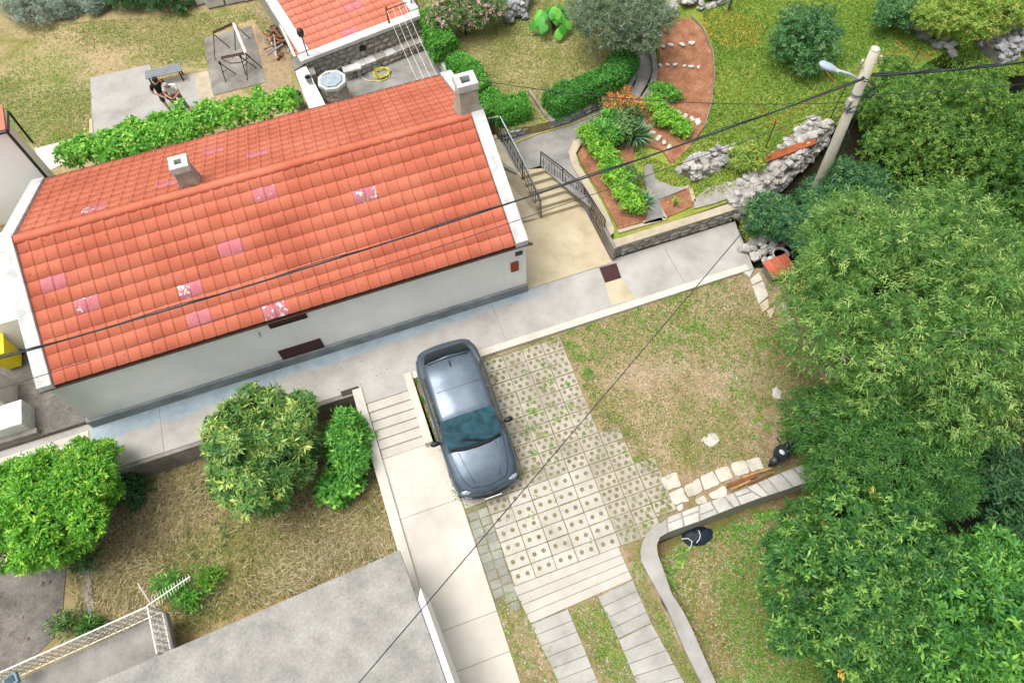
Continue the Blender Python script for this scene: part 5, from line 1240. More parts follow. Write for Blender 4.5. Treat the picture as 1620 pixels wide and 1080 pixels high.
def person(loc, rz, label, sex, pose):
    o = empty('person', loc, label, 'person'); o.rotation_euler.z = rz; o.scale = (.92,)*3
    hip = pose['hip']; ch = pose['chest']; nk = pose['neck']; hd = pose['head']
    body_ = [[(hip, (.13, .10)), (ch, (.16, .11)), (nk, .06), (hd, (.085, .095)), (tuple(Vector(hd)+(Vector(hd)-Vector(nk))*.55), (.075, .085))]]
    for s in ('l', 'r'):
        sh, el, wr = pose['arm_'+s]; kn, an, to = pose['leg_'+s]; hp_ = pose['hipj_'+s]
        body_ += [[(ch, (.16, .11)), (sh, .062), (el, .043), (wr, .03)], [(hip, (.13, .10)), (hp_, .088), (kn, .055), (an, .04), (to, .035)]]
        body_ += hand(wr, Vector(wr)-Vector(el), pose.get('hs_'+s, (1, 0, 0)))
    bd = skin_obj('body', body_, MT['skin'], o, 2)
    # face: nose, ears, eyes
    h = Vector(hd)+(Vector(hd)-Vector(nk))*.25; f = Vector(pose['face']).normalized(); sd_ = f.cross(Vector((0, 0, 1))).normalized(); u_ = sd_.cross(f)
    fc = MB(); fc.ball(h+f*.10-u_*.01, (.016, .02, .022), 8, 5)
    for s in (-1, 1): fc.ball(h+sd_*s*.088, (.02, .022, .034), 8, 5)
    fc.build('face_features', MT['skin'], o, smooth=True)
    ey = MB(); [ey.ball(h+f*.088+u_*.025+sd_*s*.033, .011, 6, 4) for s in (-1, 1)]; ey.ball(h+f*.094-u_*.045, (.022, .012, .006), 8, 4); ey.build('eyes_and_mouth', MT['shirt_black'], o)
    hb = MB(); c_ = h-f*.018+u_*.035; hb.ball(c_, (.102, .108, .10), 12, 8) if pose['hair'] == 'full' else hb.ball(h-f*.045+u_*.0, (.096, .098, .085), 12, 8)
    hb.build('hair', MT[pose['hairmat']], o, smooth=True)
    up_c = [[(tuple(Vector(hip)+Vector((0, 0, .0))), (.15, .125)), (ch, (.18, .13)), (tuple(Vector(ch).lerp(Vector(nk), .75)), (.10, .085))]]
    for s in ('l', 'r'):
        sh, el, wr = pose['arm_'+s]; up_c.append([(ch, (.18, .13)), (sh, .08), (tuple(Vector(sh).lerp(Vector(el), .72)), .066)])
    skin_obj('shirt', up_c, MT[pose['shirt']], o, 2)
    lo = [[(tuple(Vector(hip)+Vector((0, 0, .04))), (.15, .12)), (hip, (.155, .125))]]
    for s in ('l', 'r'):
        kn, an, to = pose['leg_'+s]; hp_ = pose['hipj_'+s]; q = Vector(kn).lerp(Vector(hp_), .15)
        lo.append([(hip, (.155, .125)), (hp_, .108), (tuple(q), .085)]+([(tuple(Vector(kn)+Vector((0, 0, 0))), .075), (tuple(Vector(an).lerp(Vector(kn), .1)), .058)] if pose['long'] else []))
    skin_obj('shorts' if not pose['long'] else 'trousers', lo, MT[pose['pants']], o, 2, 1)
    for s in ('l', 'r'):
        kn, an, to = pose['leg_'+s]; an, to = Vector(an), Vector(to); skin_obj('shoe', [[(tuple(an-Vector((0, 0, .02))), .05), (tuple((an+to)/2-Vector((0, 0, .02))), (.045, .04)), (tuple(to), (.045, .03))]], MT['shoe'], o, 1)
    return o
# faces towards -y before rotation
pA = dict(hip=(0, 0, .90), chest=(.02, -.05, 1.22), neck=(.02, -.10, 1.42), head=(.03, -.17, 1.53), face=(.15, -.8, -.55), hair='full', hairmat='hair_dark', shirt='shirt_black', pants='shorts_teal', long=False,
          arm_l=((-.19, -.05, 1.33), (-.27, -.08, 1.06), (-.10, -.26, .98)), arm_r=((.22, -.07, 1.33), (.27, -.14, 1.07), (.14, -.30, 1.0)), hipj_l=(-.09, 0, .84), hipj_r=(.10, 0, .84),
          leg_l=((-.08, -.10, .48), (-.02, -.08, .07), (.02, -.26, .04)), leg_r=((.16, -.06, .48), (.20, .06, .07), (.26, -.11, .04)))
pB = dict(hip=(0, 0, .88), chest=(0, -.12, 1.17), neck=(-.02, -.22, 1.34), head=(-.03, -.31, 1.42), face=(-.1, -.7, -.75), hair='thin', hairmat='hair_grey', shirt='shirt_white', pants='trousers', long=True,
          arm_l=((-.20, -.13, 1.27), (-.24, -.24, 1.02), (-.06, -.40, .96)), arm_r=((.20, -.13, 1.27), (.27, -.22, 1.02), (.09, -.40, .96)), hipj_l=(-.10, 0, .82), hipj_r=(.10, 0, .82),
          leg_l=((-.12, -.06, .46), (-.12, .0, .07), (-.12, -.17, .04)), leg_r=((.17, -.06, .46), (.24, -.03, .07), (.27, -.2, .04)))
pLoc = Wp(272, 176, ZU+.02); person(pLoc, .25, 'person in black t-shirt and dark teal shorts looking down, standing on the patio', 'm', pA)
pLoc2 = Wp(291, 175, ZU+.02); person(pLoc2, -.15, 'person in white t-shirt and grey trousers holding a small dark device on the patio', 'm', pB)
Bm = Matrix.Translation(pLoc2) @ Matrix.Rotation(-.15, 4, 'Z'); dv = Bm @ Vector((.015, -.48, .88))
tag(MB().box(dv, (.17, .10, .05), -.15).build('handheld_device', MT['black'], bevel=.012), 'small dark device held in both hands by the person in white', 'device')

# ================================================================== SCOOTER (half hidden under the willow)
sct = empty('motor_scooter', Wp(1243, 713, PK), 'dark motor scooter half hidden under the willow at the lawn edge', 'scooter'); sct.rotation_euler.z = math.radians(200)
for x in (.58, -.55):
    w_ = MB().lathe([(.10, -.05), (.19, -.05), (.22, -.02), (.22, .02), (.19, .05), (.10, .05)], n=18); o = w_.build('wheel', MT['rubber'], sct, smooth=True); o.rotation_euler = (math.pi/2, 0, 0); o.location = (x, 0, .22)
def loftx(st, name, mat, parent, n=12):
    mb = MB(); V = []; F = []
    for x, w_, z0, z1 in st:
        for k in range(n):
            t_ = 2*math.pi*k/n; V.append((x, w_*math.copysign(abs(math.cos(t_))**.7, math.cos(t_)), (z0+z1)/2+(z1-z0)/2*math.copysign(abs(math.sin(t_))**.7, math.sin(t_))))
    for i in range(len(st)-1):
        for k in range(n): F.append((i*n+k, i*n+(k+1) % n, (i+1)*n+(k+1) % n, (i+1)*n+k))
    F += [tuple(range(n-1, -1, -1)), tuple(range((len(st)-1)*n, len(st)*n))]
    return mb.add(V, F).build(name, mat, parent, smooth=True)
loftx([(-.75, .08, .45, .58), (-.6, .17, .3, .70), (-.2, .18, .22, .72), (.05, .15, .2, .55), (.2, .16, .16, .26), (.42, .16, .16, .26)], 'body', MT['black'], sct)
loftx([(-.72, .10, .70, .76), (-.5, .17, .70, .82), (-.1, .16, .68, .80), (.05, .1, .66, .74)], 'seat', MT['navy'], sct)
loftx([(.36, .2, .22, .9), (.46, .22, .25, 1.0), (.56, .15, .3, 1.02)], 'leg_shield', MT['navy'], sct)
loftx([(.42, .09, .36, .44), (.6, .1, .42, .48), (.78, .08, .34, .42)], 'front_fender', MT['black'], sct)
MB().ball((.58, 0, .92), (.06, .09, .07), 10, 6).build('headlight', MT['plate'], sct, smooth=True)
MB().tube([(.44, -.34, 1.04), (.5, -.1, 1.05), (.5, .1, 1.05), (.44, .34, 1.04)], .02, 6).build('handlebar', MT['iron'], sct, smooth=True)

# ================================================================== UTILITY POLE, LAMP, CABLES
Pt = Wp(1385, 78, 6.5); Pl = Wp(1313.5, 247, 3.0); dirp = (Pt-Pl)/(Pt.z-Pl.z); Pb = Pl+dirp*(-.6-3.0)
pole = empty('utility_pole', Pb, 'pale round concrete utility pole rising out of the trees', 'pole'); off = Pb
def on(z): return Pl+dirp*(z-3.0)
MB().tube([Vector((0, 0, 0)), on(3)-off, on(6.5)-off], [.17, .145, .115], 18).build('shaft', MT['pole'], pole, smooth=True)
MB().lathe([(.115, 0), (.118, .02), (.08, .05)], c=on(6.49)-off, n=16).build('cap', MT['stone_clean'], pole, smooth=True)
p = on(5.95); side_v = Vector((.8, -.6, 0))
for i, (z, s) in enumerate(((6.05, 1), (6.0, -1))):
    a = on(z)-off; v = Vector((s*.22, -s*.04, .0)); MB().tube([a, a+v, a+v+Vector((0, 0, .16))], .018, 6).build('bracket', MT['galv'], pole); MB().lathe([(.03, 0), (.045, .03), (.03, .07), (.04, .1), (.02, .13)], c=a+v+Vector((0, 0, .12)), n=10).build('insulator', MT['stone_clean'], pole, smooth=True)
for z in (5.2, 4.7): MB().lathe([(.14, -.03), (.15, -.03), (.15, .03), (.14, .03)], c=on(z)-off, n=16).build('clamp', MT['galv'], pole)
def loop(c_, r_, ax, n=18, wob=.02):
    a = Vector(ax).orthogonal().normalized(); b = Vector(ax).normalized().cross(a); return [Vector(c_)+a*r_*math.cos(2*math.pi*k/n)+b*r_*math.sin(2*math.pi*k/n)*1.2+Vector((0, 0, wob*math.sin(k*2.3))) for k in range(n+1)]
for z, r_, ax in ((5.6, .24, (1, .4, .8)), (5.5, .2, (.9, .6, .5)), (4.75, .16, (.3, 1, .5)), (4.7, .19, (.2, 1, .3)), (3.9, .15, (1, .3, .2))):
    MB().tube(loop(on(z)-off+Vector((.05, -.12, 0)), r_, ax), .013, 5).build('cable_loop', MT['cable'], pole, smooth=True)
MB().tube([on(4.8)-off+Vector((.15, -.05, 0)), on(4.3)-off+Vector((.2, -.1, 0)), on(3.6)-off+Vector((.18, -.1, 0)), on(2)-off+Vector((.17, -.1, 0))], .014, 5).build('riser_cable', MT['cable'], pole, smooth=True)
MB().box(on(4.95)-off+Vector((-.16, -.02, 0)), (.1, .14, .26)).build('junction_box', MT['stone_clean'], pole, bevel=.01)
MB().box(on(4.85)-off+Vector((.62, .1, 0)), (.26, .08, .08), .3).build('splice_box', MT['cable'], pole, bevel=.01)
# street lamp on the pole
la = on(5.55); lh = Wp(1304, 103, 5.9)
lamp = empty('street_lamp', la, 'blue-grey street lamp head on an arm fixed to the utility pole', 'lamp')
d = lh-la; MB().tube([(0, 0, 0), d*.35+Vector((0, 0, .06)), d*.75], [.035, .035, .035], 8).build('arm', MT['lamp_grey'], lamp, smooth=True)
dn_ = d.normalized(); sdv = dn_.cross(Vector((0, 0, 1))).normalized(); uv_ = sdv.cross(dn_); st = [(.62, .05, .04), (.72, .09, .06), (.86, .13, .08), (1.02, .13, .075), (1.10, .09, .05), (1.13, .03, .02)]
V = []; F = []; n = 14
for s, w_, h_ in st:
    for k in range(n):
        t_ = 2*math.pi*k/n; V.append(d*s+sdv*w_*math.cos(t_)+uv_*h_*math.sin(t_))
for i in range(len(st)-1): F += [(i*n+k, i*n+(k+1) % n, (i+1)*n+(k+1) % n, (i+1)*n+k) for k in range(n)]
F += [tuple(range(n)), tuple(range((len(st)-1)*n, len(st)*n))]
MB().add(V, F).build('lamp_head', MT['lamp_grey'], lamp, smooth=True)
MB().ball(d*.95-uv_*.06, (.12, .08, .04), 10, 6).build('lens', MT['lens'], lamp, smooth=True)
def cable(pts, sag, r_, label, n=26, twist=0):
    o = []
    for a, b in zip(pts[:-1], pts[1:]):
        for j in range(n): t_ = j/n; p = a.lerp(b, t_); p.z -= sag*4*t_*(1-t_); o.append(p)
    o.append(pts[-1]); mb = MB().tube(o, r_, 6)
    if twist: mb.tube([p+Vector((0, .03*math.sin(i*1.1), .035+.02*math.cos(i*1.1))) for i, p in enumerate(o)], r_*.55, 5)
    return tag(mb.build('overhead_cable', MT['cable'], smooth=True), label, 'cable')
eA = Wp(-220, 628, 5.4); cable([on(5.75)+Vector((-.1, -.12, 0)), eA], .42, .022, 'thick overhead cable crossing the whole house roof from the pole', 40, 1)
eB = Wp(-160, 664, 4.3); cable([on(4.9), eB], .25, .009, 'thin overhead wire running low along the eave of the house', 40)
eC = Wp(520, 1135, 4.6); cable([on(5.0), eC], .12, .012, 'dark overhead wire running diagonally down across the lawn and pavers', 40)
cable([on(4.9), Vector((-.1, 3.9, 4.9))], .35, .011, 'thin dark wire from the pole to the house chimney')
cable([on(5.8)+Vector((.1, -.12, 0)), Wp(1760, 78, 5.8)], .12, .030, 'thick cable bundle leaving the pole towards the right edge', 26, 1)
cable([on(4.85)+Vector((.7, .1, 0)), Wp(1760, 120, 4.8)], .05, .010, 'thin wire leaving the pole towards the right edge below the bundle')

# ================================================================== NEIGHBOURS AT THE LEFT AND BOTTOM
nb = empty('neighbour_house', (0, 0, 0), 'white plastered neighbouring house at the left edge', 'house')
c0 = Wp(5, 205, 4.2); nx, ny = c0.x, c0.y
MB().b2(-24, nx-.02, ny, ny+.62, .1, 4.25).build('wall', MT['plaster_white'], nb)
MB().b2(nx-.02, nx+.0, ny-.0, ny+.62, .1, 4.2).build('side_wall', MT['plaster_cream'], nb)
rfn = MB(); rfn.add([(-24, ny-.1, 4.27), (nx+.1, ny-.1, 4.27), (nx+.1, ny+.75, 4.4), (-24, ny+.75, 4.4), (-24, ny-.1, 4.2), (nx+.1, ny-.1, 4.2), (nx+.1, ny+.75, 4.33), (-24, ny+.75, 4.33)], [(0, 1, 2, 3), (7, 6, 5, 4), (0, 4, 5, 1), (1, 5, 6, 2), (2, 6, 7, 3)])
rfn.build('roof', MT['tile_shed'], nb)
MB().tube([(nx+.06, ny-.04, 4.2), (nx+.05, ny-.05, .3)], .045, 8).build('downpipe', MT['iron'], nb)
MB().tube([(-24, ny-.12, 4.2), (nx+.1, ny-.12, 4.2)], .05, 8).build('gutter', MT['iron'], nb)
MB().tube([(nx+.14, ny-.12, 4.2), (nx+.14, ny+.7, 4.2), (nx+.1, ny+.7, 3.0)], .035, 8).build('downpipe', MT['iron'], nb)
# cream wall and block of the neighbour beside the passage
bx = Wp(0, 520, .2).x
tag(MB().b2(-22, -13.9, 3.1, 6.5, 0, 1.6).build('cream_wall', MT['plaster_cream']), 'cream plastered wall of the neighbour behind the yellow bin', 'wall')
b0, b1 = Wp(-60, 640, .9), Wp(18, 640, .9)
blk = empty('stair_block', (0, 0, 0), 'pale concrete stair block of the neighbour at the left edge', 'steps')
MB().b2(-20, -14.5, .28, 1.05, 0, .75).build('upper_block', MT['verge'], blk, bevel=.012)
MB().b2(-20, -14.35, .12, .28, 0, .35).build('lower_block', MT['concrete_old'], blk, bevel=.012)
MB().b2(-20, -14.95, 1.051, 2.0, 0, 1.05).build('side_block', MT['concrete'], blk, bevel=.012)
tag(MB().tube([Wp(-20, 668, .12), Wp(12, 681, .12)], .06, 10).build('drain_pipe', MT['black']), 'short black drain pipe at the left end of the path', 'pipe')
# yellow bin
def dz0(p, z): return Vector((p.x, p.y, z))
yb_ = empty('recycling_bin', Wp(8, 560, .16), 'bright yellow plastic recycling bin between the two houses', 'bin')
yb_.location = dz0(Wp(-9, 548, 1.15), .16)
mb = MB(); mb.box((0, 0, .52), (.5, .58, .9)); o = mb.build('bin_body', MT['yellow_plastic'], yb_, bevel=.03)
for v in o.data.vertices:
    if v.co.z < .2: v.co.x *= .8; v.co.y *= .8
l_ = MB().prism([(-.28, -.33, 1.02), (.28, -.33, 1.02), (.28, .3, 1.06), (-.28, .3, 1.06)], depth=.06).build('lid', MT['yellow_plastic'], yb_, bevel=.02)
MB().tube([(-.25, .33, 1.02), (.25, .33, 1.02)], .02, 8).build('handle', MT['yellow_plastic'], yb_)
for s in (-1, 1):
    o = MB().lathe([(.03, -.03), (.09, -.03), (.09, .03), (.03, .03)], n=14).build('wheel', MT['rubber'], yb_); o.rotation_euler = (0, math.pi/2, 0); o.location = (s*.2, .26, .09)
# grey flat roof building at the bottom
gb = empty('flat_roof_building', (0, 0, 0), 'building with bare grey concrete flat roof at the bottom edge', 'building')
q = [Wp(632, 870, 1.0), Wp(706, 1080, 1.0)]; d = (q[1]-q[0]).normalized(); e = (Wp(150, 1080, 1.0)-q[0]).normalized()
A = q[0]; B = q[0]+d*7; Cc = B+e*12; D = A+e*12
MB().prism([A, B, Cc, D], depth=.16).build('roof_slab', MT['roof_slab'], gb)
i_ = .06
A2 = A+d*.9+e*.03+Vector((0, 0, -.165)); B2 = A+d*7+e*.03+Vector((0, 0, -.165))
MB().prism([A2, B2, B2+e*10, A2+e*10], zb=-2.5).build('wall', MT['plaster_white'], gb)
MB().prism([A+d*1.0-e*.16+Vector((0, 0, -.1)), A+d*7-e*.16+Vector((0, 0, -.1)), A+d*7-e*.005+Vector((0, 0, -.1)), A+d*1.25-e*.005+Vector((0, 0, -.1))], zb=-1.6).build('side_ledge', MT['plaster_white'], gb)
# balcony with white scroll railing
bal = empty('balcony', (0, 0, 0), 'small grey concrete balcony behind the white scroll railing', 'balcony')
zb2 = -.12
MB().prism([Wp(*p, zb2) for p in ((-60, 1115), (0, 1088), (262, 968), (276, 1026), (150, 1085), (60, 1150))], depth=.2).build('floor', MT['concrete_dark'], bal)
wr = empty('white_railing', (0, 0, 0), 'white wrought-iron scroll railing on the small balcony', 'railing')
zt2, zl2 = .76, -.02
Tc, Te, Ts = Wp(233, 959, zt2), Wp(-60, 1090, zt2), Wp(248, 1032, zt2)
def dz(p, z): return Vector((p.x, p.y, z))
for a, b, n in ((Tc, Te, 26), (Tc, Ts, 7)):
    MB().tube([a, b], .022, 8).build('top_rail', MT['white_metal'], wr); MB().tube([dz(a, zl2), dz(b, zl2)], .018, 8).build('bottom_rail', MT['white_metal'], wr)
    u_ = (b-a).normalized()
    for k in range(n+1):
        p = a.lerp(b, k/n); MB().tube([dz(p, zl2), dz(p, zt2)], .008, 5).build('baluster', MT['white_metal'], wr)
        if k < n:
            m = a.lerp(b, (k+.5)/n); w_ = (b-a).length/n*.42; sc_ = []
            sp_ = []
            for t_ in np.linspace(-8.5, 8.5, 34):
                s_ = 1 if t_ >= 0 else -1; r_ = w_*(1-abs(abs(t_)-1.2)/11); th_ = abs(t_)*.95
                sp_.append(m+u_*(r_*math.sin(th_)*s_)+Vector((0, 0, -zt2*.5+.02+.13*s_-.13*s_*math.cos(th_)*r_/w_)))
            MB().tube(sp_, .011, 4).build('scroll', MT['white_metal'], wr)
for p in (Tc, Te, Ts): MB().tube([dz(p, zb2), dz(p, zt2)], .024, 8).build('post', MT['white_metal'], wr)
an = empty('tv_antenna', Tc, 'white television aerial with comb rods at the balcony corner', 'antenna')
a0, a1 = Tc+Vector((0, 0, .05)), Wp(301, 911, zt2+.5); MB().tube([a0-Tc, a1-Tc], .014, 6).build('boom', MT['white_metal'], an)
m0 = Wp(218, 922, zt2+.35); MB().tube([a0-Tc-Vector((0, 0, .4)), m0-Tc], .018, 6).build('mast', MT['white_metal'], an)
u_ = (a1-a0).normalized(); sdv = u_.cross(Vector((0, 0, 1))).normalized()
for k in range(14):
    p = a0.lerp(a1, .15+.82*k/13)-Tc; l_ = .16-.006*k; MB().tube([p-sdv*l_, p+sdv*l_], .005, 4).build('element', MT['white_metal'], an)
tag(MB().prism([Wp(*p, ZG)+Vector((0, 0, .07)) for p in ((132, 902), (143, 901), (152, 972), (138, 976))], depth=.15).build('concrete_curb', MT['concrete_old']), 'narrow grey concrete curb between the yard and the dry grass', 'kerb')
cb = empty('metal_box', Wp(18, 1076, .5), 'blue-grey metal box with a glass pane at the bottom left corner', 'lamp')  # plain blue-grey metal box topped by a glass pane
MB().box((0, 0, 0), (.32, .26, .12), .3).build('housing', MT['blue_metal'], cb, bevel=.015); MB().box((.0, 0, .07), (.2, .16, .03), .3).build('glass_pane', MT['windscreen'], cb)

# ================================================================== VEGETATION
def tree(name, label, base, lobes, n, k, L, Wd, lm, r0=.12, bark='bark', cat='tree', group=None, nl=9, fork=.35, extra=None, **kw):
    o = empty(name, base, label, cat, group); o.location = base; inv = -Vector(base)
    lo = [((Vector(c)+inv)[:], r_) for c, r_ in lobes]
    limbs('trunk', (0, 0, 0), lo, r0, MT[bark], o, nl, seed=int(abs(base[0]*100)), fork=fork)
    foliage('crown', lo, n, k, L, Wd, LM[lm], o, **kw)
    if extra:
        n2, lm2 = extra; foliage('yellow_leaves', lo, n2, k, L, Wd, LM[lm2], o, **kw)
    return o
def at_tree(px, py, zc_): p = Wp(px, py, zc_); return (p.x, p.y, zc_)
def ground_z(x, y): return -.9
# --- right-hand wood
c = at_tree(1450, 478, 3.2)
lob = ell_lobes(c, (3.3, 2.9, 1.9), 40, .9, -.45, 1)
tree('willow_tree', 'large pale yellow-green narrow-leaved tree overhanging the parking lawn', (c[0]+.3, c[1]+.2, -.9), lob, 11500, 14, .13, .022, 'willow', .2, 'bark_pale', nl=16, ang=(25, 75), twig=.30, droop=.35, up=.35, thick=.35, tint=.48, tv=.28, sag=.15)
c = at_tree(1378, 728, 1.7); lob = ell_lobes(c, (1.6, 1.7, 1.4), 16, .75, -.3, 2)
tree('willow_tree', 'darker green narrow-leaved sapling below the big pale tree, beside the scooter', (c[0]+.4, c[1], -1.1), lob, 5200, 13, .12, .022, 'pinnate', .09, 'bark_pale', ang=(25, 75), twig=.28, droop=.3, up=.35, thick=.4, tint=.42, tv=.18, sag=.15)  # same species as the big tree; its shade is put into darker leaves
c = at_tree(1530, 235, 2.4); lob = ell_lobes(c, (2.7, 2.4, 1.8), 22, .9, -.3, 3)
tree('ash_tree', 'bright olive-green tree right of the utility pole', (c[0], c[1], -.3), lob, 7000, 12, .09, .03, 'ash', .15, 'bark', up=.6, tint=.5, tv=.22, thick=.3)
c = at_tree(1432, 172, 1.4); lob = ell_lobes(c, (1.9, 1.4, 1.2), 14, .65, -.4, 4)
tree('ash_tree', 'rounded light green bushy tree just behind the utility pole', (c[0], c[1], .1), lob, 4600, 12, .08, .026, 'ash', .1, 'bark', up=.6, tint=.45, tv=.22, thick=.3)
c = at_tree(1338, 350, 1.5); lob = ell_lobes(c, (1.6, 1.5, 1.3), 15, .7, -.35, 5)
tree('laurel_tree', 'blue-green bushy tree at the foot of the utility pole', (c[0], c[1], -.4), lob, 5600, 12, .095, .027, 'laurel', .09, 'bark', up=.5, tint=.45, tv=.22, thick=.35, droop=.1)
c = at_tree(1215, 345, .55); lob = ell_lobes(c, (.75, .7, .6), 8, .36, -.2, 6)
tree('laurel_shrub', 'low green shrub spilling over the path end below the dry-stone wall', (c[0], c[1], -.3), lob, 900, 10, .13, .035, 'laurel', .03, 'bark', cat='shrub', up=.5, tint=.5, tv=.22, thick=.4, droop=.15)
c = at_tree(1625, 330, 2.6); lob = ell_lobes(c, (1.7, 2.3, 1.8), 14, .8, -.3, 7)
tree('ash_tree', 'deep green tree at the right edge behind the big pale tree', (c[0], c[1], -.6), lob, 3600, 12, .10, .033, 'ash', .12, 'bark', up=.6, tint=.3, tv=.2, thick=.3)
c = at_tree(1352, 920, 1.9); lob = ell_lobes(c, (2.0, 1.9, 1.6), 22, .75, -.3, 8, 2.1, .6)
tree('pinnate_tree', 'mid-green feathery-leaved tree overhanging the low garden', (c[0]+.2, c[1]+.3, -1.7), lob, 5200, 12, .13, .043, 'pinnate', .12, 'bark_pale', up=.5, tint=.42, tv=.28, thick=.35, droop=.1, extra=(25, 'yellowing'))
c = at_tree(1480, 990, 1.7); lob = ell_lobes(c, (1.6, 1.5, 1.4), 15, .7, -.3, 9, 2.1, .58)
tree('walnut_tree', 'darker broad-leaved tree at the bottom right of the wood', (c[0], c[1], -1.7), lob, 2500, 10, .155, .06, 'fig', .11, 'bark_pale', up=.5, tint=.38, tv=.28, thick=.35, droop=.1)
c = at_tree(1555, 915, 2.2); lob = ell_lobes(c, (.85, .85, .8), 8, .5, -.2, 10)
tree('walnut_tree', 'bright yellow-green broad-leaved tree at the right edge of the wood', (c[0], c[1], -1.7), lob, 1000, 10, .15, .05, 'fig', .08, 'bark_pale', up=.6, tint=.5, tv=.2, thick=.35, droop=.12)
c = at_tree(1580, 770, .2); lob = ell_lobes(c, (1.3, 1.3, .9), 9, .55, -.3, 11)
tree('walnut_tree', 'shaded dark green broad-leaved tree in the hollow under the big pale tree', (c[0], c[1], -1.6), lob, 1500, 10, .15, .055, 'darkshrub', .07, 'bark_pale', up=.5, tint=.35, tv=.2, thick=.4)  # darker leaf colour carries the shade of the hollow
c = at_tree(1605, 1060, 2.2); lob = ell_lobes(c, (1.0, .9, .9), 8, .5, -.2, 12)
tree('walnut_tree', 'yellow-green broad-leaved tree in the bottom right corner', (c[0], c[1], -1.7), lob, 850, 10, .18, .065, 'fig', .07, 'bark_pale', up=.6, tint=.6, tv=.22, thick=.35)
c = at_tree(1400, 1070, .9); lob = ell_lobes(c, (1.3, 1.1, 1.1), 10, .55, -.3, 14)
tree('pinnate_tree', 'low shaded feathery tree at the bottom edge right of the low garden', (c[0], c[1], -1.7), lob, 1500, 12, .13, .042, 'pinnate', .07, 'bark_pale', up=.5, tint=.36, tv=.18, thick=.4)
# --- garden trees at the top
c = at_tree(988, 34, 2.6); lob = ell_lobes(c, (1.6, 1.4, 1.2), 15, .6, -.3, 21)
tree('olive_tree', 'grey-green olive tree behind the long hedge', (c[0], c[1]+.2, .9), lob, 3200, 14, .10, .018, 'olive', .12, 'bark_pale', nl=12, up=.5, tint=.4, tv=.22, thick=.5, ang=(30, 75), twig=.2)
c = at_tree(1275, 60, 1.7); lob = ell_lobes(c, (1.2, 1.15, .9), 12, .5, -.3, 22)
tree('plum_tree', 'small blue-green fruit tree standing in the open meadow', (c[0], c[1]-.1, .9), lob, 1500, 11, .09, .036, 'plum', .06, 'bark', up=.5, tint=.45, tv=.25, thick=.55)
c = at_tree(1540, 25, 1.7); lob = ell_lobes(c, (2.2, 1.2, .8), 14, .55, -.2, 23)
tree('bushy_shrub', 'broad yellow-green shrub at the top right of the meadow', (c[0], c[1], 1.0), lob, 2200, 11, .11, .034, 'meadow', .05, 'bark', cat='shrub', up=.6, tint=.5, tv=.25, thick=.4)
c = at_tree(1420, 22, 1.5); lob = ell_lobes(c, (.8, .7, .55), 7, .35, -.2, 24)
tree('bushy_shrub', 'small green shrub at the top edge beside the broken stone line', (c[0], c[1], 1.0), lob, 700, 11, .10, .034, 'plum', .03, 'bark', cat='shrub', up=.6, tint=.5, tv=.25, thick=.4)
tt = Wp(1152, 18, PM); tag(MB().tube([tt, tt+Vector((.05, 0, 1.0)), tt+Vector((.25, .3, 2.6))], [.05, .045, .03], 7).build('sapling_trunk', MT['bark']), 'bare dark sapling trunk at the top edge of the meadow', 'tree')
# --- lower left trees
c = at_tree(88, 800, .8); lob = ell_lobes(c, (1.7, 1.4, 1.3), 26, .55, -.45, 31)
tree('citrus_tree', 'round bright green citrus tree at the left edge', (c[0], c[1], ZG), lob, 5600, 11, .11, .045, 'citrus', .11, 'bark', up=.7, tint=.45, tv=.24, thick=.25)
c = at_tree(420, 713, .75); lob = ell_lobes(c, (1.5, 1.6, 1.35), 20, .5, -.45, 32)
tree('loquat_tree', 'loquat tree with long dark leaves beside the path', (c[0], c[1], ZG), lob, 2400, 12, .20, .052, 'loquat', .10, 'bark', up=.6, tint=.45, tv=.28, thick=.3, droop=.15, ang=(55, 90), twig=.06, scat=.05)
c = at_tree(552, 700, .05); lob = ell_lobes(c, (.48, .9, .75), 12, .32, -.4, 33)
tree('leafy_shrub', 'tall bright green shrub between the loquat and the parapet', (c[0], c[1], ZG), lob, 1200, 10, .13, .05, 'bush', .05, 'bark', cat='shrub', up=.6, tint=.5, tv=.22, thick=.3, droop=.1)
c = at_tree(538, 770, -.55); lob = ell_lobes(c, (.5, .4, .35), 7, .24, -.2, 34)
tree('leafy_shrub', 'low broad-leaved shrub in the dry grass by the parapet', (c[0], c[1], ZG), lob, 330, 8, .16, .10, 'bush', .02, 'bark', cat='shrub', up=.7, tint=.45, tv=.2, thick=.4)
c = at_tree(208, 775, -.7); lob = ell_lobes(c, (.45, .4, .3), 6, .22, -.2, 35)
tree('leafy_shrub', 'dark green weed clump right of the round citrus tree', (c[0], c[1], ZG), lob, 300, 9, .11, .04, 'darkshrub', .02, 'bark', cat='shrub', up=.6, tint=.4, tv=.2, thick=.4)
for i, (px, py, s, lm_, lb) in enumerate(((300, 945, .3, 'bush', 'green plant with red flowers beside the television aerial'), (105, 985, .26, 'oleander', 'blurred green weed at the edge of the grey yard'), (270, 925, .3, 'bush', 'small green weed behind the aerial mast'), (145, 990, .22, 'pinnate', 'small green weed beside the narrow concrete curb'), (330, 915, .26, 'grass_green', 'yellowish weed tuft in the dry grass near the flat roof'), (130, 880, .4, 'darkshrub', 'dark bush below the round citrus tree'))):
    c = at_tree(px, py, ZG+.25); lob = ell_lobes(c, (s, s, s*.7), 6, s*.55, -.2, 40+i)
    tree('weed', lb, (c[0], c[1], ZG), lob, 90, 7, .13, .035, lm_, .012, 'bark', cat='plant', up=.7, tint=.5, tv=.22, thick=.7, ang=(25, 70), twig=.2)
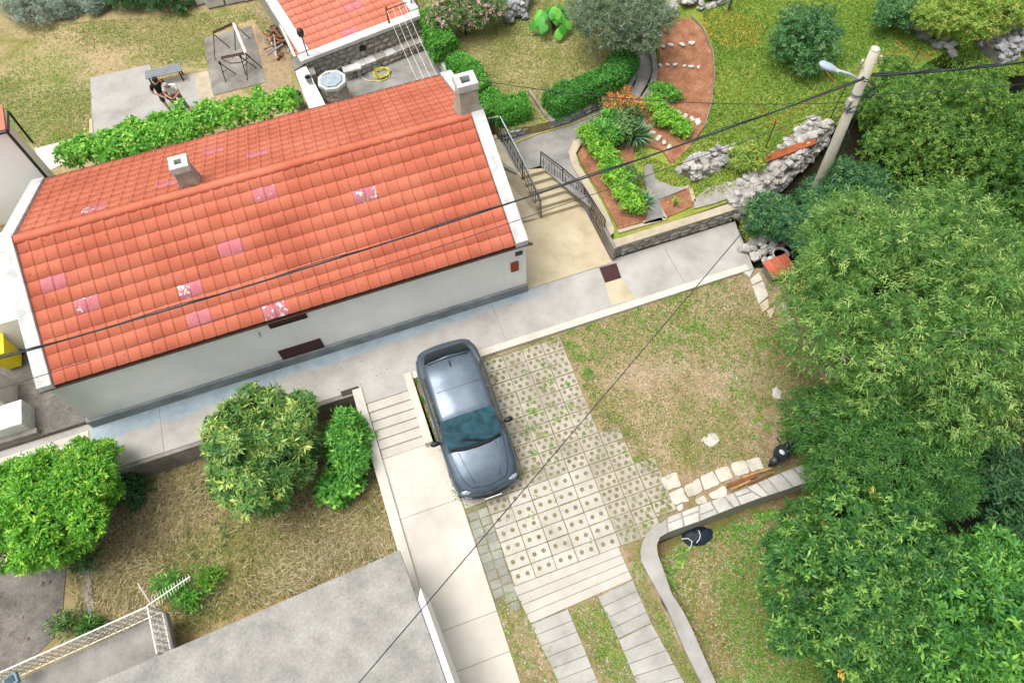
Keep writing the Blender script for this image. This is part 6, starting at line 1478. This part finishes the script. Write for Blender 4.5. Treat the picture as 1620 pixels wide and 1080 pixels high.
# --- hedges
def hedge(label, pts, width, z0, h, n, lm_, L=.065, W_=.038):
    o = empty('hedge', (pts[0][0], pts[0][1], z0), label, 'hedge'); o.location = (0, 0, 0)
    mb = MB(); P = []; A = []; segs = [(Vector(a), Vector(b)) for a, b in zip(pts[:-1], pts[1:])]; tot = sum((b-a).length for a, b in segs)
    for a, b in segs:
        d = (b-a).normalized(); nn = Vector((-d.y, d.x, 0)); L_ = (b-a).length; w2 = width/2-.07
        mb.prism([a+nn*w2+Vector((0, 0, z0+h-.09)), b+nn*w2+Vector((0, 0, z0+h-.09)), b-nn*w2+Vector((0, 0, z0+h-.09)), a-nn*w2+Vector((0, 0, z0+h-.09))], zb=z0-.05)
        m = int(n*L_/tot); s = NR.uniform(-.05, L_+.05, m); f = NR.random(m); top_ = f < .5
        q = np.where(top_, NR.uniform(-1, 1, m), np.sign(f-.75))*width/2; z = np.where(top_, h, NR.uniform(0, h, m)); 
        ed = (np.abs(q) > width/2*.85) & (z > h*.85); q = np.where(ed, q*.93, q); z = np.where(ed, z*.95, z)
        pp = np.array([a.x, a.y])+s[:, None]*np.array([d.x, d.y])+q[:, None]*np.array([nn.x, nn.y])
        bump_ = .08*patch(pp[:, 0]*3, pp[:, 1]*3, 2.0)
        nv = np.where(top_[:, None], np.array([[0, 0, 1.]]), np.column_stack([np.sign(q)*nn.x, np.sign(q)*nn.y, np.full(m, .3)]))
        pt = np.column_stack([pp, z0+z])+nv*bump_[:, None]; P.append(pt); A.append(nv)
        for e, sg in ((a, -1), (b, 1)):
            m2 = int(n*.06); pe = np.column_stack([np.full(m2, e.x), np.full(m2, e.y)])+NR.uniform(-width/2, width/2, (m2, 1))*np.array([[nn.x, nn.y]]); P.append(np.column_stack([pe, z0+NR.uniform(0, h, m2)])); A.append(np.tile([[d.x*sg, d.y*sg, .3]], (m2, 1)))
    mb.build('branches', MT['bark'], o)
    P = np.concatenate(P); A = np.concatenate(A)+NR.normal(0, .35, (len(P), 3)); k = 9
    Q, D, N_, Ls, Ws = sprig_leaves(P, A, k, L, W_, (40, 80), .05)
    T = np.repeat(NR.normal(.45, .2, len(P)), k)+NR.normal(0, .1, len(P)*k)
    leaf_mesh('foliage', Q, D, N_, Ls, Ws, T, LM[lm_], o)
def hp_(px, py, z): p = Wp(px, py, z); return (p.x, p.y, 0)
hedge('long dark green clipped hedge above the low stone wall', [hp_(872, 158, ZL+.55), hp_(975, 112, ZL+.55), hp_(992, 82, ZL+.55)], .75, ZL, .58, 4600, 'hedge_dark')
hedge('clipped hedge between the house chimney and the narrow lawn steps', [hp_(768, 152, ZL+.5), hp_(785, 170, ZL+.5), hp_(832, 160, ZL+.5)], .68, ZL, .55, 2600, 'hedge')
hedge('squared block of bright clipped hedge behind the house chimney', [hp_(718, 92, ZL+.5), hp_(745, 108, ZL+.5), hp_(760, 140, ZL+.5)], .62, ZL, .55, 2300, 'hedge')
hedge('tall rounded hedge block beside the outbuilding under the pink oleander', [hp_(680, 22, ZL+.7), hp_(690, 45, ZL+.7), hp_(703, 70, ZL+.7)], .75, ZL, .8, 2600, 'hedge')
# --- oleander with flowers
o = empty('oleander', Wp(738, 55, ZL), 'pink flowering oleander at the top edge behind the hedge', 'shrub')
p = o.location; lob = ell_lobes((0, .1, .85), (1.35, .65, .55), 12, .45, -.2, 51)
limbs('stems', (0, 0, 0), lob, .04, MT['bark'], o, 8, 3); foliage('leaves', lob, 1100, 10, .13, .03, LM['oleander'], o, tint=.5, thick=.5, ang=(30, 70))
P_, A_ = lobe_points(lob, 420, .3, .1); Q, D, N_, Ls, Ws = sprig_leaves(P_, A_+[[0, -.2, .5]], 10, .06, .045, (50, 90), .05); leaf_mesh('flowers', Q, D, N_, Ls, Ws, NR.normal(.5, .3, len(Q)), LM['pink'], o)['kind'] = 'stuff'
# --- big-leaved plant
o = empty('broad_leaf_plant', Wp(876, 48, ZL), 'plant with huge bright green leaves behind the raised lawn', 'plant')
nL = 34; th = NR.uniform(0, 6.28, nL); rr = NR.uniform(.05, .75, nL); zz = .9-.7*rr+NR.uniform(-.1, .2, nL)
Pq = np.column_stack([rr*np.cos(th), rr*np.sin(th)*.8, zz]); Dq = np.column_stack([np.cos(th), np.sin(th), -.5-NR.random(nL)*.5]); Nq = np.column_stack([np.cos(th)*.5, np.sin(th)*.5-.3, np.ones(nL)])
def big_leaf(n=10):
    pr = [(0, 0), (.12, .22), (.3, .38), (.55, .40), (.8, .24), (1.0, 0)]; V = []; F = []
    for x, w_ in pr: V += [(x, -w_, -.10*x*x-.08*w_), (x, 0, .04-.12*x*x), (x, w_, -.10*x*x-.08*w_)]
    for i in range(len(pr)-1): F += [(i*3, i*3+1, i*3+4, i*3+3), (i*3+1, i*3+2, i*3+5, i*3+4)]
    me = MB().add(V, F).mesh('leaf', True); at_ = me.attributes.new('tint', 'FLOAT', 'POINT'); return me
for j in range(3):
    me = big_leaf(); me.attributes['tint'].data.foreach_set('value', [(.25, .5, .85)[j]]*len(me.vertices)); me.materials.append(LM['bigleaf'])
    for i in range(j, nL, 3):
        x_ = Vector(Dq[i]).normalized(); z_ = Vector(Nq[i]); z_ = (z_-x_*z_.dot(x_)).normalized(); y_ = z_.cross(x_); rm_ = Matrix([x_, y_, z_]).transposed()
        inst('leaf', me, o, Pq[i], rm_, R.uniform(.32, .46))
mb = MB(); [mb.tube([(0, 0, 0), (Pq[i][0]*.4, Pq[i][1]*.4, Pq[i][2]*.8), tuple(Pq[i])], .012, 5) for i in range(nL)]; mb.build('stalks', LM['bush'] and MT['bark'], o)
# --- vine pergola along the back eave
vn = empty('vine_pergola', (0, 0, 0), 'bright green grape vine on a wire pergola behind the house', 'vine')
v0, v1 = Wp(110, 248, 2.2), Wp(455, 160, 2.2); P = []
for i in range(5): p = v0.lerp(v1, i/4); MB().tube([(p.x, p.y+.35, ZU), (p.x, p.y+.35, 2.15)], .03, 6).build('post', MT['rust_dark'], vn)
for q in (-.2, .1, .4): MB().tube([v0+Vector((0, q, -.05)), v1+Vector((0, q, -.05))], .008, 4).build('wire', MT['iron'], vn)
for f in (.1, .35, .6, .85): p = v0.lerp(v1, f); MB().tube([(p.x, p.y+.3, ZU), (p.x+.1, p.y+.25, 1.6), (p.x+.05, p.y+.1, 2.15), (p.x+.8, p.y+.1, 2.2)], [.04, .035, .03, .012], 6).build('stem', MT['bark'], vn)
lob = []
for i in range(26):
    f = i/25; p = v0.lerp(v1, f); w_ = (.2+.28*math.sin(math.pi*min(1, f*1.3+.08))+R.uniform(-.06, .1))
    lob.append(((p.x, p.y+R.uniform(-.1, .25), 2.15+R.uniform(-.08, .15)), (.36, w_+.1, .24)))
for px, py in ((213, 200), (285, 170), (410, 148), (455, 150), (120, 240)): p = Wp(px, py, 2.35); lob.append(((p.x, p.y, 2.3), (.16, .22, .16)))
foliage('leaves', lob, 2400, 7, .095, .085, LM['vine'], vn, ang=(40, 85), twig=.12, up=.7, upb=.5, tint=.5, tv=.22, thick=.4, droop=.1)
# --- back border shrubs at the top left
for i, (px, py, rx, ry, rz_, lm_, lb) in enumerate(((55, 22, .95, .6, .6, 'lavender', 'silvery grey-green lavender bush at the top left corner'), (105, 14, .5, .4, .45, 'lavender', 'smaller silvery bush right of the lavender'), (150, 10, .45, .35, .4, 'lavender', 'purplish grey bush in the border at the top left'),
        (215, 0, .9, .5, .6, 'darkshrub', 'dark green shrub in the middle of the top border'), (275, 2, .9, .5, .6, 'darkshrub', 'dark green shrub beside the pale stone blocks'), (30, -10, 1.2, .6, .8, 'darkshrub', 'dark shrub behind the lavender at the top left'), (160, -12, 1.2, .5, .7, 'darkshrub', 'dark shrub at the very top of the left border'))):
    c = at_tree(px, py, ZU+rz_*.5); lob = ell_lobes(c, (rx, ry, rz_), 9, min(rx, ry)*.6, -.2, 60+i)
    tree('border_shrub', lb, (c[0], c[1], ZU), lob, 850, 11, .085, .026 if lm_ != 'lavender' else .015, lm_, .03, 'bark', cat='shrub', up=.6, tint=.5, tv=.22, thick=.35)
# --- garden bed plants
ORD = ('first', 'second', 'third', 'fourth', 'fifth', 'sixth', 'seventh')
def bed_plant(name, label, px, py, r_, h, n, lm_, L=.09, W_=.04, group=None, k=9, pl=PM):
    p = Wp(px, py, pl); b = (p.x, p.y, p.z+.05); lob = ell_lobes((0, 0, h*.55), (r_, r_, h*.5), 6, r_*.55, -.1, int(px+py))
    o = empty(name, b, label, 'plant', group); limbs('stem', (0, 0, 0), lob, .012, MT['bark'], o, 4, 2); foliage('leaves', lob, n, k, L, W_, LM[lm_], o, up=.8, tint=.5, tv=.22, thick=.4); return o
for qi, (px, py) in enumerate(((935, 225), (945, 243), (958, 262), (967, 282), (978, 300), (990, 318), (1000, 333))):
    bed_plant('pepper_plant', ORD[qi]+' yellow-green plant from the upper end of the row beside the stairs', px, py, .34, .5, 190, 'veg', .10, .045, 'row of plants in the stair bed')
for qi, (px, py) in enumerate(((1030, 172), (1043, 185), (1045, 200), (1058, 196), (1068, 208), (1078, 216))):
    bed_plant('bean_plant', ORD[qi]+' vegetable plant from the left below the slanting row of white stones', px, py, .26, .34, 130, 'veg', .08, .04, 'vegetables below the stone row')
for qi, (px, py) in enumerate(((1036, 148), (1050, 152), (1064, 160))):
    bed_plant('bean_plant', ORD[qi]+' small vegetable plant from the left above the slanting stone row', px, py, .2, .28, 90, 'bush', .08, .04, 'vegetables above the stone row')
bed_plant('leafy_perennial', 'leafy green perennial left of the big yucca', 958, 222, .5, .7, 420, 'bush', .13, .05)
bed_plant('leafy_perennial', 'bushy green perennial below the orange flowers', 978, 215, .45, .7, 380, 'oleander', .13, .045)
bed_plant('leafy_perennial', 'low green clump beside the stone garden paving', 990, 290, .35, .4, 220, 'oleander', .11, .03)
bed_plant('leafy_perennial', 'green shrub growing between the stone heap and the dry-stone wall', 1180, 262, .55, .5, 420, 'meadow', .09, .04)
bed_plant('leafy_perennial', 'small yellowing sprout in the bare bed by the stone wall', 1066, 326, .10, .2, 16, 'veg', .1, .02, None, 7, .65)
for i, (px, py, s, lb) in enumerate(((965, 190, .32, 'left'), (985, 180, .34, 'middle'), (1002, 192, .28, 'right'))):
    p = Wp(px, py, PM); o = empty('orange_flower_plant', (p.x, p.y, p.z), lb+' clump of orange flowers at the upper path edge', 'flowers')
    lob = ell_lobes((0, 0, .4), (s, s, .3), 6, s*.6, 0, 70+i); limbs('stem', (0, 0, 0), lob, .01, MT['bark'], o, 4, 2); foliage('leaves', lob, 90, 8, .12, .03, LM['oleander'], o)
    P_, A_ = lobe_points(lob, 80, .5, .1); P_[:, 2] += .18; Q, D, N_, Ls, Ws = sprig_leaves(P_, A_+[[0, 0, .6]], 5, .08, .022, (30, 85), .08); leaf_mesh('flowers', Q, D, N_, Ls, Ws, NR.normal(.5, .25, len(Q)), LM['orange'], o)['kind'] = 'stuff'
def yucca(px, py, label, r_, n):
    p = Wp(px, py, PM); o = empty('yucca', (p.x, p.y, p.z+.05), label, 'plant'); th = NR.uniform(0, 6.28, n); el = np.radians(NR.uniform(5, 75, n))
    D = np.column_stack([np.cos(th)*np.cos(el), np.sin(th)*np.cos(el), np.sin(el)]); P = np.column_stack([.03*np.cos(th), .03*np.sin(th), np.full(n, .12)])
    leaf_mesh('leaves', P, D, np.column_stack([-np.cos(th)*np.sin(el), -np.sin(th)*np.sin(el), np.cos(el)]), r_*NR.uniform(.8, 1.15, n), .05, NR.normal(.45, .25, n), LM['yucca'], o, .3, .12)
    MB().tube([(0, 0, -.1), (0, 0, .2)], [.07, .05], 8).build('trunk', MT['bark'], o)
yucca(1003, 222, 'large spiky blue-green yucca in the middle of the garden bed', .75, 150)
yucca(1014, 325, 'small spiky yucca at the corner of the concrete edging', .45, 90)
yucca(985, 205, 'spiky yucca rosette below the orange flowers', .5, 70)

# ------------------------------------------------------------------ grasses and litter
def poly_px(px, pl): return [Wp(*p, pl) for p in px]
lawn_right = poly_px([(772, 566), (1185, 430), (1255, 530), (1300, 600), (1300, 740), (1210, 745), (1050, 760), (1036, 735), (984, 668), (952, 669), (887, 536), (774, 574)], PK)
grass('lawn_grass', lawn_right, PK, 30000, .075, .022, LM['grass'], 'short patchy grass of the parking lawn', tilt=(35, 80), thr=-.12, pf=.95, po=2, tv=.35)
grass('lawn_grass_green', lawn_right, PK, 13000, .085, .026, LM['grass_green'], 'greener tufts in the parking lawn', tilt=(30, 75), thr=.1, pf=.8, po=9, clump=16)
grass('lawn_straw', lawn_right, PK, 11000, .08, .014, LM['grass_dry'], 'dry straw litter over the parking lawn', tilt=(70, 88), thr=-.3, pf=1.2, po=20)
strip = [XY(-3.85, -8.2, PK), XY(-3.3, -8.0, PK), XY(-2.95, -10, PK), XY(-2.7, -12, PK), XY(-3.85, -12, PK)]
mid_strip = poly_px([(900, 965), (943, 945), (1015, 1085), (960, 1085)], PK); side_strip = poly_px([(985, 870), (1015, 880), (1030, 935), (1110, 1085), (1085, 1085), (1000, 920)], PK)
for i, (pp, n, lb) in enumerate(((strip, 2600, 'left strip beside the walkway'), (mid_strip, 2600, 'middle strip between the wheel tracks'), (side_strip, 3600, 'right strip along the curved kerb'))):
    grass('strip_grass', pp, PK, n, .07, .015, LM['grass'], 'patchy grass in the '+lb, tilt=(30, 80), thr=-.1, po=5*i)
    grass('strip_weeds', pp, PK, n//3, .09, .025, LM['grass_green'], 'green weeds in the '+lb, tilt=(30, 75), thr=.25, po=7*i+3, clump=14)
pave_poly = [XY(-3.8, -1.9, PK), XY(.4, -1.9, PK), XY(.4, -5, PK), XY(1.3, -6.2, PK), XY(1.3, -7.7, PK), XY(.4, -7.9, PK), XY(-3.2, -7.9, PK), XY(-3.8, -5.6, PK)]
grass('paver_grass', pave_poly, PK, 11000, .06, .02, LM['grass'], 'thin grass growing in the paver holes', tilt=(20, 75), zoff=-.01, thr=.1, po=31)
grass('paver_weeds', pave_poly, PK, 3200, .08, .024, LM['grass_green'], 'green weed tufts between the grass pavers', tilt=(30, 80), zoff=.02, thr=.35, po=40, pf=1.5, clump=20)
edge = poly_px([(885, 533), (908, 560), (962, 652), (992, 660), (1042, 735), (1064, 800), (1038, 842), (1004, 832), (1042, 772), (985, 690), (945, 674), (868, 545)], PK)
grass('paver_edge_grass', edge, PK, 3600, .08, .024, LM['grass'], 'grass creeping over the ragged right edge of the pavers', tilt=(30, 80), zoff=.025, thr=.1, po=44, pf=1.6, clump=10)
joint = [XY(-4.12, -1.75, PK), XY(-3.95, -1.75, PK), XY(-3.85, -5.6, PK), XY(-3.95, -5.6, PK)]
grass('joint_weeds', joint, PK, 260, .09, .03, LM['grass_green'], 'weeds in the joint between the walkway and the pavers', tilt=(20, 75), clump=12, zoff=.02)
low_vis = poly_px([(1045, 880), (1075, 860), (1230, 800), (1300, 880), (1330, 1085), (1135, 1085), (1080, 990)], -1.75)
grass('low_grass', low_vis, -1.75, 14000, .10, .022, LM['grass_green'], 'rough green grass of the low garden', tilt=(25, 75), thr=-.05, po=12, pf=1.0)
grass('low_weeds', low_vis, -1.75, 5000, .13, .045, LM['bush'], 'broad-leaved weeds in the low garden', tilt=(35, 80), thr=.35, po=15, pf=1.2, clump=12)
grass('low_straw', low_vis, -1.75, 6000, .10, .012, LM['grass_dry'], 'dry litter in the low garden', tilt=(65, 88), po=18)
gv = poly_px([(150, 760), (320, 720), (600, 700), (635, 870), (280, 1010), (130, 1000), (110, 880)], ZG)
grass('dry_straw', gv, ZG, 22000, .24, .013, LM['grass_dry'], 'tangled dry straw covering the lower garden', tilt=(62, 90), thr=-.3, po=22, pf=.55, zoff=.04, tv=.4, flow=.5)
grass('garden_grass', gv, ZG, 15000, .10, .022, LM['grass'], 'low olive grass of the dry lower garden', tilt=(30, 80), thr=-.2, po=58, pf=.6, tint=.4)
grass('dry_stalks', gv, ZG, 12000, .16, .018, LM['rust' if False else 'grass'], 'greenish stalks in the dry lower garden', tilt=(35, 80), thr=.1, po=25, pf=1.1)
grass('garden_weeds', gv, ZG, 5000, .12, .035, LM['darkshrub'], 'dark weeds in the dry lower garden', tilt=(35, 80), thr=.2, po=28, pf=1.1, clump=14)
bl = poly_px([(0, 45), (330, 20), (440, 0), (460, 60), (420, 60), (400, 30), (325, 60), (330, 110), (240, 100), (143, 122), (145, 210), (60, 235), (0, 200)], ZU)
grass('back_grass', bl, ZU, 28000, .085, .026, LM['grass'], 'mown yellowing grass of the back lawn', tilt=(35, 82), thr=-.1, po=33, pf=.6, tint=.5)
grass('back_grass_green', bl, ZU, 14000, .08, .02, LM['grass_green'], 'greener patches of the back lawn', tilt=(35, 80), thr=.15, po=36, pf=.6)
grass('raised_lawn_grass', hl, ZL, 34000, .085, .026, LM['grass'], 'dry yellowish grass of the raised lawn', tilt=(35, 82), thr=-.5, po=43, pf=.8, tint=.42)
grass('raised_lawn_green', hl, ZL, 12000, .085, .026, LM['grass_green'], 'greener patches of the raised lawn', tilt=(35, 80), thr=.15, po=55, pf=.8)
mdv = poly_px([(1100, -5), (1640, -5), (1640, 120), (1420, 130), (1300, 215), (1215, 262), (1165, 302), (1100, 312), (1092, 293), (1062, 296), (1036, 285), (1032, 262), (1010, 262), (1003, 234), (1062, 264), (1115, 205), (1130, 120), (1125, 60)], PM)
grass('meadow_grass', mdv, PM, 60000, .15, .03, LM['meadow'], 'long bright green grass of the meadow', tilt=(20, 70), thr=-.6, po=47, pf=.5, tint=.42, pt=.3)
grass('meadow_green', mdv, PM, 20000, .14, .028, LM['grass_green'], 'lush green clumps in the meadow', tilt=(20, 70), thr=.1, po=50, pf=.7)
yp = poly_px([(1105, 25), (1150, 15), (1205, 35), (1200, 75), (1150, 80), (1120, 60)], PM)
grass('meadow_yellow', yp, PM, 3500, .12, .026, LM['yellowing'], 'yellowed grass patch under the bare sapling', tilt=(20, 70), thr=-.1, po=52)
sg = poly_px([(1165, 345), (1195, 330), (1240, 350), (1235, 372), (1195, 395), (1180, 385)], -.05)
grass('bank_grass', sg, -.05, 2500, .12, .025, LM['meadow'], 'tall yellowish grass at the end of the path', tilt=(20, 70))
# pebbles
def pebbles(name, poly, pl, n, s, mat, label):
    q = in_poly_pts(poly, n); V = []; F = []
    for x, y in q:
        z = pz(pl, x, y)+.005; k = s*R.uniform(.5, 1.4); a = R.uniform(0, 6.28); b = len(V)
        for t_ in range(5): r_ = k*R.uniform(.7, 1.1); V.append((x+r_*math.cos(a+t_*1.2566), y+r_*math.sin(a+t_*1.2566), z-.01))
        V.append((x, y, z+k*.55)); F += [(b+t_, b+(t_+1) % 5, b+5) for t_ in range(5)]
    o = MB().add(V, F).build(name, mat); o['kind'] = 'stuff'; o['label'] = label; o['category'] = 'pebbles'
pebbles('lawn_pebbles', lawn_right, PK, 1500, .02, MT['flag_pale'], 'small white stones scattered in the parking lawn')
pebbles('strip_pebbles', strip, PK, 260, .03, MT['stone_clean'], 'small white stones in the left grass strip')
pebbles('strip_pebbles', mid_strip, PK, 260, .028, MT['stone_clean'], 'small white stones in the middle grass strip')
pebbles('low_pebbles', low_vis, -1.75, 700, .03, MT['stone_white'], 'small grey stones in the low garden')
pebbles('path_litter', [XY(-8.5, -1.9), XY(-3.2, -1.9), XY(-2, -.5), XY(-8, -.5)], 0.0, 60, .018, MT['bark'], 'dark leaf litter on the path above the steps')
